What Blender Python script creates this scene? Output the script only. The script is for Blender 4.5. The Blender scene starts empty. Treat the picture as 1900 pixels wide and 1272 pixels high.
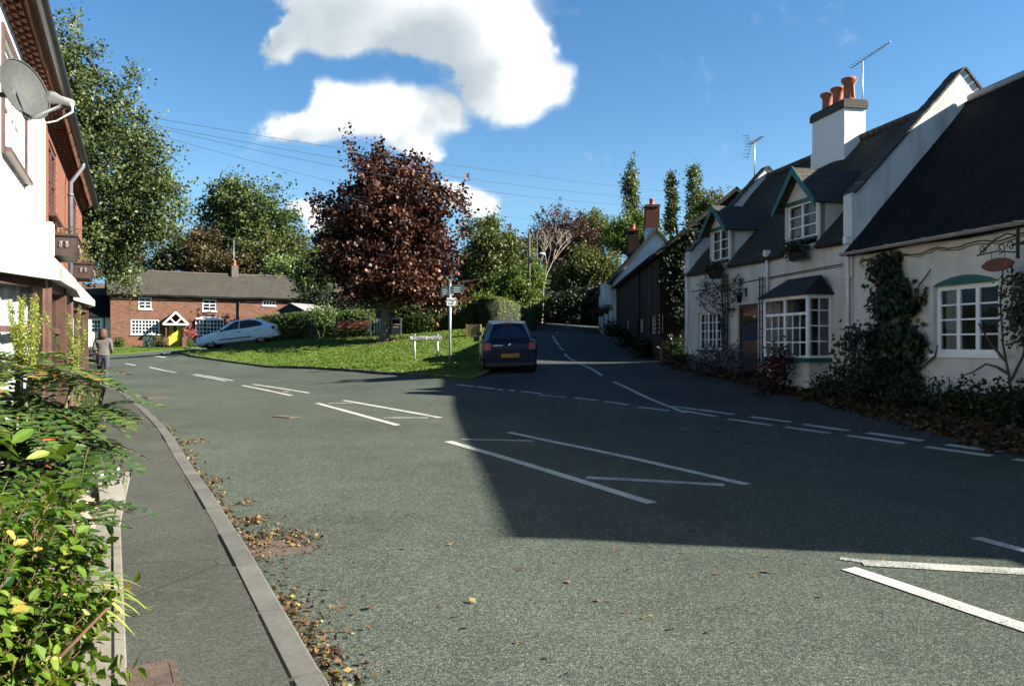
import bpy, bmesh, math, random
import numpy as np
from mathutils import Vector, Matrix, noise, geometry
R = math.radians
random.seed(7); rng = np.random.default_rng(11)
scn = bpy.context.scene
COL = scn.collection

# ------------------------------------------------------------------ camera, sky, sun, exposure
CAMZ = 1.6; FPX = 1430.0; PW, PH = 1900.0, 1272.0
cam = bpy.data.cameras.new('camera'); cam.sensor_width = 36; cam.lens = 36*FPX/PW
cam.clip_start = 0.05; cam.clip_end = 5000
camo = bpy.data.objects.new('camera', cam); COL.objects.link(camo)
camo.location = (0, 0, CAMZ); camo.rotation_euler = (R(90), 0, 0)
scn.camera = camo
SUN = Vector((1.72, -0.25, 1.0)).normalized()
ELEV = math.asin(SUN.z); AZ = math.atan2(SUN.x, SUN.y)       # azimuth clockwise from +Y
sl = bpy.data.lights.new('sun', 'SUN'); sl.energy = 5.0; sl.angle = R(0.5); sl.color = (1.0, 0.945, 0.84)
so = bpy.data.objects.new('sun', sl); COL.objects.link(so)
so.rotation_euler = (-SUN).to_track_quat('-Z', 'Y').to_euler()
scn.view_settings.view_transform = 'Standard'; scn.view_settings.look = 'None'
scn.view_settings.gamma = 1.0; scn.view_settings.use_curve_mapping = False
scn.view_settings.exposure = 2.1
scn.render.engine = 'CYCLES'
scn.cycles.max_bounces = 5; scn.cycles.transparent_max_bounces = 8
scn.cycles.diffuse_bounces = 3; scn.cycles.caustics_reflective = False

def mth(N, op, a, b=None, c=None, clamp=False):
    n = N.nodes.new('ShaderNodeMath'); n.operation = op; n.use_clamp = clamp
    for i, v in enumerate((a, b, c)):
        if v is None: continue
        if isinstance(v, (int, float)): n.inputs[i].default_value = v
        else: N.links.new(v, n.inputs[i])
    return n.outputs[0]

def build_world():
    w = bpy.data.worlds.new('World'); scn.world = w; w.use_nodes = True
    N = w.node_tree; N.nodes.clear()
    sky = N.nodes.new('ShaderNodeTexSky'); sky.sky_type = 'NISHITA'; sky.sun_disc = False
    sky.sun_elevation = ELEV; sky.sun_rotation = AZ
    sky.altitude = 0; sky.air_density = 1.0; sky.dust_density = 0.1; sky.ozone_density = 1.8
    tc = N.nodes.new('ShaderNodeTexCoord'); sp = N.nodes.new('ShaderNodeSeparateXYZ')
    N.links.new(tc.outputs['Generated'], sp.inputs[0])
    # cumulus: a field of soft puffs laid out over directions of the northern sky
    g = bpy.data.node_groups.new('cloud_density', 'ShaderNodeTree')
    g.interface.new_socket('U', in_out='INPUT', socket_type='NodeSocketFloat')
    g.interface.new_socket('W', in_out='INPUT', socket_type='NodeSocketFloat')
    g.interface.new_socket('D', in_out='OUTPUT', socket_type='NodeSocketFloat')
    gi = g.nodes.new('NodeGroupInput'); go = g.nodes.new('NodeGroupOutput')
    U, W = gi.outputs[0], gi.outputs[1]
    cv = g.nodes.new('ShaderNodeCombineXYZ'); g.links.new(U, cv.inputs[0]); g.links.new(W, cv.inputs[1])
    nz = g.nodes.new('ShaderNodeTexNoise'); nz.inputs['Scale'].default_value = 13.0; nz.inputs['Detail'].default_value = 7
    nz.inputs['Roughness'].default_value = 0.56; g.links.new(cv.outputs[0], nz.inputs['Vector'])
    nz2 = g.nodes.new('ShaderNodeTexNoise'); nz2.inputs['Scale'].default_value = 5.0; nz2.inputs['Detail'].default_value = 5
    cv2 = g.nodes.new('ShaderNodeVectorMath'); cv2.operation = 'ADD'; cv2.inputs[1].default_value = (7.3, 2.1, 4)
    g.links.new(cv.outputs[0], cv2.inputs[0]); g.links.new(cv2.outputs[0], nz2.inputs['Vector'])
    Ud = mth(g, 'MULTIPLY_ADD', mth(g, 'SUBTRACT', nz.outputs[0], 0.5), 0.10, U)
    Wd = mth(g, 'MULTIPLY_ADD', mth(g, 'SUBTRACT', nz2.outputs[0], 0.5), 0.10, W)
    puffs = [  # centre x, y and radii of each puff, in picture-sized units of direction
        (640, -20, 120, 60), (760, 20, 130, 70), (870, 60, 120, 85), (920, 120, 90, 70), (950, 175, 60, 42), (885, 125, 48, 40),
        (985, 85, 42, 42), (1035, 158, 38, 40), (522, 72, 30, 46), (900, 10, 90, 60), (785, 80, 56, 34), (560, 10, 50, 40), (700, -70, 260, 60),
        (610, 50, 80, 46), (700, 72, 80, 38), (540, 40, 34, 40), (600, 180, 46, 42), (680, 205, 90, 48), (780, 205, 80, 42), (825, 205, 38, 26), (620, 240, 90, 34), (760, 260, 60, 30), (560, 235, 48, 30), (790, 285, 36, 18),
        (560, 400, 34, 18), (885, 378, 44, 30), (845, 352, 40, 18), (600, 425, 50, 26)]
    f = None
    for (x, y, rx, ry) in puffs:
        du = mth(g, 'MULTIPLY', mth(g, 'SUBTRACT', Ud, (x-950)/FPX), FPX/rx)
        dw = mth(g, 'MULTIPLY', mth(g, 'SUBTRACT', Wd, (636-y)/FPX), FPX/ry)
        r2 = mth(g, 'MULTIPLY_ADD', du, du, mth(g, 'MULTIPLY', dw, dw))
        e = mth(g, 'POWER', 2.718, mth(g, 'MULTIPLY', mth(g, 'POWER', r2, 1.4), -1.15))
        f = e if f is None else mth(g, 'ADD', f, e)
    d = mth(g, 'ADD', f, mth(g, 'MULTIPLY', mth(g, 'SUBTRACT', nz.outputs[0], 0.5), 1.3))
    g.links.new(d, go.inputs[0])
    ys = mth(N, 'MAXIMUM', sp.outputs[1], 0.05)
    u = mth(N, 'DIVIDE', sp.outputs[0], ys); v = mth(N, 'DIVIDE', sp.outputs[2], ys)
    def dens(du, dv):
        n = N.nodes.new('ShaderNodeGroup'); n.node_tree = g
        N.links.new(mth(N, 'ADD', u, du), n.inputs[0]); N.links.new(mth(N, 'ADD', v, dv), n.inputs[1])
        return n.outputs[0]
    d0 = dens(0, 0); d1 = dens(0.03, 0.022); d2 = dens(0.06, 0.05)
    mr = N.nodes.new('ShaderNodeMapRange'); mr.interpolation_type = 'SMOOTHSTEP'
    N.links.new(d0, mr.inputs[0]); mr.inputs[1].default_value = 0.12; mr.inputs[2].default_value = 0.92
    front = mth(N, 'GREATER_THAN', sp.outputs[1], 0.06)
    fac = mth(N, 'MULTIPLY', mr.outputs[0], front)
    occ = mth(N, 'MULTIPLY', mth(N, 'ADD', mth(N, 'MULTIPLY', mth(N, 'SUBTRACT', d1, 0.45), 0.5), mth(N, 'MULTIPLY', mth(N, 'SUBTRACT', d2, 0.45), 0.5)), 0.55, clamp=True)
    ccr = N.nodes.new('ShaderNodeValToRGB'); N.links.new(occ, ccr.inputs[0])
    ccr.color_ramp.elements[0].color = (5.6, 5.7, 5.7, 1); ccr.color_ramp.elements[0].position = 0.0
    ccr.color_ramp.elements[1].color = (2.5, 2.9, 3.2, 1); ccr.color_ramp.elements[1].position = 1.0
    ccr.color_ramp.interpolation = 'EASE'
    hs = N.nodes.new('ShaderNodeHueSaturation'); hs.inputs['Saturation'].default_value = 1.28; hs.inputs['Value'].default_value = 0.85
    N.links.new(sky.outputs[0], hs.inputs['Color'])
    lim = N.nodes.new('ShaderNodeVectorMath'); lim.operation = 'MINIMUM'; lim.inputs[1].default_value = (1.45, 3.05, 4.55)   # thin, dry air: no white glare at the rim
    N.links.new(hs.outputs[0], lim.inputs[0])
    mx = N.nodes.new('ShaderNodeMix'); mx.data_type = 'RGBA'
    N.links.new(fac, mx.inputs[0]); N.links.new(lim.outputs[0], mx.inputs[6]); N.links.new(ccr.outputs[0], mx.inputs[7])
    bg = N.nodes.new('ShaderNodeBackground'); bg.inputs[1].default_value = 0.05
    N.links.new(mx.outputs[2], bg.inputs[0])
    out = N.nodes.new('ShaderNodeOutputWorld'); N.links.new(bg.outputs[0], out.inputs[0])
build_world()

# ------------------------------------------------------------------ materials
_MC = {}
def newmat(name):
    m = bpy.data.materials.new(name); m.use_nodes = True
    N = m.node_tree; b = N.nodes['Principled BSDF']
    return m, N, b
def ramp(N, fac, stops):
    r = N.nodes.new('ShaderNodeValToRGB'); N.links.new(fac, r.inputs[0])
    e = r.color_ramp.elements
    while len(e) < len(stops): e.new(0.5)
    for i, (p, c) in enumerate(stops):
        e[i].position = p; e[i].color = (*c, 1)
    return r.outputs[0]
def noi(N, vec, scale, detail=4, rough=0.55):
    n = N.nodes.new('ShaderNodeTexNoise'); n.inputs['Scale'].default_value = scale
    n.inputs['Detail'].default_value = detail; n.inputs['Roughness'].default_value = rough
    if vec is not None: N.links.new(vec, n.inputs['Vector'])
    return n.outputs[0]
def tco(N, which='Object'):
    t = N.nodes.new('ShaderNodeTexCoord'); return t.outputs[which]
def mixc(N, f, a, b, mode='MIX'):
    m = N.nodes.new('ShaderNodeMix'); m.data_type = 'RGBA'; m.blend_type = mode
    for i, v in ((0, f), (6, a), (7, b)):
        if isinstance(v, (int, float)): m.inputs[i].default_value = v
        elif isinstance(v, tuple): m.inputs[i].default_value = (*v[:3], 1)
        else: N.links.new(v, m.inputs[i])
    return m.outputs[2]
def bump(N, b, h, strength=0.3, dist=0.02):
    bn = N.nodes.new('ShaderNodeBump'); bn.inputs['Strength'].default_value = strength
    bn.inputs['Distance'].default_value = dist; N.links.new(h, bn.inputs['Height'])
    N.links.new(bn.outputs[0], b.inputs['Normal'])
def sc(c, k): return tuple(min(1, x*k) for x in c)

KEEP = {'white_paint', 'net_curtain', 'patterned_curtain', 'dark_green_paint', 'white_gutter_plastic', 'cream_paint', 'varnished_door', 'white_painted_lead', 'brass', 'chrome', 'galvanised_steel', 'sign_black', 'sign_white'}
def plain(name, col, rough=0.6, var=0.12, scale=6, bmp=0.0, metal=0.0, spec=0.4):
    if name in _MC: return _MC[name]
    if name not in KEEP: col = sc(col, .70)
    m, N, b = newmat(name); v = tco(N)
    n = noi(N, v, scale, 5); n2 = noi(N, v, scale*7, 3)
    c = ramp(N, n, [(0.3, sc(col, 1-var)), (0.7, sc(col, 1+var))])
    N.links.new(c, b.inputs['Base Color'])
    b.inputs['Roughness'].default_value = rough; b.inputs['Metallic'].default_value = metal
    b.inputs['Specular IOR Level'].default_value = spec
    if bmp: bump(N, b, n2, bmp, 0.01)
    _MC[name] = m; return m

def brick(name, c1, c2, mortar, bw=0.225, bh=0.075, stain=0.35, painted=False):
    if name in _MC: return _MC[name]
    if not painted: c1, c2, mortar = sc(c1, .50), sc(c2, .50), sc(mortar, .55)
    m, N, b = newmat(name); uv = tco(N, 'UV'); ob = tco(N)
    br = N.nodes.new('ShaderNodeTexBrick'); N.links.new(uv, br.inputs['Vector'])
    br.inputs['Color1'].default_value = (*c1, 1); br.inputs['Color2'].default_value = (*c2, 1)
    br.inputs['Mortar'].default_value = (*mortar, 1); br.inputs['Scale'].default_value = 1.0
    br.inputs['Brick Width'].default_value = bw; br.inputs['Row Height'].default_value = bh
    br.inputs['Mortar Size'].default_value = 0.006; br.inputs['Mortar Smooth'].default_value = 0.3
    br.inputs['Bias'].default_value = 0.0
    n = noi(N, ob, 0.9, 6); n2 = noi(N, ob, 25, 3)
    c = mixc(N, mth(N, 'MULTIPLY', n, stain), br.outputs['Color'], sc(c1, 0.45) if not painted else sc(c1, 0.7))
    c = mixc(N, mth(N, 'MULTIPLY', n2, 0.3), c, sc(c2, 1.3))
    N.links.new(c, b.inputs['Base Color']); b.inputs['Roughness'].default_value = 0.85
    b.inputs['Specular IOR Level'].default_value = 0.15
    h = mth(N, 'SUBTRACT', mth(N, 'MULTIPLY', n2, 0.35), br.outputs['Fac'])
    bump(N, b, h, 0.5 if not painted else 0.35, 0.01)
    _MC[name] = m; return m

def tiles(name, c1, c2, moss, tw=0.17, th=0.11, mossamt=0.5, bs=1.0):
    if name in _MC: return _MC[name]
    c1, c2, moss = sc(c1, .56), sc(c2, .56), sc(moss, .56)
    m, N, b = newmat(name); uv = tco(N, 'UV'); ob = tco(N)
    br = N.nodes.new('ShaderNodeTexBrick'); N.links.new(uv, br.inputs['Vector'])
    br.inputs['Color1'].default_value = (*c1, 1); br.inputs['Color2'].default_value = (*c2, 1)
    br.inputs['Mortar'].default_value = (*sc(c1, 0.35), 1); br.inputs['Scale'].default_value = 1.0
    br.inputs['Brick Width'].default_value = tw; br.inputs['Row Height'].default_value = th
    br.inputs['Mortar Size'].default_value = 0.008; br.inputs['Mortar Smooth'].default_value = 0.2
    n = noi(N, ob, 0.7, 7, 0.65); n2 = noi(N, ob, 9, 5, 0.6)
    mm = mth(N, 'MULTIPLY', mth(N, 'SUBTRACT', mth(N, 'ADD', n, mth(N, 'MULTIPLY', n2, 0.5)), 0.62), 4.0, clamp=True)
    c = mixc(N, mth(N, 'MULTIPLY', mm, mossamt), br.outputs['Color'], moss)
    n4 = noi(N, ob, 3.2, 6, 0.65); c = mixc(N, mth(N, 'MULTIPLY', mth(N, 'SUBTRACT', n4, .45), 3.0, clamp=True), c, mixc(N, 1.0, c, (.55, .55, .58), 'MULTIPLY'))
    c = mixc(N, mth(N, 'MULTIPLY', mth(N, 'SUBTRACT', n4, .62), 5.0, clamp=True), c, sc(c2, 2.2))
    c = mixc(N, mth(N, 'MULTIPLY', n2, 0.35), c, sc(c2, 1.5))
    N.links.new(c, b.inputs['Base Color']); b.inputs['Roughness'].default_value = 0.85
    b.inputs['Specular IOR Level'].default_value = 0.15
    sx = N.nodes.new('ShaderNodeSeparateXYZ'); N.links.new(uv, sx.inputs[0])
    saw = mth(N, 'SUBTRACT', 1.0, mth(N, 'FRACT', mth(N, 'DIVIDE', sx.outputs[1], th)))
    lip = mth(N, 'MULTIPLY', mth(N, 'GREATER_THAN', saw, 0.78), mth(N, 'MULTIPLY', n2, 1.1)); N.links.new(mixc(N, lip, c, sc(c2, 2.0)), b.inputs['Base Color'])   # paler tile tails, coloured in so that the courses show
    h = mth(N, 'ADD', mth(N, 'SUBTRACT', saw, mth(N, 'MULTIPLY', br.outputs['Fac'], 0.6)), mth(N, 'MULTIPLY', n2, 0.8))
    bump(N, b, h, bs, 0.025)
    _MC[name] = m; return m

def render_wall(name, col, dirt, amt=0.5, rough=0.9):
    if name in _MC: return _MC[name]
    m, N, b = newmat(name); ob = tco(N)
    mp = N.nodes.new('ShaderNodeMapping'); mp.inputs['Scale'].default_value = (1.6, 1.6, 0.5); N.links.new(ob, mp.inputs[0])
    n = noi(N, mp.outputs[0], 1.3, 8, 0.65); n2 = noi(N, ob, 14, 5, 0.6); n3 = noi(N, ob, 60, 2)
    s = mth(N, 'MULTIPLY', mth(N, 'SUBTRACT', n, 0.46), 3.2*amt, clamp=True)
    c = mixc(N, s, col, dirt); c = mixc(N, mth(N, 'MULTIPLY', n2, 0.25), c, sc(dirt, 1.25))
    N.links.new(c, b.inputs['Base Color']); b.inputs['Roughness'].default_value = rough
    b.inputs['Specular IOR Level'].default_value = 0.15
    bump(N, b, mth(N, 'ADD', mth(N, 'MULTIPLY', n2, 1.4), mth(N, 'MULTIPLY', n3, 0.4)), 0.5, 0.012)
    _MC[name] = m; return m

def asphalt(name, stones, tint, scale=120, fine=1.0, bmp=0.6):
    if name in _MC: return _MC[name]
    stones = [(p, sc(c, .565)) for p, c in stones]
    m, N, b = newmat(name); ob = tco(N)
    vo = N.nodes.new('ShaderNodeTexVoronoi'); vo.inputs['Scale'].default_value = scale; N.links.new(ob, vo.inputs['Vector'])
    s2 = N.nodes.new('ShaderNodeSeparateColor'); N.links.new(vo.outputs['Color'], s2.inputs[0])
    c = ramp(N, s2.outputs[0], stones)
    edge = ramp(N, vo.outputs['Distance'], [(0.25, (1, 1, 1)), (0.75, (0.35, 0.35, 0.36))])
    c = mixc(N, 0.6*fine, c, mixc(N, 1.0, c, edge, 'MULTIPLY'))
    n = noi(N, ob, 0.35, 8, 0.6); n2 = noi(N, ob, 2.2, 6, 0.6); n3 = noi(N, ob, 34, 5, 0.7)
    k = mth(N, 'ADD', mth(N, 'MULTIPLY', mth(N, 'SUBTRACT', n, 0.5), 1.0), mth(N, 'ADD', mth(N, 'MULTIPLY', mth(N, 'SUBTRACT', n2, 0.5), 0.5), mth(N, 'MULTIPLY', mth(N, 'SUBTRACT', n3, 0.5), 0.9)))
    cc = N.nodes.new('ShaderNodeCombineColor')
    kk = mth(N, 'ADD', k, 1.0)
    for i in range(3): N.links.new(mth(N, 'MULTIPLY', kk, tint[i]), cc.inputs[i])
    c = mixc(N, 1.0, c, cc.outputs[0], 'MULTIPLY')
    c = mixc(N, 1.0, c, (0.97, 1.03, 0.95), 'MULTIPLY')
    # darker oily patches and hairline cracks
    pm = N.nodes.new('ShaderNodeMapping'); pm.inputs['Location'].default_value = (3.7, 9.1, 0); N.links.new(ob, pm.inputs[0])
    pn = noi(N, pm.outputs[0], 0.8, 4, 0.5)
    pa = mth(N, 'MULTIPLY', mth(N, 'SUBTRACT', pn, 0.66), 6.0, clamp=True)
    c = mixc(N, mth(N, 'MULTIPLY', pa, 0.45), c, mixc(N, 1.0, c, (0.55, 0.52, 0.5), 'MULTIPLY'))
    if name.startswith('pavement'):                              # pale scuffs and thin cracks
        sm = N.nodes.new('ShaderNodeMapping'); sm.inputs['Scale'].default_value = (2.2, 9, 1); sm.inputs['Rotation'].default_value = (0, 0, .5); N.links.new(ob, sm.inputs[0])
        sn = noi(N, sm.outputs[0], 2.4, 9, 0.8); c = mixc(N, mth(N, 'MULTIPLY', mth(N, 'SUBTRACT', sn, 0.58), 5.0, clamp=True), c, (0.17, 0.17, 0.155))
        v2 = N.nodes.new('ShaderNodeTexVoronoi'); v2.feature = 'DISTANCE_TO_EDGE'; v2.inputs['Scale'].default_value = 0.75; N.links.new(ob, v2.inputs['Vector'])
        c = mixc(N, mth(N, 'MULTIPLY', mth(N, 'LESS_THAN', v2.outputs['Distance'], 0.005), 0.6), c, (0.02, 0.02, 0.018))
    N.links.new(c, b.inputs['Base Color']); b.inputs['Roughness'].default_value = 0.9
    b.inputs['Specular IOR Level'].default_value = 0.06
    bump(N, b, mth(N, 'SUBTRACT', mth(N, 'MULTIPLY', n3, 1.0), vo.outputs['Distance']), bmp, 0.006)
    _MC[name] = m; return m

def leafmat(name, stops, transl=0.35, rough=0.55, spec=0.3):
    if name in _MC: return _MC[name]
    stops = [(p, sc(c, .70)) for p, c in stops]
    m, N, b = newmat(name)
    at = N.nodes.new('ShaderNodeAttribute'); at.attribute_name = 'tint'
    c = ramp(N, at.outputs['Fac'], stops)
    ln = noi(N, tco(N), 55, 3, 0.6); c = mixc(N, mth(N, 'MULTIPLY', mth(N, 'SUBTRACT', ln, 0.42), 2.0, clamp=True), c, mixc(N, 1.0, c, (.62, .60, .6), 'MULTIPLY'))   # blotches within a leaf
    N.links.new(c, b.inputs['Base Color']); b.inputs['Roughness'].default_value = rough
    b.inputs['Specular IOR Level'].default_value = spec
    tr = N.nodes.new('ShaderNodeBsdfTranslucent')
    N.links.new(mixc(N, 1.0, c, (1.0, 1.0, 0.55), 'MULTIPLY'), tr.inputs[0])
    ms = N.nodes.new('ShaderNodeMixShader'); ms.inputs[0].default_value = transl
    N.links.new(b.outputs[0], ms.inputs[1]); N.links.new(tr.outputs[0], ms.inputs[2])
    N.links.new(ms.outputs[0], N.nodes['Material Output'].inputs['Surface'])
    _MC[name] = m; return m

def grassmat(name, c1, c2, c3):
    if name in _MC: return _MC[name]
    c1, c2, c3 = sc(c1, .76), sc(c2, .76), sc(c3, .76)
    m, N, b = newmat(name); ob = tco(N)
    n = noi(N, ob, 0.6, 6, 0.6); n2 = noi(N, ob, 9, 6, 0.7); n3 = noi(N, ob, 60, 4, 0.7)
    f = mth(N, 'ADD', mth(N, 'MULTIPLY', n, 0.45), mth(N, 'ADD', mth(N, 'MULTIPLY', n2, 0.3), mth(N, 'MULTIPLY', n3, 0.3)))
    c = ramp(N, f, [(0.38, c1), (0.52, c2), (0.66, c3)])
    N.links.new(c, b.inputs['Base Color']); b.inputs['Roughness'].default_value = 0.9
    b.inputs['Specular IOR Level'].default_value = 0.1
    bump(N, b, mth(N, 'ADD', n2, n3), 1.0, 0.05)
    _MC[name] = m; return m

def glassmat(name='window_glass', tint=(0.02, 0.025, 0.03), see=0.0, rough=0.03, base=(0.01, 0.012, 0.014)):
    if name in _MC: return _MC[name]
    m, N, b = newmat(name); ob = tco(N)
    b.inputs['Base Color'].default_value = (*base, 1); b.inputs['Roughness'].default_value = rough
    b.inputs['Specular IOR Level'].default_value = 0.6
    bump(N, b, noi(N, ob, 1.8, 2), 0.15, 0.02)
    if see > 0:
        t = N.nodes.new('ShaderNodeBsdfTransparent'); t.inputs[0].default_value = (0.9, 0.93, 0.92, 1)
        ms = N.nodes.new('ShaderNodeMixShader'); ms.inputs[0].default_value = see
        N.links.new(b.outputs[0], ms.inputs[1]); N.links.new(t.outputs[0], ms.inputs[2])
        N.links.new(ms.outputs[0], N.nodes['Material Output'].inputs['Surface'])
    _MC[name] = m; return m

def paintmat(name, col, worn=0.35, thr=0.5):
    """Road paint with bare road showing through where it has worn off."""
    if name in _MC: return _MC[name]
    m, N, b = newmat(name); ob = tco(N)
    n = noi(N, ob, 70, 4, 0.75); n2 = noi(N, ob, 3, 4)
    f = mth(N, 'ADD', mth(N, 'MULTIPLY', n, 0.75), mth(N, 'MULTIPLY', n2, 0.35))
    w = mth(N, 'MULTIPLY', mth(N, 'SUBTRACT', f, thr), 12, clamp=True)
    c = mixc(N, mth(N, 'MULTIPLY', w, worn), col, (0.055, 0.06, 0.055))
    N.links.new(c, b.inputs['Base Color']); b.inputs['Roughness'].default_value = 0.7
    b.inputs['Specular IOR Level'].default_value = 0.2
    bump(N, b, n, 0.4, 0.004)
    _MC[name] = m; return m

WHITE = plain('white_paint', (0.72, 0.73, 0.70), 0.5, 0.06, 3)
GLASS = glassmat('window_glass')
GLASS_SEE = glassmat('window_glass_clear', see=0.62)
DARKWOOD = plain('brown_stained_wood', (0.085, 0.045, 0.028), 0.5, 0.25, 8, 0.2)
GREENP = plain('dark_green_paint', (0.010, 0.078, 0.062), 0.45, 0.12, 4)
BLACK = plain('black_iron', (0.012, 0.012, 0.013), 0.5, 0.2)
BLACKPL = plain('black_plastic', (0.02, 0.02, 0.023), 0.42, 0.1)
GALV = plain('galvanised_steel', (0.38, 0.39, 0.40), 0.45, 0.12, 6, 0, 0.6)
CONC = plain('concrete', (0.21, 0.19, 0.15), 0.9, 0.22, 4, 0.5)
TERRA = plain('terracotta', (0.42, 0.13, 0.065), 0.8, 0.2, 5, 0.3)
SOIL = plain('soil', (0.045, 0.03, 0.02), 0.95, 0.4, 12, 0.9)
BARK = plain('bark', (0.085, 0.068, 0.052), 0.9, 0.35, 9, 0.9)
BARKG = plain('grey_bark', (0.16, 0.145, 0.12), 0.9, 0.3, 9, 0.8)
NET = plain('net_curtain', (0.74, 0.75, 0.72), 0.9, 0.06, 20)
CURT = plain('patterned_curtain', (0.38, 0.36, 0.33), 0.9, 0.3, 30)

# ------------------------------------------------------------------ object helpers
def link(o, parent=None):
    COL.objects.link(o)
    if parent is not None: o.parent = parent
    return o
def tag(o, label=None, cat=None, group=None, kind=None):
    if label: o['label'] = label
    if cat: o['category'] = cat
    if group: o['group'] = group
    if kind: o['kind'] = kind
    return o
def empty(name, loc, rz=0, label=None, cat=None, group=None):
    o = bpy.data.objects.new(name, None); o.empty_display_size = 0.3
    o.location = loc; o.rotation_euler = (0, 0, rz); link(o)
    return tag(o, label, cat, group)
def copy_tree(o, parent=None):
    c = o.copy(); COL.objects.link(c); c.parent = parent
    for ch in list(o.children): copy_tree(ch, c)
    return c

class MB:
    def __init__(s): s.v = []; s.f = []; s.m = []; s.mi = 0; s.smooth = set()
    def add(s, vs, fs, smooth=False):
        o = len(s.v); s.v += [tuple(p) for p in vs]
        for f in fs:
            if smooth: s.smooth.add(len(s.f))
            s.f.append(tuple(i+o for i in f)); s.m.append(s.mi)
        return s
    def box(s, x0, x1, y0, y1, z0, z1):
        return s.hexa([(x0, y0, z0), (x1, y0, z0), (x1, y1, z0), (x0, y1, z0), (x0, y0, z1), (x1, y0, z1), (x1, y1, z1), (x0, y1, z1)])
    def hexa(s, p):
        return s.add(p, [(0, 3, 2, 1), (4, 5, 6, 7), (0, 1, 5, 4), (1, 2, 6, 5), (2, 3, 7, 6), (3, 0, 4, 7)])
    def bar(s, a, b, w, h=None, up=(0, 0, 1)):
        a = Vector(a); b = Vector(b); h = w if h is None else h
        d = (b-a).normalized(); u = Vector(up)
        if abs(d.dot(u)) > 0.98: u = Vector((0, 1, 0))
        sx = d.cross(u).normalized()*w/2; sy = sx.cross(d).normalized()*h/2
        P = [a-sx-sy, a+sx-sy, a+sx+sy, a-sx+sy, b-sx-sy, b+sx-sy, b+sx+sy, b-sx+sy]
        return s.add(P, [(0, 1, 2, 3), (7, 6, 5, 4), (0, 4, 5, 1), (1, 5, 6, 2), (2, 6, 7, 3), (3, 7, 4, 0)])
    def tube(s, pts, r, n=8, caps=True):
        pts = [Vector(p) for p in pts]; rs = r if isinstance(r, (list, tuple)) else [r]*len(pts)
        vs = []; prev = None
        for i, p in enumerate(pts):
            d = (pts[min(i+1, len(pts)-1)]-pts[max(i-1, 0)])
            if d.length < 1e-9: d = Vector((0, 0, 1))
            d.normalize()
            if prev is None:
                u = Vector((0, 0, 1)) if abs(d.z) < 0.9 else Vector((1, 0, 0)); a = d.cross(u).normalized()
            else:
                a = (prev-d*prev.dot(d))
                a = a.normalized() if a.length > 1e-6 else d.orthogonal().normalized()
            prev = a; b = d.cross(a)
            for k in range(n):
                t = 2*math.pi*k/n; vs.append(p+(a*math.cos(t)+b*math.sin(t))*rs[i])
        fs = []
        for i in range(len(pts)-1):
            for k in range(n):
                k2 = (k+1) % n; fs.append((i*n+k, i*n+k2, (i+1)*n+k2, (i+1)*n+k))
        s.add(vs, fs, True)
        if caps:
            o = len(s.v)-len(vs)
            s.f.append(tuple(o+k for k in reversed(range(n)))); s.m.append(s.mi)
            s.f.append(tuple(o+(len(pts)-1)*n+k for k in range(n))); s.m.append(s.mi)
        return s
    def lathe(s, c, prof, n=14, axis='z'):
        vs = []; fs = []
        for (r, h) in prof:
            for k in range(n):
                t = 2*math.pi*k/n
                x, y = r*math.cos(t), r*math.sin(t)
                if axis == 'z': p = (c[0]+x, c[1]+y, c[2]+h)
                elif axis == 'y': p = (c[0]+x, c[1]+h, c[2]+y)
                else: p = (c[0]+h, c[1]+x, c[2]+y)
                vs.append(p)
        for i in range(len(prof)-1):
            for k in range(n):
                k2 = (k+1) % n; fs.append((i*n+k, i*n+k2, (i+1)*n+k2, (i+1)*n+k))
        fs.append(tuple(reversed(range(n)))); fs.append(tuple((len(prof)-1)*n+k for k in range(n)))
        return s.add(vs, fs, True)
    def prism(s, poly, d):
        """poly: planar 3D points, d: extrusion vector"""
        n = len(poly); d = Vector(d); P = [Vector(p) for p in poly]; vs = P+[p+d for p in P]
        fs = [tuple(range(n))[::-1], tuple(range(n, 2*n))]+[(i, (i+1) % n, n+(i+1) % n, n+i) for i in range(n)]
        return s.add(vs, fs)
    def slab(s, p00, p10, p11, p01, th, nx=12, ny=6, jit=0.015, seed=0, sag=0.0):
        """A roof slope with thickness th, slightly uneven. p00,p10 eaves; p01,p11 ridge."""
        p00, p10, p11, p01 = map(Vector, (p00, p10, p11, p01))
        nrm = (p10-p00).cross(p01-p00).normalized()
        if nrm.z < 0: nrm = -nrm
        vs = []
        for k in (0, 1):
            for j in range(ny+1):
                for i in range(nx+1):
                    a, b = i/nx, j/ny
                    p = (p00*(1-a)+p10*a)*(1-b)+(p01*(1-a)+p11*a)*b
                    q = p*0.9+Vector((seed*3.1, 0, 0))
                    o = jit*noise.noise(q)*2 - sag*math.sin(math.pi*a)*(0.3+0.7*b)
                    vs.append(p+nrm*(o-(th if k == 0 else 0)))
        W = nx+1; T = W*(ny+1); fs = []
        for j in range(ny):
            for i in range(nx):
                a = j*W+i; fs.append((a, a+W, a+W+1, a+1)); b = T+a; fs.append((b, b+1, b+W+1, b+W))
        for i in range(nx):
            fs.append((i, i+1, T+i+1, T+i)); a = ny*W+i; fs.append((a+1, a, T+a, T+a+1))
        for j in range(ny):
            a = j*W; fs.append((a+W, a, T+a, T+a+W)); a = j*W+nx; fs.append((a, a+W, T+a+W, T+a))
        return s.add(vs, fs)
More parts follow.
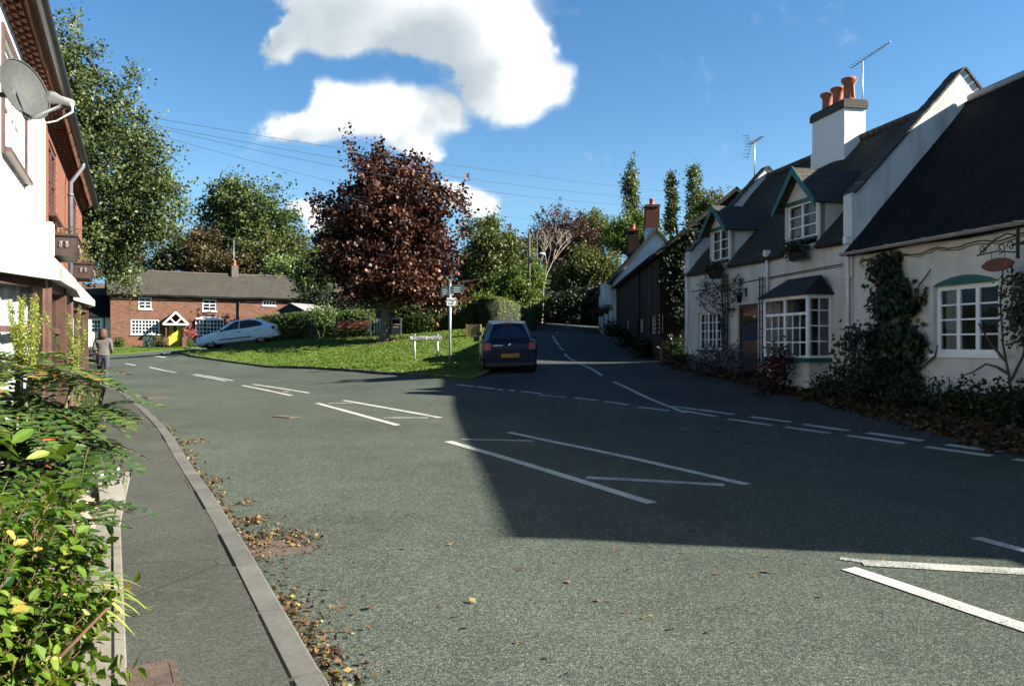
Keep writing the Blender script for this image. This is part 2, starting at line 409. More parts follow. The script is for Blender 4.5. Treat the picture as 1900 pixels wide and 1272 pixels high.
    def build(s, name, mat, parent=None, loc=None, fixn=True):
        me = bpy.data.meshes.new(name); me.from_pydata(s.v, [], s.f)
        mats = mat if isinstance(mat, (list, tuple)) else [mat]
        for m in mats: me.materials.append(m)
        me.polygons.foreach_set('material_index', s.m)
        me.polygons.foreach_set('use_smooth', [i in s.smooth for i in range(len(s.f))])
        if fixn and len(s.f) < 30000:
            bm = bmesh.new(); bm.from_mesh(me); bmesh.ops.recalc_face_normals(bm, faces=bm.faces); bm.to_mesh(me); bm.free()
        me.update()
        autouv(me)
        o = bpy.data.objects.new(name, me); link(o, parent)
        if loc is not None: o.location = loc
        return o
def autouv(me):
    uv = me.uv_layers.new(name='UVMap'); Z = Vector((0, 0, 1))
    dat = np.zeros(len(me.loops)*2, dtype=np.float32)
    co = [v.co for v in me.vertices]; lv = [l.vertex_index for l in me.loops]
    for p in me.polygons:
        n = p.normal
        if abs(n.z) > 0.97: t = Vector((1, 0, 0)); b = Vector((0, 1, 0))
        else: t = Z.cross(n).normalized(); b = n.cross(t)
        for li in range(p.loop_start, p.loop_start+p.loop_total):
            c = co[lv[li]]; dat[2*li] = c.dot(t); dat[2*li+1] = c.dot(b)
    uv.data.foreach_set('uv', dat)

def quads_mesh(name, V, mat, tint=None, parent=None, smooth=False, nper=4):
    """V: (n, nper, 3) numpy array of separate faces"""
    V = np.asarray(V, dtype=np.float32); n = len(V)
    me = bpy.data.meshes.new(name); me.vertices.add(n*nper); me.vertices.foreach_set('co', V.ravel())
    me.loops.add(n*nper); me.loops.foreach_set('vertex_index', np.arange(n*nper, dtype=np.int32))
    me.polygons.add(n); me.polygons.foreach_set('loop_start', np.arange(0, n*nper, nper, dtype=np.int32))
    me.materials.append(mat)
    if tint is not None:
        a = me.attributes.new('tint', 'FLOAT', 'FACE'); a.data.foreach_set('value', np.asarray(tint, dtype=np.float32))
    me.update(calc_edges=True); me.validate()
    o = bpy.data.objects.new(name, me); return link(o, parent)

def leaf_quads(P, L, W, up=0.35, rs=None, nrm=None):
    """Diamond leaves centred at P."""
    g = rs or rng; n = len(P)
    L = np.broadcast_to(L, (n,)).reshape(-1, 1); W = np.broadcast_to(W, (n,)).reshape(-1, 1)
    N = g.normal(size=(n, 3)); N /= np.linalg.norm(N, axis=1, keepdims=True)+1e-9
    if nrm is not None: N = N*0.6+nrm
    N[:, 2] += up; N /= np.linalg.norm(N, axis=1, keepdims=True)+1e-9
    A = g.normal(size=(n, 3)); A -= N*np.sum(A*N, axis=1, keepdims=True); A /= np.linalg.norm(A, axis=1, keepdims=True)+1e-9
    B = np.cross(N, A)
    tip = P+A*L/2-N*L*0.10; base = P-A*L/2-N*L*0.05
    return np.stack([base, P-B*W/2, tip, P+B*W/2], axis=1)
# ------------------------------------------------------------------ terrain height field (thin plate spline through surveyed points)
def w3(px, py, d): return ((px-950)/FPX*d, d, CAMZ+(636-py)/FPX*d)
CTRL = [(0, 0, 0), (-3, 0, 0), (4, 0, 0), (-10, -15, -.2), (10, -15, -.1), (0, -30, -.4), (-30, -20, -.4), (30, -20, .4),
 (-1, 6.4, .1), (-3, 12, .185), (3, 6, .09), (-6, 18, .28), (-10, 25, .39), (-15.7, 30, .465), (-24, 46, .68), (-40, 50, .75), (2, 10, .15), (3, 3, .04), (0, 15, .24), (5, 7, .1),
 (8.06, 12.67, .62), (6.9, 18.6, .60), (5.66, 24.9, 1.05), (6.5, 13.4, .27), (7.1, 10, .18), (6.1, 17.5, .45), w3(1240, 680, 24), (9, 8, .5), (9.5, 4, .4), (12, 10, .9), (6, 0, .02), (14, 0, .3),
 w3(1115, 697, 22), w3(1050, 660, 33), w3(1028, 622, 55), w3(1000, 600, 80), (-.9, 22, .72), (.7, 22, .72),
 w3(850, 706, 21.3), w3(700, 692, 26.5), w3(500, 680, 34), w3(330, 660, 49), w3(795, 668, 29), w3(715, 637, 40), w3(655, 628, 43), w3(395, 648, 41), w3(488, 638, 41),
 w3(205, 645, 60), w3(350, 643, 62.5), w3(555, 640, 67), w3(860, 612, 42), w3(880, 625, 36), w3(985, 600, 60), w3(1229, 671, 28), w3(1142, 622, 47), w3(1116, 613, 59),
 (-8, 12, .2), (-12, 21, .36), (-16, 16, .2), (-60, 90, 4), (-20, 90, 5), (10, 105, 6.5), (40, 60, 6), (60, 100, 11), (0, 150, 13), (-80, 150, 10), (80, 150, 16), (-60, 50, 1.2), (30, 20, 2.5),
 (40, 0, 1.5), (-40, 20, 0), (-40, 0, -.5), (-100, 60, 1.5), (120, 50, 9), (0, 250, 18), (-150, 250, 16), (150, 250, 22), (-200, 0, 0), (200, 0, 6), (0, -200, -1), (-150, -150, -1), (150, -150, 2)]
_C = np.array(CTRL, dtype=float); _n = len(_C)
def _phi(r2): return 0.5*r2*np.log(r2+1e-9)
_A = np.zeros((_n+3, _n+3)); _d = ((_C[:, None, :2]-_C[None, :, :2])**2).sum(-1)
_A[:_n, :_n] = _phi(_d)+np.eye(_n)*1.0; _A[:_n, _n] = 1; _A[:_n, _n+1:] = _C[:, :2]; _A[_n, :_n] = 1; _A[_n+1:, :_n] = _C[:, :2].T
_W = np.linalg.solve(_A, np.concatenate([_C[:, 2], [0, 0, 0]]))
def harr(P):
    P = np.asarray(P, dtype=float).reshape(-1, 2); r = np.linalg.norm(P, axis=1); k = np.minimum(1, 240/np.maximum(r, 1e-6)); Q = P*k[:, None]
    return _phi(((Q[:, None, :]-_C[None, :, :2])**2).sum(-1)) @ _W[:_n]+_W[_n]+Q @ _W[_n+1:]
def H(x, y): return float(harr([(x, y)])[0])
_ts = np.arange(2.0, 130, 0.2)
def G(px, py):
    """Where the line of sight through a picture point meets the ground."""
    u, w = (px-950)/FPX, (636-py)/FPX
    z = CAMZ+w*_ts; hh = harr(np.stack([u*_ts, _ts], 1)); bel = np.nonzero(z < hh)[0]
    if len(bel) == 0: t = _ts[-1]; return Vector((u*t, t, H(u*t, t)))
    i = bel[0]; a, b = _ts[max(i-1, 0)], _ts[i]
    for _ in range(12):
        m = (a+b)/2
        if CAMZ+w*m < H(u*m, m): b = m
        else: a = m
    return Vector((u*b, b, H(u*b, b)))
def xy(p): return (p[0], p[1])
def resample(pts, step):
    out = [];
    for a, b in zip(pts[:-1], pts[1:]):
        a = np.array(a[:2], float); b = np.array(b[:2], float); n = max(1, int(np.linalg.norm(b-a)/step))
        for i in range(n): out.append(tuple(a+(b-a)*i/n))
    out.append(tuple(pts[-1][:2])); return out
def offset(pts, d):
    out = []
    for i, p in enumerate(pts):
        a = Vector(pts[max(i-1, 0)][:2]); b = Vector(pts[min(i+1, len(pts)-1)][:2]); t = (b-a).normalized()
        out.append((p[0]-t.y*d, p[1]+t.x*d))
    return out
def chaikin(pts, n=2):
    for _ in range(n):
        q = [pts[0]]
        for a, b in zip(pts[:-1], pts[1:]):
            q.append((a[0]*.75+b[0]*.25, a[1]*.75+b[1]*.25)); q.append((a[0]*.25+b[0]*.75, a[1]*.25+b[1]*.75))
        q.append(pts[-1]); pts = q
    return pts

KL = chaikin([(6.5, -11), (3.9, -6), (.92, 0), (-.92, 3.6), (-2.3, 6.3), (-3.98, 9.4), (-5.5, 12.3), (-8.5, 17.4), (-10.6, 20.6), (-13.4, 23.8), (-18, 27.5), (-24, 31), (-40, 38)])
KIN = offset(KL, 0.095)                           # back of the kerb stones (left of travel)
PIN = [(6.3, -12), (3.1, -6), (.06, 0), (-1.8, 3.6), (-3.1, 6.1), (-4.1, 8.3), (-4.3, 8.35), (-4.55, 8.3), (-7.0, 13.0), (-11.2, 21.3)]
CIN = offset([(6.3, -12), (3.1, -6), (.06, 0), (-1.8, 3.6), (-3.1, 6.1), (-4.12, 8.3)], 0.21)
GK = chaikin([xy(G(*p)) for p in [(905, 694), (890, 703), (862, 706), (780, 699), (700, 692), (600, 686), (500, 680), (400, 669), (330, 660), (300, 655)]], 2)
GB = [xy(G(*p)) for p in [(372, 651), (430, 646), (520, 634), (600, 629), (700, 627), (760, 622), (860, 613), (930, 607), (984, 601)]]
SRL = [xy(G(986, 612)), xy(G(978, 640))]
LAWN_F = [xy(G(*p)) for p in [(60, 663), (200, 659), (310, 650), (372, 645)]]
BEDR = [(5.1, 25.6)]+[xy(G(*p)) for p in [(1240, 680), (1350, 702), (1480, 733), (1640, 777), (1800, 822), (1900, 850)]]+[(8.4, 6), (10.5, -1), (13, -12)]
SR_R = [(2, 100), (5.2, 80), (6.75, 59), (6.15, 47), (5.5, 29), (5.1, 25.6)]
SR_L = [xy(G(984, 601)), (-1.0, 75), (-4, 98)]
ROADPOLY = KL+[(-60, 46), (-60, 58)]+LAWN_F+[xy(G(520, 633)), xy(G(700, 626)), xy(G(860, 612.5))]+SR_L+SR_R+BEDR[1:]
GREENPOLY = GK+GB+SRL
GW = [xy(G(*p)) for p in [(846, 711.5), (960, 727), (1100, 743), (1245, 762), (1450, 792), (1700, 824), (1900, 854)]]
SIDEPOLY = GW+[p for p in reversed(BEDR[1:7])]+list(reversed(SR_R))+list(reversed(SR_L))+[xy(G(986, 640))]
PAVPOLY = KIN[:]+[(-39.3, 40), (-16, 29.5), (-11.75, 22.2)]+list(reversed(PIN))
CONCPOLY = [(6.3, -12), (3.1, -6), (.06, 0), (-1.8, 3.6), (-3.1, 6.1), (-4.12, 8.3)]+list(reversed(CIN))
BEDLPOLY = CIN+[(-4.6, 8.25), (-7.05, 12.95), (-8.0, 12.4), (-1.9, -.2), (1.6, -7), (4.5, -12.6)]
LAWNPOLY = LAWN_F+[xy(G(430, 640)), (-18.2, 68.5), (-32.5, 60), (-60, 62)]
REG = [('road', ROADPOLY, 0.0), ('side_road', SIDEPOLY, 0.0), ('village_green', GREENPOLY, 0.07), ('front_lawn', LAWNPOLY, 0.06),
       ('pavement', PAVPOLY, 0.07), ('concrete_edging', CONCPOLY, 0.08), ('garden_bed', BEDLPOLY, 0.10)]
def inpoly(P, poly):
    P = np.asarray(P); x, y = P[:, 0], P[:, 1]; ins = np.zeros(len(P), bool); n = len(poly)
    for i in range(n):
        x1, y1 = poly[i][:2]; x2, y2 = poly[(i+1) % n][:2]
        if y1 == y2: continue
        c = ((y1 > y) != (y2 > y)) & (x < (x2-x1)*(y-y1)/(y2-y1)+x1); ins ^= c
    return ins
def build_ground():
    V = []; E = []
    for nm, poly, off in REG:
        pts = resample(list(poly)+[poly[0]], 0.6)[:-1]; o = len(V)
        V += [Vector(p) for p in pts]; n = len(pts); E += [(o+i, o+(i+1) % n) for i in range(n)]
    pts = []
    for x in np.arange(-14, 11.01, 0.5):
        for y in np.arange(0, 34, 0.5): pts.append((x, y))
    for x in np.arange(-45, 30, 1.3):
        for y in np.arange(-14, 100, 1.3):
            if not (-14 <= x <= 11 and 0 <= y < 34): pts.append((x, y))
    for x in np.arange(-240, 241, 9.0):
        for y in np.arange(-100, 260, 9.0):
            if not (-45 <= x < 30 and -14 <= y < 100): pts.append((x, y))
    for r in (330, 500, 900, 1600, 2500):
        for a in range(0, 360, 12): pts.append((r*math.cos(R(a)), r*math.sin(R(a))))
    g = np.random.default_rng(3); pts = np.array(pts); pts += g.uniform(-.12, .12, pts.shape)
    V += [Vector(p) for p in pts]
    vo, eo, fo, *_ = geometry.delaunay_2d_cdt(V, E, [], 0, 1e-4, False)
    vo = np.array([(v.x, v.y) for v in vo]); z = harr(vo); F = np.array([tuple(f) for f in fo])
    cen = vo[F].mean(1); reg = np.full(len(F), -1)
    for i, (nm, poly, off) in enumerate(REG): reg[inpoly(cen, poly)] = i
    mats = {'ground': grassmat('rough_grass', (0.03, 0.045, 0.012), (0.05, 0.07, 0.02), (0.085, 0.09, 0.03)),
        'road': asphalt('road_asphalt', [(0.0, (0.065, 0.073, 0.063)), (0.45, (0.112, 0.126, 0.108)), (0.8, (0.155, 0.166, 0.142)), (1.0, (0.25, 0.245, 0.21))], (1.0, 1.0, 1.0), 95),
        'side_road': asphalt('side_road_asphalt', [(0.0, (0.045, 0.045, 0.048)), (0.5, (0.095, 0.095, 0.1)), (1.0, (0.2, 0.2, 0.2))], (1, 1, 1), 95),
        'village_green': grassmat('mown_grass', (0.05, 0.09, 0.012), (0.085, 0.145, 0.018), (0.14, 0.19, 0.035)),
        'front_lawn': grassmat('lawn_grass', (0.05, 0.085, 0.012), (0.08, 0.14, 0.018), (0.12, 0.18, 0.03)),
        'pavement': asphalt('pavement_asphalt', [(0.0, (0.068, 0.067, 0.060)), (0.5, (0.095, 0.094, 0.085)), (1.0, (0.15, 0.148, 0.13))], (1, 1, 1), 170, 0.5, 0.35),
        'concrete_edging': CONC, 'garden_bed': SOIL}
    for i in range(-1, len(REG)):
        nm = 'ground' if i < 0 else REG[i][0]; off = 0 if i < 0 else REG[i][2]
        f = F[reg == i]
        if len(f) == 0: print('EMPTY REGION', nm); continue
        ids, inv = np.unique(f, return_inverse=True); inv = inv.reshape(f.shape)
        vs = [(vo[k][0], vo[k][1], z[k]+off) for k in ids]; fs = [tuple(t) for t in inv]
        ec = {}
        for t in fs:
            for a, b in ((t[0], t[1]), (t[1], t[2]), (t[2], t[0])):
                ec[(min(a, b), max(a, b))] = ec.get((min(a, b), max(a, b)), 0)+1
        if off > 0:
            low = {}
            for (a, b), c in ec.items():
                if c == 1:
                    for k in (a, b):
                        if k not in low: low[k] = len(vs); vs.append(vs[k]); vs.append((vs[k][0], vs[k][1], vs[k][2]-off-0.05))
                    fs.append((low[a], low[b], low[b]+1, low[a]+1))
        me = bpy.data.meshes.new(nm); me.from_pydata(vs, [], fs); me.materials.append(mats[nm])
        me.polygons.foreach_set('use_smooth', [len(x) == 3 for x in fs]); me.update()
        uv = me.uv_layers.new(name='UVMap')
        tag(link(bpy.data.objects.new(nm, me)), kind='structure')
build_ground()

# ------------------------------------------------------------------ kerbs, painted markings, drains
def kerb(name, line, width, height, mat, side=1, stone=0.9, base=0.0):
    L = resample(line, 0.02); m = MB(); acc = 0; st = 0; start = 0
    d = [0]
    for a, b in zip(L[:-1], L[1:]): d.append(d[-1]+math.dist(a, b))
    O = offset(L, width*side); n = int(d[-1]/stone)
    hz = harr(np.array(L))
    for k in range(n):
        i0 = int(np.searchsorted(d, k*stone+0.012)); i1 = int(np.searchsorted(d, (k+1)*stone-0.012))
        i1 = min(i1, len(L)-1)
        if i1 <= i0: continue
        idx = [i0, (i0+i1)//2, i1]; dz = random.uniform(-.006, .006); vs = []
        for i in idx:
            a, b, z = L[i], O[i], hz[i]+base
            ba = (a[0]+(b[0]-a[0])*.14, a[1]+(b[1]-a[1])*.14)
            vs += [(a[0], a[1], z-.12), (a[0], a[1], z+height-.02+dz), (ba[0], ba[1], z+height+dz), (b[0], b[1], z+height+dz), (b[0], b[1], z-.12)]
        fs = []
        for q in range(2):
            for j in range(4): fs.append((q*5+j, q*5+j+1, q*5+5+j+1, q*5+5+j))
        fs += [(0, 1, 2, 3, 4), (14, 13, 12, 11, 10)]
        m.add(vs, fs)
    tag(m.build(name, mat), kind='structure')
KERBM = plain('kerb_stone', (0.104, 0.100, 0.086), 0.9, 0.28, 2.5, 0.6)
kerb('kerb', KL[:-6], 0.135, 0.078, KERBM)
GKERBM = plain('green_kerb_stone', (0.13, 0.11, 0.09), 0.9, 0.28, 2.5, 0.6)
kerb('kerb', GK, 0.13, 0.085, GKERBM, side=-1)
kerb('kerb', [(CIN[0][0]+.21, CIN[0][1]+.1)]+[(3.1, -6), (.06, 0), (-1.8, 3.6), (-3.1, 6.1), (-4.1, 8.3)], 0.05, 0.095, CONC)

def ribbon(m, pts, w, dz=0.007, world=False, taper=1.0):
    P = [xy(G(*p)) for p in pts] if not world else pts
    P = resample(P, 0.12); A = offset(P, w/2); B = offset(P, -w/2)
    if len(P) < 2: return
    za = harr(np.array(A)); zb = harr(np.array(B)); vs = []; fs = []
    for i in range(len(P)):
        j = random.uniform(-.004, .004)
        vs += [(A[i][0]+j, A[i][1], za[i]+dz), (B[i][0]+j, B[i][1], zb[i]+dz)]
        if i: fs.append((2*i-2, 2*i-1, 2*i+1, 2*i))
    m.add(vs, fs)
MARK = [((832, 819), (1210, 934), .13), ((943, 802), (1386, 899), .13), ((588, 748), (738, 789), .12), ((638, 743), (817, 775), .12),
 ((450, 715), (541, 734), .11), ((470, 713), (573, 729), .11), ((357, 695), (420, 707), .11), ((363, 694), (432, 706), .1), ((277, 681), (327, 691), .12), ((232, 674), (252, 678), .12),
 ((1575, 1055), (1960, 1185), .13), ((1811, 998), (1960, 1038), .11), ((269, 660), (306, 663), .2),
 ((1117, 697), (1076, 675.6), .11), ((1069, 670), (1048, 656), .11), ((1047, 651), (1037, 642.6), .11), ((1036, 640), (1029, 631), .11), ((1029, 629), (1025.5, 623), .11), ((1033, 617), (1047, 614.5), .11), ((1041, 604), (1058, 609), .11)]
GIVE = [((848, 713.5), (880, 717)), ((886, 717.5), (918, 721.5)), ((924, 722.3), (934, 723.5)), ((944, 724), (955, 725.3)), ((966, 726), (1004, 730)), ((1066, 738), (1110, 743)), ((1121, 744.5), (1167, 751)), ((1184, 755), (1242, 762)),
 ((1268, 762), (1330, 773)), ((1298, 760), (1362, 769)), ((1350, 777), (1432, 789)), ((1392, 773), (1468, 783)), ((1457, 792), (1540, 804)), ((1491, 787), (1574, 799)), ((1573, 808), (1678, 823)), ((1608, 803), (1712, 818)),
 ((1718, 829), (1840, 846)), ((1756, 825), (1860, 839)), ((1882, 852), (1960, 862)), ((1248, 754), (1294, 760))]
m = MB()
for a, b, w in MARK: ribbon(m, [a, b], w)
for a, b in GIVE: ribbon(m, [a, b], .13)
ribbon(m, [(1139, 709), (1160, 718), (1190, 733), (1230, 750), (1272, 766)], .1, .010)
tag(m.build('road_markings', paintmat('road_paint', (0.36, 0.36, 0.31), 0.85, 0.565)), kind='structure')
m = MB()
for a, b, w in [((856, 815), (990, 818), .12), ((1087, 886), (1345, 900), .14), ((711, 775), (794, 775), .11), ((610, 748), (654, 748), .09), ((1558, 1036), (1640, 1047), .07), ((1600, 1044), (1960, 1064), .15), ((1002, 733), (1050, 737), .16), ((525, 726), (536, 727), .12)]:
    ribbon(m, [a, b], w, .006)
tag(m.build('worn_road_markings', paintmat('worn_road_paint', (0.31, 0.31, 0.27), 0.95, 0.53)), kind='structure')

def grate(px, py, w, d, rot, label, slots=9, col=(0.10, 0.07, 0.05), raised=0.0, group=None):
    p = G(px, py); mt = plain('rusty_iron', col, 0.7, 0.35, 14, 0.5)
    root = empty('drain_cover', (p.x, p.y, H(p.x, p.y)+raised), rot, label, 'drain', group)
    f = MB(); f.box(-w/2, w/2, -d/2, -d/2+.03, -.02, .014); f.box(-w/2, w/2, d/2-.03, d/2, -.02, .014)
    f.box(-w/2, -w/2+.03, -d/2+.03, d/2-.03, -.02, .014); f.box(w/2-.03, w/2, -d/2+.03, d/2-.03, -.02, .014)
    f.build('frame', mt, root)
    g = MB(); n = slots; s = (w-.06)/n
    g.box(-w/2+.03, w/2-.03, -d/2+.03, d/2-.03, -.02, .005)
    g.build('cover_plate', plain('drain_dark', (0.012, 0.01, 0.009), 0.9, 0.3), root)
    g = MB()
    for i in range(n): g.box(-w/2+.03+i*s+s*.25, -w/2+.03+i*s+s*.85, -d/2+.03, d/2-.03, .004, .012)
    g.build('grating', mt, root)
grate(515, 1014, .46, .42, R(118), 'rusty square drain grate with leaves round it, nearest the camera in the gutter')
grate(291, 737, .6, .5, R(125), 'square drain cover by the kerb, farther along towards the pedestrian')
grate(532, 773, .45, .3, R(150), 'small brown metal cover flush in the middle of the carriageway')
grate(370, 817, .3, .16, R(120), 'small leaf choked gully beside the curving kerb')
grate(272, 1290, .30, .26, R(118), 'ribbed brown cover set in the pavement at the bottom edge', 12, (0.13, 0.06, 0.045), 0.072)
def manhole():
    p = G(1298, 795); root = empty('manhole_cover', p, 0, 'round dark manhole cover in the shaded part of the junction', 'manhole cover')
    mt = plain('cast_iron', (0.03, 0.03, 0.032), 0.6, 0.2, 9, 0.4)
    MB().lathe((0, 0, 0), [(.40, -.02), (.40, .008), (.385, .012), (.34, .012), (.33, .004)], 32).build('frame', mt, root)
    c = MB(); c.lathe((0, 0, 0), [(.325, -.02), (.325, .006), (.32, .009)], 32)
    for i in range(-4, 5):
        for j in range(-4, 5):
            if i*i+j*j < 17: c.box(i*.066-.022, i*.066+.022, j*.066-.022, j*.066+.022, .009, .015)
    c.build('lid', mt, root)
manhole()
# ------------------------------------------------------------------ building helpers (local frame: x to the right along the facade, y into the house, z up)
class Frame:
    def __init__(s, x, y, ang):
        s.o = Vector((x, y, 0)); s.a = ang; s.ex = Vector((math.cos(ang), math.sin(ang), 0)); s.ey = Vector((-math.sin(ang), math.cos(ang), 0))
    def px(s, px, py, yl=0.0):
        """Local (x, z) of a picture point lying in the plane y = yl."""
        d = Vector(((px-950)/FPX, 1, (636-py)/FPX)); o = s.o+s.ey*yl
        t = o.dot(s.ey)/d.dot(s.ey); p = d*t; return ((p-o).dot(s.ex), CAMZ+p.z)
    def root(s, name, label, cat, x=0, y=0, z=0, group=None, rz=0):
        p = s.o+s.ex*x+s.ey*y; return empty(name, (p.x, p.y, z), s.a+rz, label, cat, group)
    def w(s, x, y): return s.o+s.ex*x+s.ey*y
    def g(s, x, y): p = s.w(x, y); return H(p.x, p.y)

def wallgrid(m, x0, x1, z0, z1, holes, y=0.0, rev=0.14, step=None):
    """Wall face at y with real openings and reveals going back rev. holes: (x0, x1, z0, z1)."""
    xs = sorted({x0, x1, *[max(x0, min(x1, v)) for h in holes for v in h[:2]]}); zs = sorted({z0, z1, *[max(z0, min(z1, v)) for h in holes for v in h[2:]]})
    for a, b in zip(xs[:-1], xs[1:]):
        for c, d in zip(zs[:-1], zs[1:]):
            mx, mz = (a+b)/2, (c+d)/2
            if any(h[0] < mx < h[1] and h[2] < mz < h[3] for h in holes): continue
            m.add([(a, y, c), (b, y, c), (b, y, d), (a, y, d)], [(0, 1, 2, 3)])
    for h in holes:
        a, b, c, d = h
        m.add([(a, y, c), (a, y+rev, c), (a, y+rev, d), (a, y, d)], [(0, 1, 2, 3)])
        m.add([(b, y, c), (b, y, d), (b, y+rev, d), (b, y+rev, c)], [(0, 1, 2, 3)])
        m.add([(a, y, c), (b, y, c), (b, y+rev, c), (a, y+rev, c)], [(0, 1, 2, 3)])
        m.add([(a, y, d), (a, y+rev, d), (b, y+rev, d), (b, y, d)], [(0, 1, 2, 3)])

def shell(m, x0, x1, depth, z0, ze, zr, holes=(), ridge=None, front=True, y0=0.0, ze2=None):
    """Front wall with openings, gable ends and back wall."""
    rd = depth/2 if ridge is None else ridge; zb = ze if ze2 is None else ze2
    if front: wallgrid(m, x0, x1, z0, ze, holes, y0)
    m.add([(x0, depth, z0), (x1, depth, z0), (x1, depth, zb), (x0, depth, zb)], [(3, 2, 1, 0)])
    for x, o in ((x0, 1), (x1, -1)):
        P = [(x, y0, z0), (x, depth, z0), (x, depth, zb), (x, rd, zr), (x, y0, ze)]
        m.add(P, [(0, 1, 2, 3, 4)[::-1] if o > 0 else (0, 1, 2, 3, 4)])

def window(par, x0, x1, z0, z1, y=0.07, cols=2, rows=3, fw=.055, bw=.022, mat=None, glass=None, name='window', casements=0, sill=None, curtain=None, arch=0.0, ax='x', dark=True):
    """A framed window; its own mesh is the frame with its bars; pane, sill and curtain are sub-parts."""
    mat = mat or WHITE; glass = glass or GLASS; f = MB(); d = .05
    f.box(x0, x0+fw, y, y+d, z0, z1); f.box(x1-fw, x1, y, y+d, z0, z1)
    f.box(x0+fw, x1-fw, y, y+d, z0, z0+fw); f.box(x0+fw, x1-fw, y, y+d, z1-fw, z1)
    ix0, ix1, iz0, iz1 = x0+fw, x1-fw, z0+fw, z1-fw
    n = casements if casements else 1
    for k in range(1, n):
        c = ix0+(ix1-ix0)*k/n; f.box(c-fw*.5, c+fw*.5, y-.004, y+d-.004, iz0, iz1)
    for i in range(1, cols):
        if casements and (i*n) % cols == 0: continue
        c = ix0+(ix1-ix0)*i/cols; f.box(c-bw/2, c+bw/2, y+.008, y+d-.012, iz0, iz1)
    for j in range(1, rows):
        c = iz0+(iz1-iz0)*j/rows; f.box(ix0, ix1, y+.010, y+d-.014, c-bw/2, c+bw/2)
    fr = f.build(name, mat, par)
    p = MB(); nx, nz = (cols, rows) if (x1-x0) > .5 else (1, 1)
    for i in range(nx):
        for j in range(nz):
            a0, a1 = ix0+(ix1-ix0)*i/nx, ix0+(ix1-ix0)*(i+1)/nx; c0, c1 = iz0+(iz1-iz0)*j/nz, iz0+(iz1-iz0)*(j+1)/nz
            t = [random.uniform(-.0035, .0035) for _ in range(4)]
            yy = y+.03
            p.add([(a0, yy+t[0], c0), (a1, yy+t[1], c0), (a1, yy+t[1]+t[2], c1), (a0, yy+t[0]+t[2], c1)], [(0, 1, 2, 3)])
    p.build('pane', glass, fr)
    if sill is not None:
        s = MB(); s.box(x0-.05, x1+.05, y-.13, y+.02, z0-.055, z0-.002); s.build('sill', sill, fr)
    if glass is GLASS_SEE:
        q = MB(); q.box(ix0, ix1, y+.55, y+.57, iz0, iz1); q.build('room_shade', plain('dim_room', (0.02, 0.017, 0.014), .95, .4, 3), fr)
    if curtain:
        cm, spans = curtain; q = MB()
        for (a, b) in spans:
            xa, xb = ix0+(ix1-ix0)*a, ix0+(ix1-ix0)*b; n = max(6, int((xb-xa)/.025)); vs = []
            for i in range(n+1):
                xx = xa+(xb-xa)*i/n; dy = .018*math.sin(i*1.9+a*7)+.008*math.sin(i*.7)
                vs += [(xx, y+.11+dy*1.2, iz0), (xx, y+.11+dy, iz1)]
            q = MB(); q.add(vs, [(2*i, 2*i+2, 2*i+3, 2*i+1) for i in range(n)], True); q.build('curtain', cm, fr)
    return fr

def gutter(par, pts, r=.06, mat=None, name='gutter'):
    m = MB(); a, b = Vector(pts[0]), Vector(pts[1]); d = (b-a).normalized(); side = d.cross(Vector((0, 0, 1))).normalized(); n = 9
    P = []
    for e in (a, b):
        for rr in (r, r*.82):
            for k in range(n+1):
                t = math.pi+math.pi*k/n; P.append(e+side*math.cos(t)*rr+Vector((0, 0, math.sin(t)*rr)))
    W = n+1; fs = []
    for k in range(n): fs.append((k, k+1, 2*W+k+1, 2*W+k)); fs.append((W+k, 3*W+k, 3*W+k+1, W+k+1))
    fs += [(0, 2*W, 3*W, W), (n, W+n, 3*W+n, 2*W+n)]
    for q in (0, 2*W): fs.append(tuple(q+k for k in range(W)))
    m.add(P, fs, False)
    L = (b-a).length; k = 0.5
    while k < L:
        p = a+d*k; m.bar(p-d*.02, p+d*.02, r*2.25, r*.5); k += 1.0
    return m.build(name, mat or BLACKPL, par)

def pot(m, x, y, z, h=.45, r=.13, wide=1.35):
    m.lathe((x, y, z), [(r*1.12, 0), (r*1.12, .05), (r, .07), (r*.92, h*.7), (r*.95, h*.72), (r*.95, h*.76), (r*wide, h*.9), (r*wide, h), (r*.8, h), (r*.75, h*.8)], 16)

def leaf_clump(name, pts, L, mat, parent=None, aspect=.6, up=.3, nrm=None, tint=None, seed=1):
    g = np.random.default_rng(seed); P = np.asarray(pts, float); n = len(P)
    LL = L*g.uniform(.65, 1.25, n); V = leaf_quads(P, LL, LL*aspect, up, g, nrm)
    t = g.uniform(0, 1, n) if tint is None else np.clip(tint+g.normal(0, .12, n), 0, 1)
    return quads_mesh(name, V, mat, t, parent)

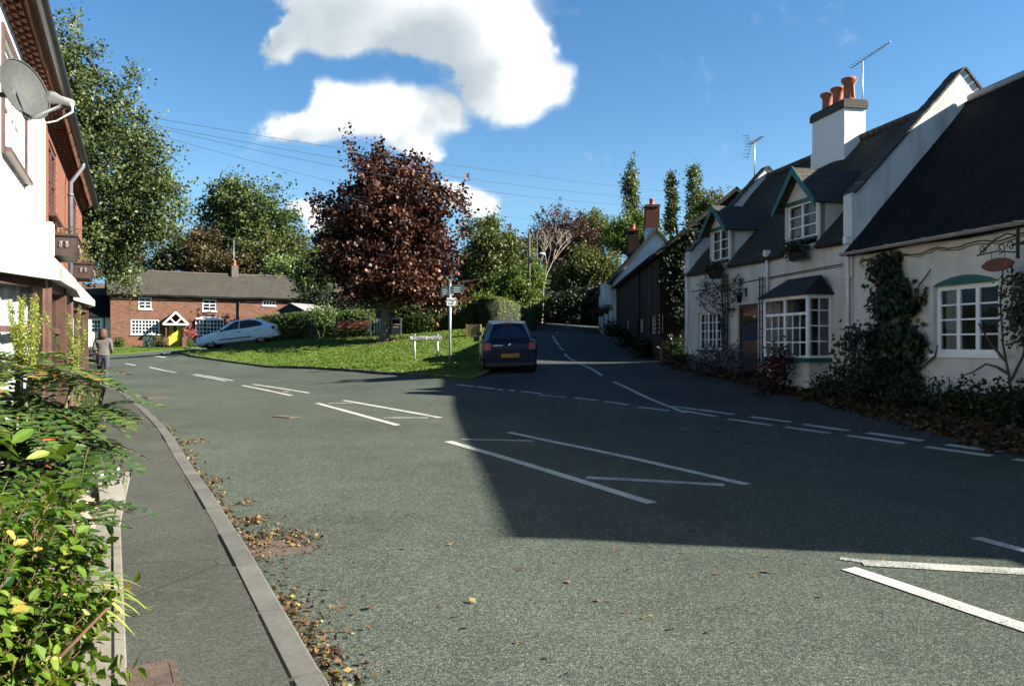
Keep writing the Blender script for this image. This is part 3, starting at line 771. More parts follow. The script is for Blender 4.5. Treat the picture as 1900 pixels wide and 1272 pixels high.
# ================================================================== right hand side: white cottage and low white house with dark ribbed roof
TH = math.atan2(-.981, .192); F1 = Frame(7.3, 16.5, TH)
CREAM = render_wall('cream_render', (0.54, 0.535, 0.475), (0.29, 0.28, 0.235), .8)
PARAP = render_wall('weathered_whitewash', (0.62, 0.62, 0.58), (0.22, 0.22, 0.20), .8)
OLDTILE = tiles('old_clay_tiles', (0.030, 0.025, 0.021), (0.085, 0.066, 0.052), (0.045, 0.055, 0.02), .17, .105, .6)
RIB = None
def ribmat():
    m, N, b = newmat('dark_ribbed_roof'); uv = tco(N, 'UV'); sx = N.nodes.new('ShaderNodeSeparateXYZ'); N.links.new(uv, sx.inputs[0])
    s = mth(N, 'SINE', mth(N, 'MULTIPLY', sx.outputs[0], 2*math.pi/.09)); n = noi(N, tco(N), 1.5, 5); n2 = noi(N, tco(N), 30, 4)
    N.links.new(ramp(N, n, [(.3, (0.004, 0.004, 0.004)), (.7, (0.010, 0.009, 0.008))]), b.inputs['Base Color'])
    b.inputs['Roughness'].default_value = .85; b.inputs['Specular IOR Level'].default_value = .15
    bump(N, b, mth(N, 'ADD', s, mth(N, 'MULTIPLY', n2, .8)), .8, .02); return m
RIB = ribmat()
ZR1, RD1 = 7.06, 2.72
lx = F1.px(1273, 600)[0]                                        # far left end of the cottage
def opening(x0p, x1p, zt, zb, yl=0.0):
    a, z1 = F1.px(x0p, zt, yl); b, _ = F1.px(x1p, zt, yl); _, z0 = F1.px(x0p, zb, yl); return a, b, z0, z1
ZE1 = (F1.px(1459, 463)[1]+F1.px(1571, 437)[1]+F1.px(1338, 487)[1])/3
z1g = .3
def cottage_right():
    ho = F1.root('white_cottage', 'cream rendered cottage with two green gabled dormers and a canted bay window', 'cottage')
    wl = opening(1295, 1342, 581, 648); dr = opening(1368, 1406, 566, 694); by = opening(1420, 1499, 556, 661, -.62)
    d1 = opening(1321, 1352, 430, 487); d2 = opening(1462, 1516, 384, 450)
    bx0 = by[0]-.1; xb1 = F1.px(1544, 600)[0]-.05
    wall = MB(); holes = [wl, dr, (bx0+.35, xb1, by[2], by[3]), (d1[0], d1[1], d1[2], ZE1), (d2[0], d2[1], d2[2], ZE1)]
    shell(wall, lx, 0, 5.5, z1g, ZE1, ZR1-.12, holes, RD1)
    for (a, b, c, d) in (d1, d2):                                # the dormer fronts rise out of the wall
        w = .13; m2 = MB()
        wall.box(a-w, a, -.005, .12, ZE1-.25, d+.02); wall.box(b, b+w, -.005, .12, ZE1-.25, d+.02)
    wall.build('wall', CREAM, ho)
    roof = MB()
    def front(x0, x1, seed, z0=None):
        roof.slab((x0, -.17, ZE1-.14), (x1, -.17, ZE1-.14), (x1, RD1, ZR1), (x0, RD1, ZR1), .1, 20, 14, .04, seed)
    sp = [(lx+.22, d1[0]-.14), (d1[1]+.14, d2[0]-.14), (d2[1]+.14, -.26)]
    front(sp[0][0], sp[0][1], 1); front(sp[1][0], sp[1][1], 2); front(sp[2][0], sp[2][1], 3)
    sl = (ZR1-ZE1+.14)/(RD1+.17)
    for (a, b, c, d) in (d1, d2):                                # the slope above each dormer
        zt = d+.22; yt = -.17+(zt-(ZE1-.14))/sl
        roof.slab((a-.14, yt, zt), (b+.14, yt, zt), (b+.14, RD1, ZR1), (a-.14, RD1, ZR1), .1, 4, 6, .02, 4)
    roof.slab((lx+.22, 5.7, ZE1-.1), (-.26, 5.7, ZE1-.1), (-.26, RD1, ZR1-.003), (lx+.22, RD1, ZR1-.003), .1, 14, 6, .02, 5)
    rf = roof.build('roof', OLDTILE, ho)
    rt = MB(); n = 34
    for i in range(n):
        a = lx+.25+(-.5-lx)*i/n; rt.tube([(a, RD1, ZR1+.0), (a+(-.5-lx)/n-.01, RD1, ZR1+.0)], .1, 8)
    rt.build('ridge_tiles', plain('ridge_tile', (0.10, 0.075, 0.06), .9, .3, 5, .4), rf)
    # parapet gables with dark tile capping
    for (x0, apz, knz, nm) in ((-.28, 7.64, 4.78, 'near'), (lx, 7.35, 4.5, 'far')):
        p = MB(); x1 = x0+.30
        ze = ZE1-.02
        poly = [(x0, -.04, z1g if nm == 'far' else ze-.9), (x0, -.04, knz), (x0, RD1, apz), (x0, 5.54, knz-.2), (x0, 5.54, z1g)]
        p.prism(poly, (x1-x0, 0, 0)); g = p.build('gable_parapet', PARAP, ho)
        c = MB(); k = 22
        for i in range(k):
            t0, t1 = i/k, (i+1)/k-.004; j = random.uniform(-.01, .012)
            A = Vector((0, .02+(RD1-.02)*t0, knz+(apz-knz)*t0)); B = Vector((0, .02+(RD1-.02)*t1, knz+(apz-knz)*t1))
            n_ = Vector((0, -(apz-knz), RD1)).normalized()*.045
            c.hexa([(x0-.05, A.y, A.z+.003+j), (x1+.05, A.y, A.z+.003+j), (x1+.05, B.y, B.z+.003+j), (x0-.05, B.y, B.z+.003+j)]+[(x, P.y+n_.y, P.z+n_.z+.003+j) for x, P in ((x0-.05, A), (x1+.05, A), (x1+.05, B), (x0-.05, B))])
        for i in range(k):
            t0, t1 = i/k, (i+1)/k-.004
            A = Vector((0, RD1+2.8*t0, apz-(apz-knz+.2)*t0)); B = Vector((0, RD1+2.8*t1, apz-(apz-knz+.2)*t1)); n_ = Vector((0, apz-knz+.2, 2.8)).normalized()*.045
            c.hexa([(x0-.05, A.y, A.z+.003), (x1+.05, A.y, A.z+.003), (x1+.05, B.y, B.z+.003), (x0-.05, B.y, B.z+.003)]+[(x, P.y+n_.y, P.z+n_.z+.003) for x, P in ((x0-.05, A), (x1+.05, A), (x1+.05, B), (x0-.05, B))])
        c.build('coping_tiles', plain('coping_tile', (0.06, 0.05, 0.042), .9, .35, 6, .4), g)
    # dormers
    for i, (a, b, c, d) in enumerate((d1, d2)):
        dm = MB(); w = .13; zt = d+.04; cx = (a+b)/2; apx = F1.px(1335, 382)[1] if i == 0 else F1.px(1482, 314)[1]
        # cheeks
        for xx in (a-w, b+w-.05):
            y1 = -.17+(zt-(ZE1-.14))/sl
            dm.prism([(xx, .0, ZE1-.12), (xx, 0, zt), (xx, y1+.1, zt)], (.05, 0, 0))
        dm.prism([(a-w, -.012, zt-.003), (b+w, -.012, zt-.003), (cx, -.012, apx-.1)], (0, .06, 0))
        do = dm.build('dormer', CREAM, ho)
        yr = -.17+(apx-(ZE1-.14))/sl; ov = .17; hw = (b-a)/2+w+ov; sd = (apx-.07-zt)/((b-a)/2+w); ez = zt-.0-ov*sd
        ye = -.17+(ez-(ZE1-.14))/sl
        r = MB()
        for s_ in (-1, 1):
            r.slab((cx+s_*hw, -.24, ez), (cx+s_*hw, ye+.25, ez), (cx, yr+.1, apx), (cx, -.24, apx), .05, 8, 5, .006, i)
        r.build('dormer_roof', tiles('dormer_tiles', (0.06, 0.048, 0.04), (0.10, 0.08, 0.065), (0.05, 0.055, 0.03), .17, .13, .4), do)
        q = MB()
        for s_ in (-1, 1):
            q.prism([(cx+s_*(hw+.01), -.275, ez-.13), (cx+s_*(hw+.01), -.275, ez+.03), (cx, -.275, apx+.03), (cx, -.275, apx-.17)], (0, .032, 0))
        q.box(a-.02, b+.02, -.05, -.014, zt-.06, zt+.03)
        q.build('bargeboard', GREENP, do)
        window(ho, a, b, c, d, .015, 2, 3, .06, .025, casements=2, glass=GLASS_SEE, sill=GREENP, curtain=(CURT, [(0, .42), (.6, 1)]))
    # chimney
    xc0 = F1.px(1507, 250, 2.2)[0]; xc1 = F1.px(1567, 250, 2.2)[0]; zc = F1.px(1567, 203, 2.2)[1]; zt = F1.px(1567, 183, 2.2)[1]
    ch = MB(); ch.box(xc0, xc1, 2.2, 2.82, 5.8, zc+.049); ch.box(xc0-.03, xc1+.03, 2.17, 2.85, 5.8, 6.95)
    cho = ch.build('chimney', brick('painted_brick', (0.72, 0.72, 0.69), (0.66, 0.66, 0.63), (0.55, 0.55, 0.52), painted=True, stain=.25), ho)
    k = MB(); k.box(xc0-.05, xc1+.05, 2.15, 2.87, zc+.05, zt-.06); k.box(xc0-.025, xc1+.025, 2.175, 2.845, zt-.06, zt)
    k.build('chimney_cap', brick('stone_cap', (0.11, 0.105, 0.095), (0.15, 0.14, 0.125), (0.05, 0.05, 0.045), .3, .075), cho)
    for j in range(3):
        p = MB(); pot(p, xc0+.28+j*(xc1-xc0-.52)/2, 2.5, zt, .52 if j < 2 else .62, .15); p.build('chimney_pot', TERRA, cho)
    # windows and door
    window(ho, *wl, .07, 6, 4, .05, .022, casements=3, sill=GREENP, glass=GLASS_SEE, curtain=(CURT, [(0, .2)]))
    a, b, c, d = dr; q = MB(); q.box(a, a+.07, .06, .14, c, d); q.box(b-.07, b, .06, .14, c, d); q.box(a+.07, b-.07, .06, .14, d-.08, d)
    do = q.build('door', DARKWOOD, ho)
    q = MB(); q.box(a+.07, b-.07, .1, .14, c, d-.08); q.build('door_leaf', plain('varnished_door', (0.10, 0.045, 0.02), .4, .3, 6), do)
    q = MB(); q.box(a+.17, b-.17, .085, .098, c+.95, d-.2); q.build('door_glass', GLASS, do)
    q = MB(); q.lathe((b-.14, .05, c+.92), [(.012, 0), (.03, .004), (.028, .03), (.01, .05)], 10, 'y'); q.build('handle', plain('brass', (0.5, 0.36, 0.12), .3, .1, 5, 0, 1.0), do)
    # bay window
    a, b, c, d = by; yb = -.62; q = MB(); fw = .065
    def post(x, y, w=fw): q.box(x-w/2, x+w/2, y-w/2, y+w/2, c, d)
    A0, A, B, B0 = Vector((a-.38, -.02, 0)), Vector((a, yb, 0)), Vector((b, yb, 0)), Vector((xb1, -.02, 0))
    for (P, Q, n, rows) in ((A0, A, 2, (.0, .25, .5, .75)), (A, B, 6, (0, .235, .47, .70)), (B, B0, 2, (0, .25, .5, .75))):
        for k_ in range(n+1):
            t = k_/n; X = P.lerp(Q, t); main = (k_ in (0, n)) or (n == 6 and k_ == 3)
            ww = fw if main else .022
            zt_ = d if (main or n != 6) else c+(d-c)*.70
            q.bar((X.x, X.y, c), (X.x, X.y, zt_), ww, ww, up=(Q-P).normalized())
        for r_ in rows: q.bar((P.x, P.y, c+(d-c)*r_+.02), (Q.x, Q.y, c+(d-c)*r_+.02), .03 if r_ and not (n == 6 and r_ > .6) else .07, .03 if r_ and not (n == 6 and r_ > .6) else .06)
        q.bar((P.x, P.y, d-.02), (Q.x, Q.y, d-.02), .07, .08)
    bo = q.build('bay_window', WHITE, ho)
    p = MB()
    for P, Q in ((A0, A), (A, B), (B, B0)): p.add([(P.x, P.y+.005, c), (Q.x, Q.y+.005, c), (Q.x, Q.y+.005, d), (P.x, P.y+.005, d)], [(0, 1, 2, 3)])
    p.build('pane', GLASS_SEE, bo)
    s = MB(); s.prism([(A0.x-.05, 0, c-.10), (A.x-.04, yb-.07, c-.10), (B.x+.05, yb-.07, c-.10), (B0.x+.06, 0, c-.10)], (0, 0, .1)); s.build('sill', GREENP, bo)
    s = MB(); s.prism([(A0.x+.03, 0, z1g), (A.x+.02, yb+.04, z1g), (B.x-.02, yb+.04, z1g), (B0.x-.03, 0, z1g)], (0, 0, c-.1-z1g)); s.build('bay_base', CREAM, bo)
    s = MB(); zr = d+.02; xr0, zr1 = F1.px(1466, 520, -.1)[0], F1.px(1485, 517, -.05)[1]; xr1 = F1.px(1517, 513, -.1)[0]
    P = [(A0.x-.16, .0, zr), (A.x-.14, yb-.17, zr), (B.x+.14, yb-.17, zr), (B0.x+.16, .0, zr), (A0.x+.5, -.0, zr1), (B0.x-.42, -.0, zr1), (A.x+.35, -.22, zr1), (B.x-.12, -.22, zr1)]
    s.add(P, [(0, 1, 6, 4), (1, 2, 7, 6), (2, 3, 5, 7), (4, 6, 7, 5), (3, 2, 1, 0), (0, 4, 5, 3)]); s.build('bay_roof', plain('lead_grey_roof', (0.012, 0.013, 0.013), .8, .3, 4, .4), bo)
    q = MB()
    for i, (sa, sb) in enumerate(((a+.06, a+.30), (b-.25, b-.05))):
        vs = []
        for j in range(13):
            X = sa+(sb-sa)*j/12; vs += [(X, yb+.14+.02*math.sin(j*2.1), c+.05), (X, yb+.14+.012*math.sin(j*2.1), d-.05)]
        q = MB(); q.add(vs, [(2*j, 2*j+2, 2*j+3, 2*j+1) for j in range(12)], True); q.build('curtain', CURT, bo)
    vs = []
    for j in range(17):
        t = .45+.5*j/16; X = B.lerp(B0, t); vs += [(X.x-.1, X.y+.05+.015*math.sin(j*2), c+.05), (X.x-.1, X.y+.05+.01*math.sin(j*2), d-.05)]
    q = MB(); q.add(vs, [(2*j, 2*j+2, 2*j+3, 2*j+1) for j in range(16)], True)
    q.build('curtain', CURT, bo)
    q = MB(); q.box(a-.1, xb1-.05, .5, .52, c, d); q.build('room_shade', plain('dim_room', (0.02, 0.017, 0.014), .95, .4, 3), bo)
    # lit table lamp inside the bay
    # rainwater pipes
    for (p1, p2, yt, yb_) in ((1275.5, 0, 506, 664), (1424, 0, 474, 545), (1574, 0, 450, 640)):
        X, zt_ = F1.px(p1, yt, -.06); zb_ = F1.px(p1, yb_, -.06)[1]
        q = MB(); q.tube([(X, -.07, zb_), (X, -.07, zt_)], .035, 8); q.box(X-.07, X+.07, -.15, -.01, zt_-.02, zt_+.13)
        for z in (zb_+.4, (zb_+zt_)/2+.3): q.lathe((X, -.07, z), [(.045, 0), (.045, .05)], 8)
        q.build('downpipe', plain('white_gutter_plastic', (0.62, 0.62, 0.60), .5, .08), ho)
    q = MB(); P = [F1.px(x, y, -.02) for x, y in ((1282, 542), (1330, 533), (1420, 515), (1500, 500), (1566, 489))]
    q.tube([(x, -.025+random.uniform(-.006, 0), z+random.uniform(-.02, .02)) for (x, z) in P], .012, 5); q.tube([(x, -.02, z-.05) for (x, z) in P[2:]], .008, 5)
    q.build('wall_cable', BLACK, ho)
cottage_right()

def ribbed_house():
    ho = F1.root('low_white_house', 'low cream house with steep dark ribbed roof, nearest on the right', 'house', .3)
    x0, x1 = .03-.3, 12.6; ox = -.3
    zE = F1.px(1590, 468)[1]; zR = 6.93; rd = 2.78
    a, z1 = F1.px(1732, 532); b, _ = F1.px(1852, 532); _, z0 = F1.px(1732, 656); hole = (a+ox, b+ox, z0, z1)
    hole2 = (6.2, 7.3, 1.7, 3.0)
    w = MB(); shell(w, x0, x1-.95, 5.6, 0, zE+.05, zR-.08, [hole, hole2], rd); w.build('wall', CREAM, ho)
    r = MB(); r.slab((x0+.0, -.24, zE-.02), (x1-.75, -.24, zE-.02), (x1+.2, rd, zR+.36), (x0, rd, zR), .12, 30, 14, .03, 8)  # unseen near end is raised and skewed to shape its shadow on the road
    r.slab((x0, 5.8, zE-.02), (x1+.2, 5.8, zE-.02), (x1+.2, rd, zR+.357), (x0, rd, zR-.003), .12, 20, 8, .02, 9); rf = r.build('roof', RIB, ho)
    q = MB(); q.tube([(x0+.1, rd, zR+.03), (x1+.2, rd, zR+.39)], .09, 10); q.build('ridge_capping', plain('lead_ridge', (0.34, 0.35, 0.36), .5, .15, 5), rf)
    gutter(ho, [(x0, -.30, zE-.02), (x1, -.30, zE-.06)], .065, plain('grey_gutter', (0.36, 0.34, 0.31), .6, .2, 4))
    f = window(ho, *hole, .08, 3, 4, .085, .03, casements=3, glass=GLASS_SEE, sill=WHITE, curtain=(CURT, [(.0, .3)]))
    c = MB(); A, B = hole[0]-.03, hole[1]+.03; n = 10; top = []; zt = hole[3]
    for i in range(n+1):
        t = i/n; top.append((A+(B-A)*t, -.006, zt+.02+.14*math.sin(math.pi*t)))
    c.prism([(A, -.006, zt-.002)]+top[1:-1]+[(B, -.006, zt-.002)], (0, .03, 0)); c.build('arched_lintel', GREENP, f)
    window(ho, *hole2, .08, 4, 4, .06, .022, casements=2, sill=WHITE)
    q = MB(); pts = []
    for i in range(40): pts.append((x0+.2+i*.14, -.02+random.uniform(-.01, .005), zE-.22+.03*math.sin(i*.9)+random.uniform(-.02, .02)))
    q.tube(pts, .011, 5); q.tube([(x, y, z-.04+random.uniform(-.02, .02)) for x, y, z in pts], .008, 4); q.build('wall_cable', BARK, ho)
ribbed_house()

# ================================================================== dark brick house beyond the cottage, and the white house after it
A2 = math.atan2(-1, -.043); F2 = Frame(5.62, 29.3, A2)
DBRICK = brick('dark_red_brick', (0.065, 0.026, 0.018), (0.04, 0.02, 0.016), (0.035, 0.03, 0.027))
def brick_house_right():
    ho = F2.root('brick_house', 'dark red brick house in shade with ivy on its gable, beyond the white cottage', 'house')
    zE = 5.1; zR = 7.5; w = MB(); holes = []
    for (pa, pb, t, b_) in ((1208, 1225, 586, 619), (1186, 1196, 592, 616), (1160, 1168, 596, 615)):
        a, z1 = F2.px(pa, t); b, _ = F2.px(pb, t); _, z0 = F2.px(pa, b_); holes.append((a, b, z0, z1))
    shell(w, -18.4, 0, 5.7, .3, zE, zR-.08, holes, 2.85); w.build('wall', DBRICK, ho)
    r = MB()
    r.slab((-18.5, -.2, zE-.1), (.2, -.2, zE-.1), (.2, 2.85, zR), (-18.5, 2.85, zR), .12, 20, 6, .03, 3)
    r.slab((-18.5, 5.9, zE-.1), (.2, 5.9, zE-.1), (.2, 2.85, zR-.003), (-18.5, 2.85, zR-.003), .12, 20, 6, .03, 3)
    rf = r.build('roof', OLDTILE, ho)
    gutter(ho, [(-18.4, -.27, zE-.14), (.1, -.27, zE-.14)], .06)
    for h in holes: window(ho, *h, .06, 4, 4, .05, .03, mat=plain('cream_paint', (0.55, 0.5, 0.33), .5), sill=None)
    q = MB(); q.tube([(-6.2, -.08, 1), (-6.2, -.08, zE-.15)], .05, 8); q.build('downpipe', BLACKPL, ho)
    q = MB()
    for i in range(9): q.box(-16.5+i*1.9, -16.1+i*1.9, -.012, .1, .9, zE-.3) if i % 2 else q.box(-16.3+i*1.9, -16.15+i*1.9, -.01, .1, .9, zE-.3)
    q.build('timber_posts', plain('old_timber', (0.05, 0.035, 0.03), .9, .3), ho)
brick_house_right()
F3 = Frame(6.2, 47.2, A2)
def white_timber_house():
    ho = F3.root('timbered_house', 'tall white house with black timbers, farther up the lane on the right', 'house', 0, 0, 0)
    zE = F3.px(1137, 520)[1]; ax, az = 2.6, 8.6
    WH = render_wall('white_render', (0.68, 0.68, 0.66), (0.45, 0.45, 0.43), .4)
    w = MB(); shell(w, -13, 0, 5.4, 1.3, zE, az-.1, [(-2.6, -1.4, 4.1, 5.2), (-6, -4.8, 4.1, 5.2), (-2.6, -1.5, 2.4, 3.4), (-6.2, -5.0, 2.2, 3.4), (-9.5, -8.5, 2.5, 3.5)], ax); w.build('wall', WH, ho)
    r = MB()
    r.slab((-13.1, -.25, zE-.15), (.25, -.25, zE-.15), (.25, ax, az), (-13.1, ax, az), .14, 14, 6, .03, 3)
    r.slab((-13.1, 5.6, zE-.15), (.25, 5.6, zE-.15), (.25, ax, az-.003), (-13.1, ax, az-.003), .14, 14, 6, .03, 3)
    rf = r.build('roof', OLDTILE, ho)
    t = MB()
    for x in (-12.8, -10.4, -7.4, -3.9, -3.2, -.15): t.box(x-.08, x+.08, -.02, .1, 1.4, zE-.1)
    for z in (2.0, 3.75): t.box(-12.9, -.1, -.024, .09, z-.08, z+.08)
    t.build('timber_frame', BLACK, ho)
    for h in ((-2.6, -1.4, 4.1, 5.2), (-6, -4.8, 4.1, 5.2), (-2.6, -1.5, 2.4, 3.4), (-6.2, -5.0, 2.2, 3.4), (-9.5, -8.5, 2.5, 3.5)): window(ho, *h, .03, 3, 3, .07, .03, sill=WHITE)
    # oriel standing out over the lane
    q = MB(); q.box(-3.0, -1.0, -.55, -.03, 4.0, 5.3); o = q.build('oriel', WH, ho)
    window(ho, -2.9, -1.1, 4.12, 5.2, -.60, 3, 3, .07, .03)
    for (x0, x1, z0, z1, b) in ((-1.2, -.35, 5.4, 8.9, True), (-12.3, -11.4, 7.6, 10.1, False)):
        yy = 2.05 if b else ax-.45
        c = MB(); c.box(x0, x1, yy, yy+.8, z0, z1 if not b else 8.75-.0)
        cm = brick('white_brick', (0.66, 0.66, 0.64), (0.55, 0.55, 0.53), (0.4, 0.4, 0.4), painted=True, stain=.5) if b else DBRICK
        co = c.build('chimney', cm, ho); c = MB(); zt = 8.75 if b else z1
        if b: c.box(x0-.02, x1+.02, yy-.02, yy+.82, 8.752, 10.0); c.box(x0-.06, x1+.06, yy-.06, yy+.86, 10.0, 10.12); c.box(x0-.06, x1+.06, yy-.06, yy+.86, 8.7, 8.80)
        else: c.box(x0-.06, x1+.06, yy-.06, yy+.86, z1+.002, z1+.14)
        c.build('chimney_cap', brick('red_chimney_brick', (0.27, 0.09, 0.05), (0.17, 0.06, 0.04), (0.12, 0.1, 0.09)), co)
        c = MB(); pot(c, (x0+x1)/2, yy+.4, 10.12 if b else z1+.14, .42, .15, 1.1); c.build('chimney_pot', TERRA, co)
white_timber_house()

# far houses among the trees up the hill
def hill_house(px, py_ridge, py_eave, d, wpx, ang, label, wallm, roofm, depth=6, name='hill_house', chim=True, cat='house'):
    X = (px-950)/FPX*d; zr = CAMZ+(636-py_ridge)/FPX*d; ze = CAMZ+(636-py_eave)/FPX*d; wd = wpx/FPX*d
    f = Frame(X, d, R(ang)); ho = f.root(name, label, cat); zg = f.g(0, depth/2)-1
    w = MB(); hs = [(-wd*.3-.5, -wd*.3+.5, ze-1.6, ze-.5), (wd*.3-.5, wd*.3+.5, ze-1.6, ze-.5)]
    shell(w, -wd/2, wd/2, depth, min(zg, ze-3), ze, zr-.1, hs); w.build('wall', wallm, ho)
    r = MB(); r.slab((-wd/2-.2, -.3, ze-.15), (wd/2+.2, -.3, ze-.15), (wd/2+.2, depth/2, zr), (-wd/2-.2, depth/2, zr), .15, 10, 5, .03, 2)
    r.slab((-wd/2-.2, depth+.3, ze-.15), (wd/2+.2, depth+.3, ze-.15), (wd/2+.2, depth/2, zr-.003), (-wd/2-.2, depth/2, zr-.003), .15, 10, 5, .03, 2)
    r.build('roof', roofm, ho)
    for h in hs: window(ho, *h, .06, 2, 2, .07, .04)
    if chim:
        c = MB(); c.box(-wd*.32-.4, -wd*.32+.4, depth/2-.4, depth/2+.4, ze, zr+1.3); co = c.build('chimney', RBRICK, ho)
        c = MB(); pot(c, -wd*.32-.15, depth/2, zr+1.3, .4, .12, 1.1); pot(c, -wd*.32+.2, depth/2, zr+1.3, .4, .12, 1.1); c.build('chimney_pots', TERRA, co)
RBRICK = brick('warm_red_brick', (0.28, 0.125, 0.075), (0.19, 0.09, 0.06), (0.24, 0.20, 0.16))
BRTILE = tiles('brown_tiles', (0.10, 0.065, 0.05), (0.15, 0.10, 0.075), (0.08, 0.07, 0.04), .18, .12, .4)
hill_house(1096, 450, 476, 112, 62, 18, 'brick house with hipped brown roof among the trees up the hill', RBRICK, BRTILE)
hill_house(1045, 474, 508, 104, 70, -30, 'low dark roofed house half hidden by trees at the hill foot', RBRICK, OLDTILE, chim=False)
hill_house(728, 500, 546, 62, 200, 8, 'brown roofed brick house behind the red leaved tree', RBRICK, BRTILE, 7, chim=False)
hill_house(1275, 418, 440, 62, 60, -60, 'tile roofed house behind the tall white brick topped chimney', RBRICK, BRTILE, chim=False)
# ================================================================== left hand side: white house and brick house with shop-like bays
A4 = R(116.15); F4 = Frame(-7.39, 12.2, A4)      # x = 0 where white render meets brick
LWHITE = render_wall('bright_white_render', (0.82, 0.82, 0.79), (0.60, 0.60, 0.57), .25)
OBRICK = brick('orange_red_brick', (0.33, 0.115, 0.065), (0.25, 0.085, 0.05), (0.40, 0.33, 0.25), stain=.2)
DENT = plain('red_dentil_brick', (0.24, 0.085, 0.05), .85, .2, 9, .4)
BROWNU = plain('brown_window_wood', (0.10, 0.052, 0.038), .45, .3, 7, .25)
REDTILE = tiles('red_brown_tiles', (0.20, 0.085, 0.05), (0.26, 0.12, 0.075), (0.12, 0.09, 0.05), .17, .11, .4)
def eaves_set(ho, x0, x1, ze, over=.24):
    d = MB()
    for r, (z0, y0) in enumerate(((ze-.26, -.045), (ze-.185, -.09), (ze-.11, -.14))):
        n = int((x1-x0)/.23)
        for i in range(n):
            a = x0+i*.23+(.115 if r % 2 else 0)
            if a+.11 > x1: continue
            d.box(a, a+.115, y0, -.003, z0, z0+.07)
        d.box(x0, x1, y0-.0+.03, -.0035, z0+.07, z0+.075)
    d.build('dentil_course', DENT, ho)
    s = MB(); s.box(x0, x1, -over, -.01, ze-.03, ze+.0); s.build('soffit', BROWNU, ho)
def white_house_left():
    ho = F4.root('rendered_house', 'tall brilliant white rendered house with brown windows at the left edge', 'house', -2)
    ox = 2.0; zs = F4.px(57, 335, -.1)[1]; zE = 5.45
    def X(px, py=400, y=0): return F4.px(px, py, y)[0]+ox
    wx1 = X(46)-.02; win = (wx1-1.9, wx1, zs+.05, 4.92); win2 = (wx1-5.6, wx1-3.9, zs+.05, 4.92)
    w = MB(); x0 = -12.0+ox; x1 = 0+ox-.002
    bay = (-7.6+ox, -4.1+ox, .7, 2.15)
    shell(w, x0, x1, 6, -.2, zE, 8.2, [win, win2, bay], 3); w.build('wall', LWHITE, ho)
    r = MB(); r.slab((x0-.1, -.26, zE-.03), (x1, -.26, zE-.03), (x1, 3, 8.35), (x0-.1, 3, 8.35), .1, 20, 8, .02, 5)
    r.slab((x0-.1, 6.3, zE-.05), (x1, 6.3, zE-.05), (x1, 3, 8.347), (x0-.1, 3, 8.347), .1, 20, 8, .02, 5); r.build('roof', REDTILE, ho)
    eaves_set(ho, x0, x1, zE)
    gutter(ho, [(x0, -.33, zE-.02), (x1+.1, -.33, zE-.02)], .075)
    for wn in (win, win2):
        f = window(ho, *wn, .04, 4, 2, .07, .03, mat=WHITE, casements=2, glass=GLASS_SEE, sill=BROWNU, curtain=(NET, [(0, .3), (.7, 1)]))
        q = MB(); a, b, c, d = wn; t = .07
        q.box(a-t, a-.001, -.03, .06, c-t, d+t); q.box(b+.001, b+t, -.03, .06, c-t, d+t); q.box(a, b, -.03, .06, d+.001, d+t); q.build('surround', BROWNU, f)
    # bay with net curtains under a lead roof
    P = [Vector(v) for v in ((-8.4+ox, 0, 0), (-7.4+ox, -.62, 0), (-6.35+ox, -.66, 0), (-4.75+ox, -.60, 0), (-4.0+ox, -.0, 0))]
    c0, c1 = .62, 2.12; q = MB(); pn = MB(); nt = MB(); bs = MB(); rf = MB()
    for i, (A, B) in enumerate(zip(P[:-1], P[1:])):
        L = (B-A).length; n = max(1, round(L/.8)); d_ = (B-A).normalized()
        for k in range(n+1): X_ = A.lerp(B, k/n); q.bar((X_.x, X_.y, c0), (X_.x, X_.y, c1), .12 if k in (0, n) else .08, .10, up=d_)
        for z in (c0+.04, c1-.05): q.bar((A.x, A.y, z), (B.x, B.y, z), .10, .10)
        q.bar((A.x, A.y, c1-.42), (B.x, B.y, c1-.42), .05, .045)
        pn.add([(A.x, A.y+.012, c0), (B.x, B.y+.012, c0), (B.x, B.y+.012, c1), (A.x, A.y+.012, c1)], [(0, 1, 2, 3)])
        m_ = int(L/.03); vs = []
        for k in range(m_+1):
            X_ = A.lerp(B, k/m_); o = .14+.02*math.sin(k*1.7); vs += [(X_.x, X_.y+o, c0+.05), (X_.x, X_.y+o, c1-.06)]
        if i != 2: nt.add(vs, [(2*k, 2*k+2, 2*k+3, 2*k+1) for k in range(m_)], True)
        else:
            vs = vs[:2*(m_//3)]; nt.add(vs, [(2*k, 2*k+2, 2*k+3, 2*k+1) for k in range(len(vs)//2-1)], True)
    bo = q.build('bay_window', BROWNU, ho); pn.build('pane', GLASS_SEE, bo); nt.build('net_curtain', NET, bo)
    bs.prism([(p.x, p.y+(.05 if 0 < i < 4 else 0), -.2) for i, p in enumerate(P)], (0, 0, c0+.2)); bs.build('bay_base', LWHITE, bo)
    lead = plain('white_painted_lead', (0.25, 0.26, 0.235), .6, .35, 2.5, .3)
    E = [(P[0].x-.15, 0, 2.2), (P[1].x-.1, -.76, 2.16), (P[2].x, -.80, 2.16), (P[3].x+.1, -.74, 2.18), (P[4].x+.2, 0, 2.25)]
    T = [(P[0].x+.3, -.0, 2.98), (P[1].x+.1, -.06, 3.0), (P[2].x, -.06, 3.0), (P[3].x, -.06, 3.0), (P[4].x-.3, 0, 2.98)]
    rf.add(E+T, [(i, i+1, 6+i, 5+i) for i in range(4)]); rf.add([(e[0], e[1], e[2]-.09) for e in E]+E, [(i, i+1, 6+i, 5+i) for i in range(4)])
    rf.add([(e[0], e[1], e[2]-.09) for e in E], [(0, 1, 2, 3, 4)]); rf.build('bay_roof', lead, bo)
white_house_left()
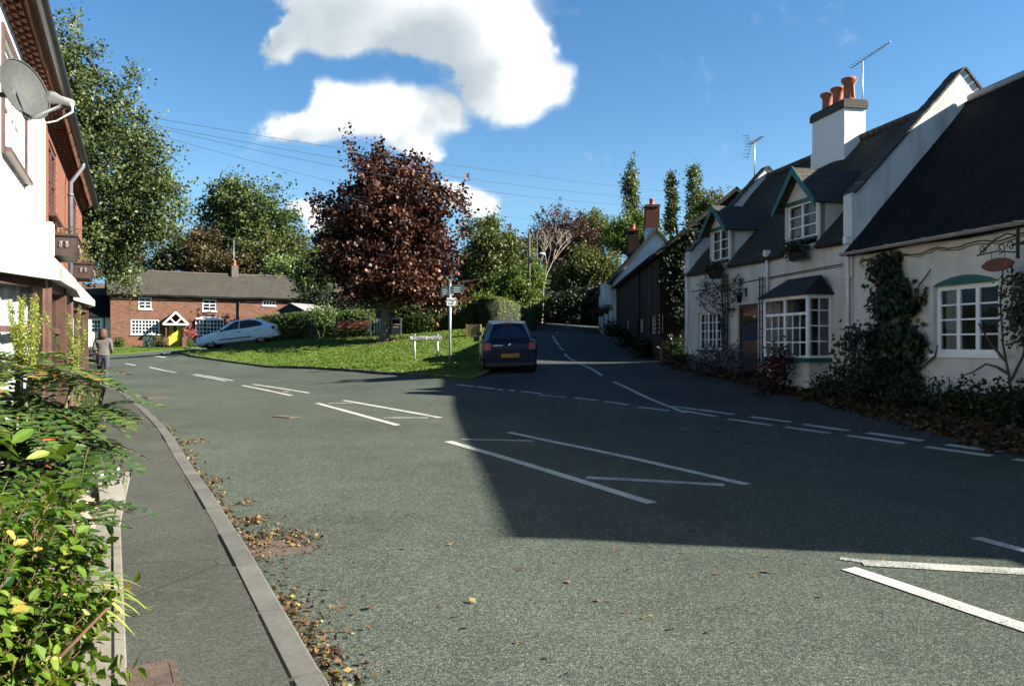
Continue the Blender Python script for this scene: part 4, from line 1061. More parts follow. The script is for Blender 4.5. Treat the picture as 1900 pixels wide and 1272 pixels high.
def brick_house_left():
    ho = F4.root('brick_house', 'orange brick house with window boxes adjoining the brilliant white one', 'house', 4)
    ox = -4.0; zE = 5.42; x0, x1 = 0+ox+.002, 9.7+ox
    ups = [(.55+ox, 1.95+ox, 3.75, 4.98), (6.2+ox, 7.5+ox, 3.75, 4.98)]
    bay = (-1.2+ox, 4.5+ox, .8, 2.2)
    w = MB(); shell(w, x0, x1, 6, 0, zE, 8.2, ups+[(1.0+ox, 4.6+ox, .9, 2.2)], 3); w.build('wall', OBRICK, ho)
    r = MB(); r.slab((x0, -.26, zE-.03), (x1+.15, -.26, zE-.03), (x1+.15, 3, 8.35), (x0, 3, 8.35), .1, 20, 8, .02, 6)
    r.slab((x0, 6.3, zE-.05), (x1+.15, 6.3, zE-.05), (x1+.15, 3, 8.347), (x0, 3, 8.347), .1, 20, 8, .02, 6); r.build('roof', REDTILE, ho)
    eaves_set(ho, x0, x1, zE); gutter(ho, [(x0+.15, -.33, zE-.05), (x1+.15, -.33, zE-.07)], .075)
    for u in ups:
        f = window(ho, *u, .02, 2, 2, .09, .03, mat=BROWNU, casements=2, glass=GLASS_SEE, sill=BROWNU)
    X = 3.9+ox; q = MB(); q.tube([(X, -.32, zE-.1), (X, -.32, zE-.2), (X, -.1, zE-.55), (X, -.1, 2.7)], .045, 8)
    for z in (4.6, 3.6): q.lathe((X, -.1, z), [(.058, 0), (.058, .05)], 8)
    q.build('downpipe', plain('grey_downpipe', (0.16, 0.16, 0.18), .5, .15), ho)
    P = [Vector(v) for v in ((-3.55+ox, -.42, 0), (-2.0+ox, -.34, 0), (.4+ox, -.52, 0), (2.2+ox, -.36, 0), (4.3+ox, -.0, 0))]
    c0, c1 = .85, 2.2; q = MB(); pn = MB(); nt = MB(); rf = MB()
    for i, (A, B) in enumerate(zip(P[:-1], P[1:])):
        L = (B-A).length; n = max(1, round(L/.75)); d_ = (B-A).normalized()
        for k in range(n+1): X_ = A.lerp(B, k/n); q.bar((X_.x, X_.y, c0), (X_.x, X_.y, c1), .12 if k in (0, n) else .07, .10, up=d_)
        for z in (c0+.04, c1-.05): q.bar((A.x, A.y, z), (B.x, B.y, z), .10, .10)
        pn.add([(A.x, A.y+.012, c0), (B.x, B.y+.012, c0), (B.x, B.y+.012, c1), (A.x, A.y+.012, c1)], [(0, 1, 2, 3)])
        m_ = int(L/.03); vs = []
        for k in range(m_+1):
            X_ = A.lerp(B, k/m_); o = .12+.02*math.sin(k*1.7); vs += [(X_.x, X_.y+o, c0+.05), (X_.x, X_.y+o, c1-.06)]
        nt.add(vs, [(2*k, 2*k+2, 2*k+3, 2*k+1) for k in range(m_)], True)
    bo = q.build('bay_window', BROWNU, ho); pn.build('pane', GLASS_SEE, bo); nt.build('net_curtain', NET, bo)
    bs = MB(); bs.prism([(p.x, p.y+(.05 if i < 4 else 0), 0) for i, p in enumerate(P)]+[(P[0].x, 0, 0)], (0, 0, c0)); bs.build('bay_base', OBRICK, bo)
    lead = plain('white_painted_lead', (0.25, 0.26, 0.235), .6, .35, 2.5, .3)
    E = [(P[0].x-.3, -.58, 2.24), (P[1].x, -.52, 2.28), (P[2].x, -.68, 2.30), (P[3].x, -.50, 2.34), (P[4].x+.3, 0, 2.5)]
    T = [(P[0].x-.1, -.0, 3.0), (P[1].x, -.04, 3.05), (P[2].x, -.04, 3.05), (P[3].x, -.04, 3.05), (P[4].x+.1, 0, 3.05)]
    rf.add(E+T, [(i, i+1, 6+i, 5+i) for i in range(4)]); rf.add([(e[0], e[1], e[2]-.09) for e in E]+E, [(i, i+1, 6+i, 5+i) for i in range(4)]); rf.add([(e[0], e[1], e[2]-.09) for e in E], [(0, 1, 2, 3, 4)])
    rf.build('bay_roof', lead, bo)
    q = MB(); X = F4.px(84, 485, -.25)[0]+ox; q.box(X-.14, X+.14, -.34, -.1, 2.72, 3.12); q.lathe((X, -.33, 2.92), [(.02, 0), (.05, -.004), (.02, -.02)], 8, 'y')
    q.build('alarm_box', WHITE, ho)
brick_house_left()
def window_box(x, z, label, seed):
    b = F4.root('window_box', label, 'window box', x, -.18, z, 'window boxes on the brick house'); g = random.Random(seed)
    m = MB(); m.prism([(-.65, -.16, -.16), (-.65, .16, -.16), (-.65, .19, .17), (-.65, -.22, .17)], (1.3, 0, 0)); m.box(-.68, .68, -.235, .2, .17, .2)
    m.build('trough', plain('brown_trough', (0.05, 0.027, 0.022), .6, .3, 8, .4), b)
    m = MB()
    for s in (-1, 1):
        P = [(-.67, -.03+s*(.02+.05*t/6+.03*math.sin(t)), .03+.05*math.cos(t*1.05)) for t in range(7)]; m.tube(P, .005, 5)
    m.tube([(-.5+.1*i, -.235, .0+.05*math.sin(i*1.2)) for i in range(11)], .006, 5); m.build('scrollwork', plain('dull_white_iron', (.4, .4, .38), .6), b)
    pts = []
    for i in range(160):
        t = g.uniform(-.6, .6); h = g.random()**.7*.28; pts.append((t, g.gauss(-.02, .11), .2+h*g.uniform(.2, 1)))
    for i in range(130): pts.append((g.uniform(.0, .68), g.gauss(-.26, .05), .2-g.random()*.34))
    leaf_clump('plants', pts, .06, leafmat('dry_plant', [(0, (.12, .06, .035)), (.4, (.20, .13, .07)), (.75, (.13, .15, .04)), (1, (.3, .24, .08))]), b, .4, seed=seed)
window_box(1.3, 3.22, 'nearer brown window box with straggly dying plants under the upstairs window', 3)
window_box(6.85, 3.26, 'farther brown window box by the end of the brick house, full of dry twiggy plants', 5)
def dish():
    dx, dz = F4.px(46, 166, -.52); d = F4.root('satellite_dish', 'grey mesh satellite dish on a wall bracket of the white house', 'satellite dish', dx, 0, dz)
    mesh_ = plain('grey_perforated_dish', (0.055, 0.06, 0.055), .7, .2, 30, .3)
    n0 = Matrix.Rotation(-A4, 3, 'Z') @ Vector((.94, -.30, .28)).normalized(); zx = Vector((0, 0, 1)); xx = zx.cross(n0).normalized(); yy = n0.cross(xx); c = Vector((0, -.52, 0))
    tr = lambda p: tuple(c+xx*p[0]+yy*p[1]+n0*p[2])
    m = MB(); n = 32; vs = []; fs = []
    for j in range(8):
        r = j/7
        for k in range(n):
            t = 2*math.pi*k/n; vs.append(tr((r*.20*math.cos(t), r*.235*math.sin(t), .075*r*r-.07)))
    for j in range(7):
        for k in range(n): k2 = (k+1) % n; fs.append((j*n+k, j*n+k2, (j+1)*n+k2, (j+1)*n+k))
    m.add(vs, fs, True)
    m.tube([tr((0.20*math.cos(2*math.pi*k/n), 0.235*math.sin(2*math.pi*k/n), .005)) for k in range(n+1)], .007, 5); m.build('reflector', mesh_, d)
    m = MB(); b0 = Vector(tr((0, -.02, -.09))); m.tube([(b0.x-.15, 0, b0.z-.05), (b0.x-.15, -.2, b0.z-.05), b0], .02, 8); m.box(b0.x-.23, b0.x-.07, -.02, -.001, b0.z-.2, b0.z+.1)
    m.bar(tr((0, -.23, -.03)), tr((0, .06, -.085)), .05, .03); m.bar(tr((-.06, 0, -.085)), tr((.06, 0, -.085)), .05, .05); m.build('bracket', plain('dark_steel', (.07, .075, .075), .5, .2), d)
    a = tr((0, -.225, -.02)); e = tr((0, -.25, .30)); m = MB(); m.tube([a, e], .013, 6); m.build('feed_arm', GALV, d)
    m = MB(); q = Vector(tr((0, -.18, .27))); f = (c-q).normalized(); m.tube([q+f*.06, q+f*.02, q-f*.03, q-f*.16], [.045, .043, .03, .026], 12); m.bar(e, q-f*.03, .02); m.build('receiver', plain('receiver_grey', (.22, .22, .21), .5), d)
    m = MB(); g_ = q-f*.16; m.tube([g_, g_+Vector((.01, 0, -.06)), Vector(e)+Vector((-.02, .03, -.12)), Vector(a)+Vector((.06, 0, -.04)), Vector(a)], .006, 5); m.build('cable', WHITE, d)
dish()

# ================================================================== brick cottage with the yellow door, far left
F5 = Frame(-31.26, 60.0, math.atan2(7.2, 12.7))
SUNBRICK = brick('weathered_orange_brick', (0.36, 0.165, 0.10), (0.17, 0.085, 0.06), (0.30, 0.25, 0.19), .3, .11, .55)
GREYTILE = tiles('grey_mossy_tiles', (0.045, 0.043, 0.036), (0.09, 0.08, 0.065), (0.06, 0.062, 0.03), .2, .14, .5)
def yellow_door_cottage():
    ho = F5.root('brick_cottage', 'long sunlit red brick cottage with a yellow front door and gabled porch', 'cottage', 7)
    ox = -7.0; P = lambda x, y, yl=0: (F5.px(x, y, yl)[0]+ox, F5.px(x, y, yl)[1])
    x0 = P(205, 600)[0]; x1 = P(557, 600)[0]; zE = P(205, 541)[1]; zR = F5.px(240, 501, 3)[1]
    def hole(a, b, t, bt): A, z1 = P(a, t); B, _ = P(b, t); _, z0 = P(a, bt); return (A, B, z0, z1)
    ul, ur, ll, bow, fr = hole(257, 282, 551, 573), hole(376, 402, 555, 577), hole(243, 296, 592, 620), hole(363, 414, 593, 621), hole(487, 512, 557, 567)
    dr = hole(313, 337, 601, 642)
    w = MB(); shell(w, x0, x1, 6, .2, zE, zR-.1, [ul, ur, ll, bow, fr, dr], 3); w.build('wall', SUNBRICK, ho)
    r = MB(); r.slab((x0-.25, -.35, zE-.12), (x1+.3, -.35, zE-.12), (x1+.3, 3, zR), (x0-.25, 3, zR), .16, 24, 8, .05, 7, .06)
    r.slab((x0-.25, 6.35, zE-.12), (x1+.3, 6.35, zE-.12), (x1+.3, 3, zR-.003), (x0-.25, 3, zR-.003), .16, 24, 8, .05, 7, .06); rf = r.build('roof', GREYTILE, ho)
    m = MB(); m.tube([(x0-.2+(x1-x0+.4)*i/30, 3, zR+.02-.06*math.sin(math.pi*i/30)) for i in range(31)], .1, 7); m.build('ridge_tiles', plain('ridge_tile', (0.10, 0.075, 0.06), .9, .3, 5, .4), rf)
    gutter(ho, [(x0, -.42, zE-.18), (x1, -.42, zE-.18)], .06)
    for h, c, rr in ((ul, 2, 3), (ur, 2, 3), (fr, 4, 1)): window(ho, *h, .04, c, rr, .09, .055, sill=WHITE)
    window(ho, *ll, .03, 8, 4, .08, .04, sill=WHITE, curtain=None)
    # shallow bow window with a white hood
    a, b, c, d = bow; n = 8; q = MB(); bowp = [(a+(b-a)*i/n, -.42*math.sin(math.pi*(.12+.76*i/n))) for i in range(n+1)]
    for i, (x, y) in enumerate(bowp): q.bar((x, y, c), (x, y, d), .07 if i in (0, n) else .038)
    for j in range(5):
        z = c+(d-c)*j/4
        for A, B in zip(bowp[:-1], bowp[1:]): q.bar((A[0], A[1], z), (B[0], B[1], z), .05, .08 if j in (0, 4) else .045)
    bo = q.build('bow_window', WHITE, ho); q = MB()
    for A, B in zip(bowp[:-1], bowp[1:]): q.add([(A[0], A[1]+.01, c), (B[0], B[1]+.01, c), (B[0], B[1]+.01, d), (A[0], A[1]+.01, d)], [(0, 1, 2, 3)])
    q.build('pane', GLASS, bo)
    q = MB(); ztop = P(385, 587)[1]; q.add([(x, y-.1, d+.02) for x, y in bowp]+[(x, -.01, d+.03+(ztop-d)*math.sin(math.pi*(.1+.8*i/n))) for i, (x, y) in enumerate(bowp)], [(i, i+1, n+2+i, n+1+i) for i in range(n)])
    q.add([(x, y-.1, d+.02) for x, y in bowp], [tuple(range(n+1))]); q.build('hood', WHITE, bo)
    q = MB(); q.prism([(x, y, .2) for x, y in bowp], (0, 0, c-.2)); q.build('bay_base', SUNBRICK, bo)
    a, b, c, d = dr; q = MB(); q.box(a, b, .1, .16, c, d-.002)
    do = q.build('door', plain('yellow_paint', (0.80, 0.72, 0.04), .5, .06, 3), ho)
    q = MB(); q.box((a+b)/2-.12, (a+b)/2+.12, .085, .099, c+1.15, d-.15); q.build('door_glass', GLASS, do)
    q = MB(); q.lathe((a+.18, .085, c+1.0), [(.03, 0), (.03, .015)], 8, 'y'); q.build('handle', plain('brass', (0.5, 0.36, 0.12), .3, .1, 5, 0, 1.0), do)
    # porch
    yo = -1.1; pa, zb = P(302, 600, yo); pb, _ = P(349, 602, yo); pt = P(323, 579, yo)[1]; cx = (pa+pb)/2; g0 = .9
    q = MB()
    for x in (pa+.25, pb-.25):
        for y in (yo+.08, -.1): q.box(x-.05, x+.05, y-.05, y+.05, 2.0 if y < -.5 else 1.4, zb)
        q.box(x-.2, x+.2, yo-.05, -.002, g0, 2.0)
    po = q.build('porch', plain('porch_brick_brown', (0.12, 0.055, 0.04), .85, .3, 9, .4), ho)
    r = MB(); W = (pb-pa)/2
    for s in (-1, 1): r.slab((cx+s*W, yo-.1, zb-.05), (cx+s*W, .0, zb-.05), (cx, .0, pt+.05), (cx, yo-.1, pt+.05), .07, 6, 5, .01, 3)
    r.build('porch_roof', GREYTILE, po)
    t = MB(); yy = yo-.16
    t.bar((pa, yy, zb-.05), (pb, yy, zb-.05), .06, .13); t.bar((pa, yy-.004, zb-.05), (cx, yy-.004, pt), .06, .13); t.bar((pb, yy-.004, zb-.05), (cx, yy-.004, pt), .06, .13)
    t.bar((cx, yy+.004, zb), (cx-W*.45, yy+.004, (zb+pt)/2), .05, .1); t.bar((cx, yy+.004, zb), (cx+W*.45, yy+.004, (zb+pt)/2), .05, .1); t.build('porch_truss', WHITE, po)
    c = MB(); X, _ = P(435, 500, 3); c.box(X-.28, X+.28, 2.7, 3.3, zR-.4, zR+.75); co = c.build('chimney', brick('grey_chimney_brick', (0.25, 0.2, 0.17), (0.19, 0.14, 0.12), (0.2, 0.18, 0.15)), ho)
    c = MB(); pot(c, X, 3, zR+.75, .5, .14, .8); c.build('chimney_pot', TERRA, co)
    c = MB(); X2, _ = P(443, 560); c.tube([(X2, -.1, zE-.3), (X2, -.1, 1.6)], .06, 8); c.box(X2-.12, X2+.12, -.2, -.02, zE-.35, zE-.15); c.build('downpipe', BLACK, ho)
yellow_door_cottage()
def aerial(F, x, y, z, h, blen, label, ang=0, kind=0, tilt=8):
    a = F.root('television_aerial', label, 'aerial', x, y, z, 'television aerials on the roofs')
    m = MB(); m.tube([(0, 0, 0), (0, 0, h)], .018, 6); m.build('mast', GALV, a)
    m = MB(); d = Vector((math.cos(R(ang)), math.sin(R(ang)), math.sin(R(tilt)))); s = Vector((-d.y, d.x, 0)).normalized(); o = Vector((0, 0, h))
    m.tube([o-d*blen*.3, o+d*blen*.7], .012, 5)
    n = 12
    for i in range(n):
        p = o+d*(blen*(-.28+.96*i/n)); L = .17-.006*i; m.tube([p-s*L, p+s*L], .006, 4)
    if kind:
        for k in (-1, 1):
            b = o-d*blen*.3
            for j in range(4): q = b-d*(.02+.07*j)*1.0+Vector((0, 0, k*.10*(j+.6))); m.tube([q-s*.2, q+s*.2], .006, 4)
            m.tube([b, b-d*.28+Vector((0, 0, k*.4))], .008, 4)
    m.build('elements', plain('aerial_metal', (0.10, 0.10, 0.11), .5, .1, 5, 0, .5), a)
X = F5.px(443, 560)[0]; aerial(F5, X+.15, 3.15, 7.2, 3.4, 1.6, 'tall mast aerial on the chimney of the long brick cottage', 200, 1)
zc = F1.px(1567, 183, 2.2)[1]
aerial(F1, F1.px(1603, 183, 2.75)[0]-.05, 2.75, zc-.5, 1.55, 1.25, 'aerial rising behind the three pots on the big white chimney', 12, 0, 12)
X, Z = F1.px(1400, 320, RD1-.3); aerial(F1, X, RD1-.3, Z-.25, 1.25, 1.1, 'aerial with a V shaped reflector by the far gable of the white cottage', -6, 1, 0)

F6 = Frame(-33.9, 57.5, math.atan2(2.2, 2.6))
def far_white_cottage():
    F = Frame(-37.5, 57.6, R(28)); ho = F.root('small_white_cottage', 'small white cottage with black roof standing in shade, left of the long brick one', 'cottage')
    WH = render_wall('white_render', (0.68, 0.68, 0.66), (0.45, 0.45, 0.43), .4)
    P = lambda x, y, yl=0: F.px(x, y, yl)
    x0 = P(110, 600)[0]; x1 = P(206, 600)[0]; zE = P(180, 584)[1]; zR = F.px(180, 547, 2.0)[1]
    a, z1 = P(168, 592); b, _ = P(188, 592); _, z0 = P(168, 617); h = (a, b, z0, z1)
    w = MB(); shell(w, x0, x1, 2.6, .2, zE, zR-.1, [h], 2.0, ze2=zE+1); w.build('wall', WH, ho)
    r = MB(); r.slab((x0-.2, -.25, zE-.1), (x1, -.25, zE-.1), (x1, 2.0, zR), (x0-.2, 2.0, zR), .12, 10, 5, .03, 2); r.build('roof', RIB, ho)
    window(ho, *h, .05, 3, 3, .08, .05); q = MB(); q.tube([(P(193, 600)[0], -.08, 1), (P(193, 600)[0], -.08, zE)], .05, 6); q.build('downpipe', BLACK, ho)
    m = MB(); zR2 = F.px(180, 526, 5)[1]; zE2 = F.px(180, 556, 2.6)[1]
    shell(m, x0, x1, 5, .2, zE2-.05, zR2-.1, [], 2.5, y0=2.61); m.build('rear_wall', WH, ho)
    r = MB(); r.slab((x0-.2, 2.4, zE2-.1), (x1+.1, 2.4, zE2-.1), (x1+.1, 5, zR2), (x0-.2, 5, zR2), .12, 10, 5, .03, 4); r.slab((x0-.2, 7.6, zE2-.1), (x1+.1, 7.6, zE2-.1), (x1+.1, 5, zR2-.003), (x0-.2, 5, zR2-.003), .12, 10, 5, .03, 4); r.build('rear_roof', BRTILE, ho)
far_white_cottage()
def shed():
    F = Frame(*xy(w3(541, 580, 49)), R(-25)); ho = F.root('garden_shed', 'dark green garden shed with pale grey roof peeping over the hedge', 'shed')
    z0 = F.g(0, 0)-.2; zr = CAMZ+(636-562)/FPX*49; ze = zr-.42
    w = MB(); P = [(-1.0, 0, z0), (1.0, 0, z0), (1.0, 0, ze), (0, 0, zr-.04), (-1.0, 0, ze)]; w.prism(P, (0, 2.2, 0)); w.build('walls', plain('shed_boards', (0.03, 0.045, 0.035), .8, .3, 3, .4), ho)
    r = MB()
    for s in (-1, 1): r.slab((s*1.15, -.12, ze-.06), (s*1.15, 2.3, ze-.06), (0, 2.3, zr), (0, -.12, zr), .04, 3, 3, 0)
    r.build('roof', plain('grey_felt', (0.27, 0.27, 0.26), .85, .15, 4), ho)
shed()

# ================================================================== furniture of the green and the street
def text(parent, s, size, loc, rot, mat, ext=.002, align='CENTER', sx=1.0):
    c = bpy.data.curves.new('lettering', 'FONT'); c.body = s; c.size = size; c.extrude = ext; c.align_x = align; c.align_y = 'CENTER'
    c.materials.append(mat); o = bpy.data.objects.new('lettering', c); link(o, parent); o.location = loc; o.rotation_euler = rot; o.scale = (sx, 1, 1)
    dg = bpy.context.evaluated_depsgraph_get(); dg.update(); me = bpy.data.meshes.new_from_object(o.evaluated_get(dg)); bpy.data.objects.remove(o)
    if not me.materials: me.materials.append(mat)
    o = bpy.data.objects.new('lettering', me); link(o, parent); o.location = loc; o.rotation_euler = rot; o.scale = (sx, 1, 1); return o
SIGNW = plain('sign_white', (0.50, 0.51, 0.49), .4, .03); SIGNB = plain('sign_black', (0.01, 0.01, 0.012), .5, .1)
def village_green_sign():
    d = 29.0; a, b = w3(770, 668, d), w3(812, 668, d); z = H(a[0], a[1]); c = ((a[0]+b[0])/2, d)
    r = empty('name_sign', (c[0], c[1], z), R(6), 'low white name sign reading Village Green on two posts', 'sign'); W = 60/FPX*d
    zt = CAMZ+(636-622)/FPX*d-z; zb = CAMZ+(636-629.5)/FPX*d-z
    for x in (-.43, .43):
        m = MB(); m.tube([(x, .03, -.3), (x, .03, zt+.05)], .032, 8); m.build('post', GALV, r)
    m = MB(); m.box(-W/2, W/2, -.02, -.004, zb, zt); p = m.build('plate', SIGNW, r)
    m = MB(); t = .010
    m.box(-W/2, W/2, -.026, -.0205, zt-t, zt); m.box(-W/2, W/2, -.026, -.0205, zb, zb+t); m.box(-W/2, -W/2+t, -.026, -.0205, zb+t, zt-t); m.box(W/2-t, W/2, -.026, -.0205, zb+t, zt-t); m.build('border', SIGNB, p)
    text(p, 'Village Green', .175, (0.02, -.0215, (zt+zb)/2-.005), (R(90), 0, 0), SIGNB, .001, sx=1.12)
village_green_sign()
def finger_post():
    d = 27.5; a = w3(835, 664, d); z = H(a[0], a[1]); r = empty('signpost', (a[0], a[1], z), R(8), 'tall grey post carrying two green finger boards and a white arrow board', 'signpost')
    def zz(py): return CAMZ+(636-py)/FPX*d-z
    m = MB(); m.tube([(0, 0, -.3), (0, 0, zz(527))], .045, 10); m.lathe((0, 0, zz(527)), [(.05, 0), (.05, .02), (.01, .05)], 10); m.build('post', GALV, r)
    dg = plain('dull_green_board', (0.035, 0.07, 0.06), .5, .15, 6); k = d/FPX
    for (x0, x1, t0, t1, b0, b1, ry) in ((-17*k, -.06, 534, 532, 549, 547, 0), (.06, 25*k, 530, 527, 545, 542, 0)):
        m = MB(); m.prism([(x0, -.06, zz(b0)), (x1, -.06, zz(b1)), (x1+(.05 if x1 > .1 else 0), -.06, (zz(b1)+zz(t1))/2), (x1, -.06, zz(t1)), (x0, -.06, zz(t0))], (0, .025, 0)); p = m.build('finger_board', dg, r)
        pl = plain('board_lettering_grey', (0.42, 0.47, 0.45), .6, .1); m = MB()
        for j in range(3):
            zc = zz(t0)+(zz(b0)-zz(t0))*(.25+.25*j); m.box(x0+.06, x0+.06+(x1-x0)*random.uniform(.45, .7), -.063, -.0605, zc-.012, zc+.012)
        m.build('faded_lines', pl, p)
    m = MB(); x0, x1 = -6.3*k, 11.2*k; zt, zb = zz(552.5), zz(567)
    m.prism([(x0, -.062, zb), (x1, -.062, zb), (x1+3.5*k, -.062, (zt+zb)/2), (x1, -.062, zt), (x0, -.062, zt)], (0, .02, 0)); p = m.build('arrow_board', SIGNW, r)
    m = MB(); cx = x1+.5*k; zm = (zt+zb)/2
    for s in (-1, 1): m.bar((cx-.03, -.066, zm+s*.10), (cx+.035, -.066, zm), .004, .03, up=(0, 1, 0)) if False else m.prism([(cx-.045, -.0665, zm+s*.115), (cx-.015, -.0665, zm+s*.115), (cx+.045, -.0665, zm), (cx+.015, -.0665, zm)], (0, .004, 0))
    m.build('arrow_mark', SIGNB, p)
    text(p, 'Village', .115, ((x0+x1)/2-.02, -.064, zm+.055), (R(90), 0, 0), SIGNB, .001); text(p, 'Hall', .115, ((x0+x1)/2-.02, -.064, zm-.065), (R(90), 0, 0), SIGNB, .001)
finger_post()
def bench():
    d = 43.0; a, b = w3(624, 628, d), w3(685, 628, d); c = ((a[0]+b[0])/2, d); z = H(*c)
    r = empty('park_bench', (*c, z+.07), 0, 'brown slatted bench facing the road in front of the hedge', 'bench'); W = (b[0]-a[0]); wood = plain('bench_wood', (0.30, 0.10, 0.05), .6, .2, 8, .3); g = plain('dark_grey_iron', (0.03, 0.035, 0.05), .5, .15)
    for x in (-W/2, W/2):
        m = MB(); m.bar((x, -.45, 0), (x, -.45, .62), .06); m.bar((x, .02, 0), (x, .12, .95), .06); m.bar((x, -.47, .62), (x, .08, .62), .06, .05); m.bar((x, -.45, .38), (x, .04, .38), .06, .05); m.build('end_frame', g, r)
    m = MB()
    for i in range(4): m.box(-W/2+.03, W/2-.03, -.42+i*.11, -.33+i*.11, .40, .435)
    m.build('seat', wood, r); m = MB()
    for i in range(3): m.box(-W/2+.03, W/2-.03, .03+i*.02, .06+i*.02, .55+i*.15, .66+i*.15)
    m.build('backrest', wood, r)
bench()
def litter_bin():
    d = 44.0; a = w3(736, 627, d); z = H(a[0], d)+.03; r = empty('litter_bin', (a[0], d, z), 0, 'black litter bin with pale top bands right of the red tree trunk', 'litter bin'); w = .26
    m = MB(); m.box(-w, w, -w, w, 0, .62); m.box(-w, -w+.05, -w, w, .62, .85); m.box(w-.05, w, -w, w, .62, .85); m.box(-w+.05, w-.05, w-.05, w, .62, .85); m.build('body', plain('bin_black', (0.03, 0.035, 0.045), .5, .1), r)
    m = MB(); m.box(-w-.02, w+.02, -w-.02, w+.02, .852, .93); m.build('lid', plain('bin_lid', (0.05, 0.055, 0.07), .5, .1), r)
    m = MB(); m.box(-w, w, -w-.008, -w-.001, .56, .60); m.box(-w+.1, w-.1, -w-.008, -w-.001, .40, .44); m.build('band', plain('bin_gold', (0.55, 0.5, 0.35), .4, .1), r)
litter_bin()
def gate():
    d = 45.5; a = w3(706, 625, d); z = H(a[0], d); r = empty('picket_gate', (a[0], d, z), 0, 'pale green picket gate in the hedge gap left of the trunk', 'gate')
    m = MB()
    for i in range(6): x = -.42+i*.165; m.prism([(x, 0, .05), (x+.1, 0, .05), (x+.1, 0, .92), (x+.05, 0, 1.0), (x, 0, .92)], (0, .025, 0))
    m.build('pickets', plain('pale_green_paint', (0.28, 0.38, 0.32), .6, .1), r); m = MB(); m.box(-.45, .52, .03, .07, .25, .34); m.box(-.45, .52, .03, .07, .75, .84); m.build('rail', plain('pale_green_paint', (0.28, 0.38, 0.32), .6, .1), r)
gate()
def low_lamp():
    d = 42.5; a = w3(579.5, 629, d); z = H(a[0], d)+.06; r = empty('low_lamp_post', (a[0], d, z), 0, 'short dark lamp post with small lantern before the white flowering bush', 'lamp post')
    m = MB(); m.lathe((0, 0, 0), [(.1, 0), (.1, .08), (.05, .12), (.04, .8)], 10); m.build('post', BLACK, r)
    m = MB(); m.lathe((0, 0, .8), [(.06, 0), (.09, .16), (.09, .17)], 8); m.build('lantern', plain('dull_lamp_glass', (0.35, 0.28, 0.22), .2, .1), r); m = MB(); m.lathe((0, 0, .97), [(.13, 0), (.02, .09)], 8); m.build('cap', BLACK, r)
low_lamp()
def board():
    d = 36.0; a = w3(879, 625, d); z = H(a[0], d)+.05; r = empty('timber_planter', (a[0], d+.2, z), R(-4), 'square weathered timber planter box between the hedge and the parked cars', 'planter')
    k = d/FPX; wd = plain('weathered_timber', (0.28, 0.19, 0.09), .8, .25, 5, .4)
    m = MB()
    for i in range(4): m.box(-13*k, 13*k, -.25, .25, i*.14, i*.14+.134)
    m.build('box', wd, r); m = MB()
    for x in (-13*k, 13*k): m.box(x-.03, x+.03, -.28, -.252, 0, .58)
    m.build('corner_post', wd, r)
board()
def wire_line(p, q, sag, label, group='overhead wires across the sky', r=.0075):
    m = MB(); p = Vector(p); q = Vector(q); P = [p.lerp(q, i/24)-Vector((0, 0, 4*sag*(i/24)*(1-i/24))) for i in range(25)]
    c = P[0].copy(); m.tube([x-c for x in P], r, 4); o = m.build('overhead_wire', plain('wire_dark', (0.02, 0.02, 0.022), .6, .1), None, c); tag(o, label, 'wire', group)
wire_line(w3(255, 214, 30), w3(1285, 360, 48), .25, 'highest single wire passing behind the top of the red tree')
wire_line(w3(255, 226, 30), w3(1285, 375, 48), .45, 'upper wire of the close pair under the highest one')
wire_line(w3(255, 228, 31), w3(1285, 384, 48), .80, 'lower wire of the close pair under the highest one')
wire_line(w3(290, 250, 30), w3(1003, 409, 66), .5, 'faint thin wire slanting down to the hillside pole')
def tele_pole(px, pt, pb, d, label, lamp=False):
    a = w3(px, pb, d); z = H(a[0], d); zt = CAMZ+(636-pt)/FPX*d; r = empty('telegraph_pole', (a[0], d, z), 0, label, 'telegraph pole')
    m = MB(); m.tube([(0, 0, -.5), (0, 0, zt-z)], [.13, .09], 8); m.build('pole', BARK, r); m = MB(); m.box(-.8, .8, -.06, .06, zt-z-.5, zt-z-.38)
    for x in (-.7, -.3, .3, .7): m.lathe((x, 0, zt-z-.38), [(.04, 0), (.05, .08), (.02, .12)], 6)
    m.build('crossarm', BARKG, r)
    if lamp:
        zl = CAMZ+(636-474)/FPX*d-z; m = MB(); m.tube([(0, 0, zl-.3), (.25, -.1, zl), (.5, -.1, zl+.05)], .03, 6); m.build('lamp_arm', GALV, r); m = MB(); m.lathe((.85, -.1, zl+.0), [(.05, -.0), (.3, .05), (.28, .13), (.1, .2)], 10); m.build('lamp_head', plain('lamp_pale', (.6, .6, .6), .4), r)
tele_pole(982, 432, 560, 54, 'wooden telegraph pole with a street lamp head, above the big hedge', True)
tele_pole(996, 434, 600, 70, 'thin bare wooden pole farther up the lane')
for i, (y0, y1) in enumerate(((436, 452), (441, 457), (446, 463), (452, 470))):
    wire_line(w3(996, y0, 70), w3(1178, y1+2, 62), .35, ['topmost', 'second', 'third', 'lowest'][i]+' of the four wires running from the bare pole to the brick chimney', 'wires up the lane', .011)
wire_line(w3(850, 523, 30), w3(925, 506, 50), .1, 'short wire crossing the bushes right of the red tree', 'wires up the lane', .009)
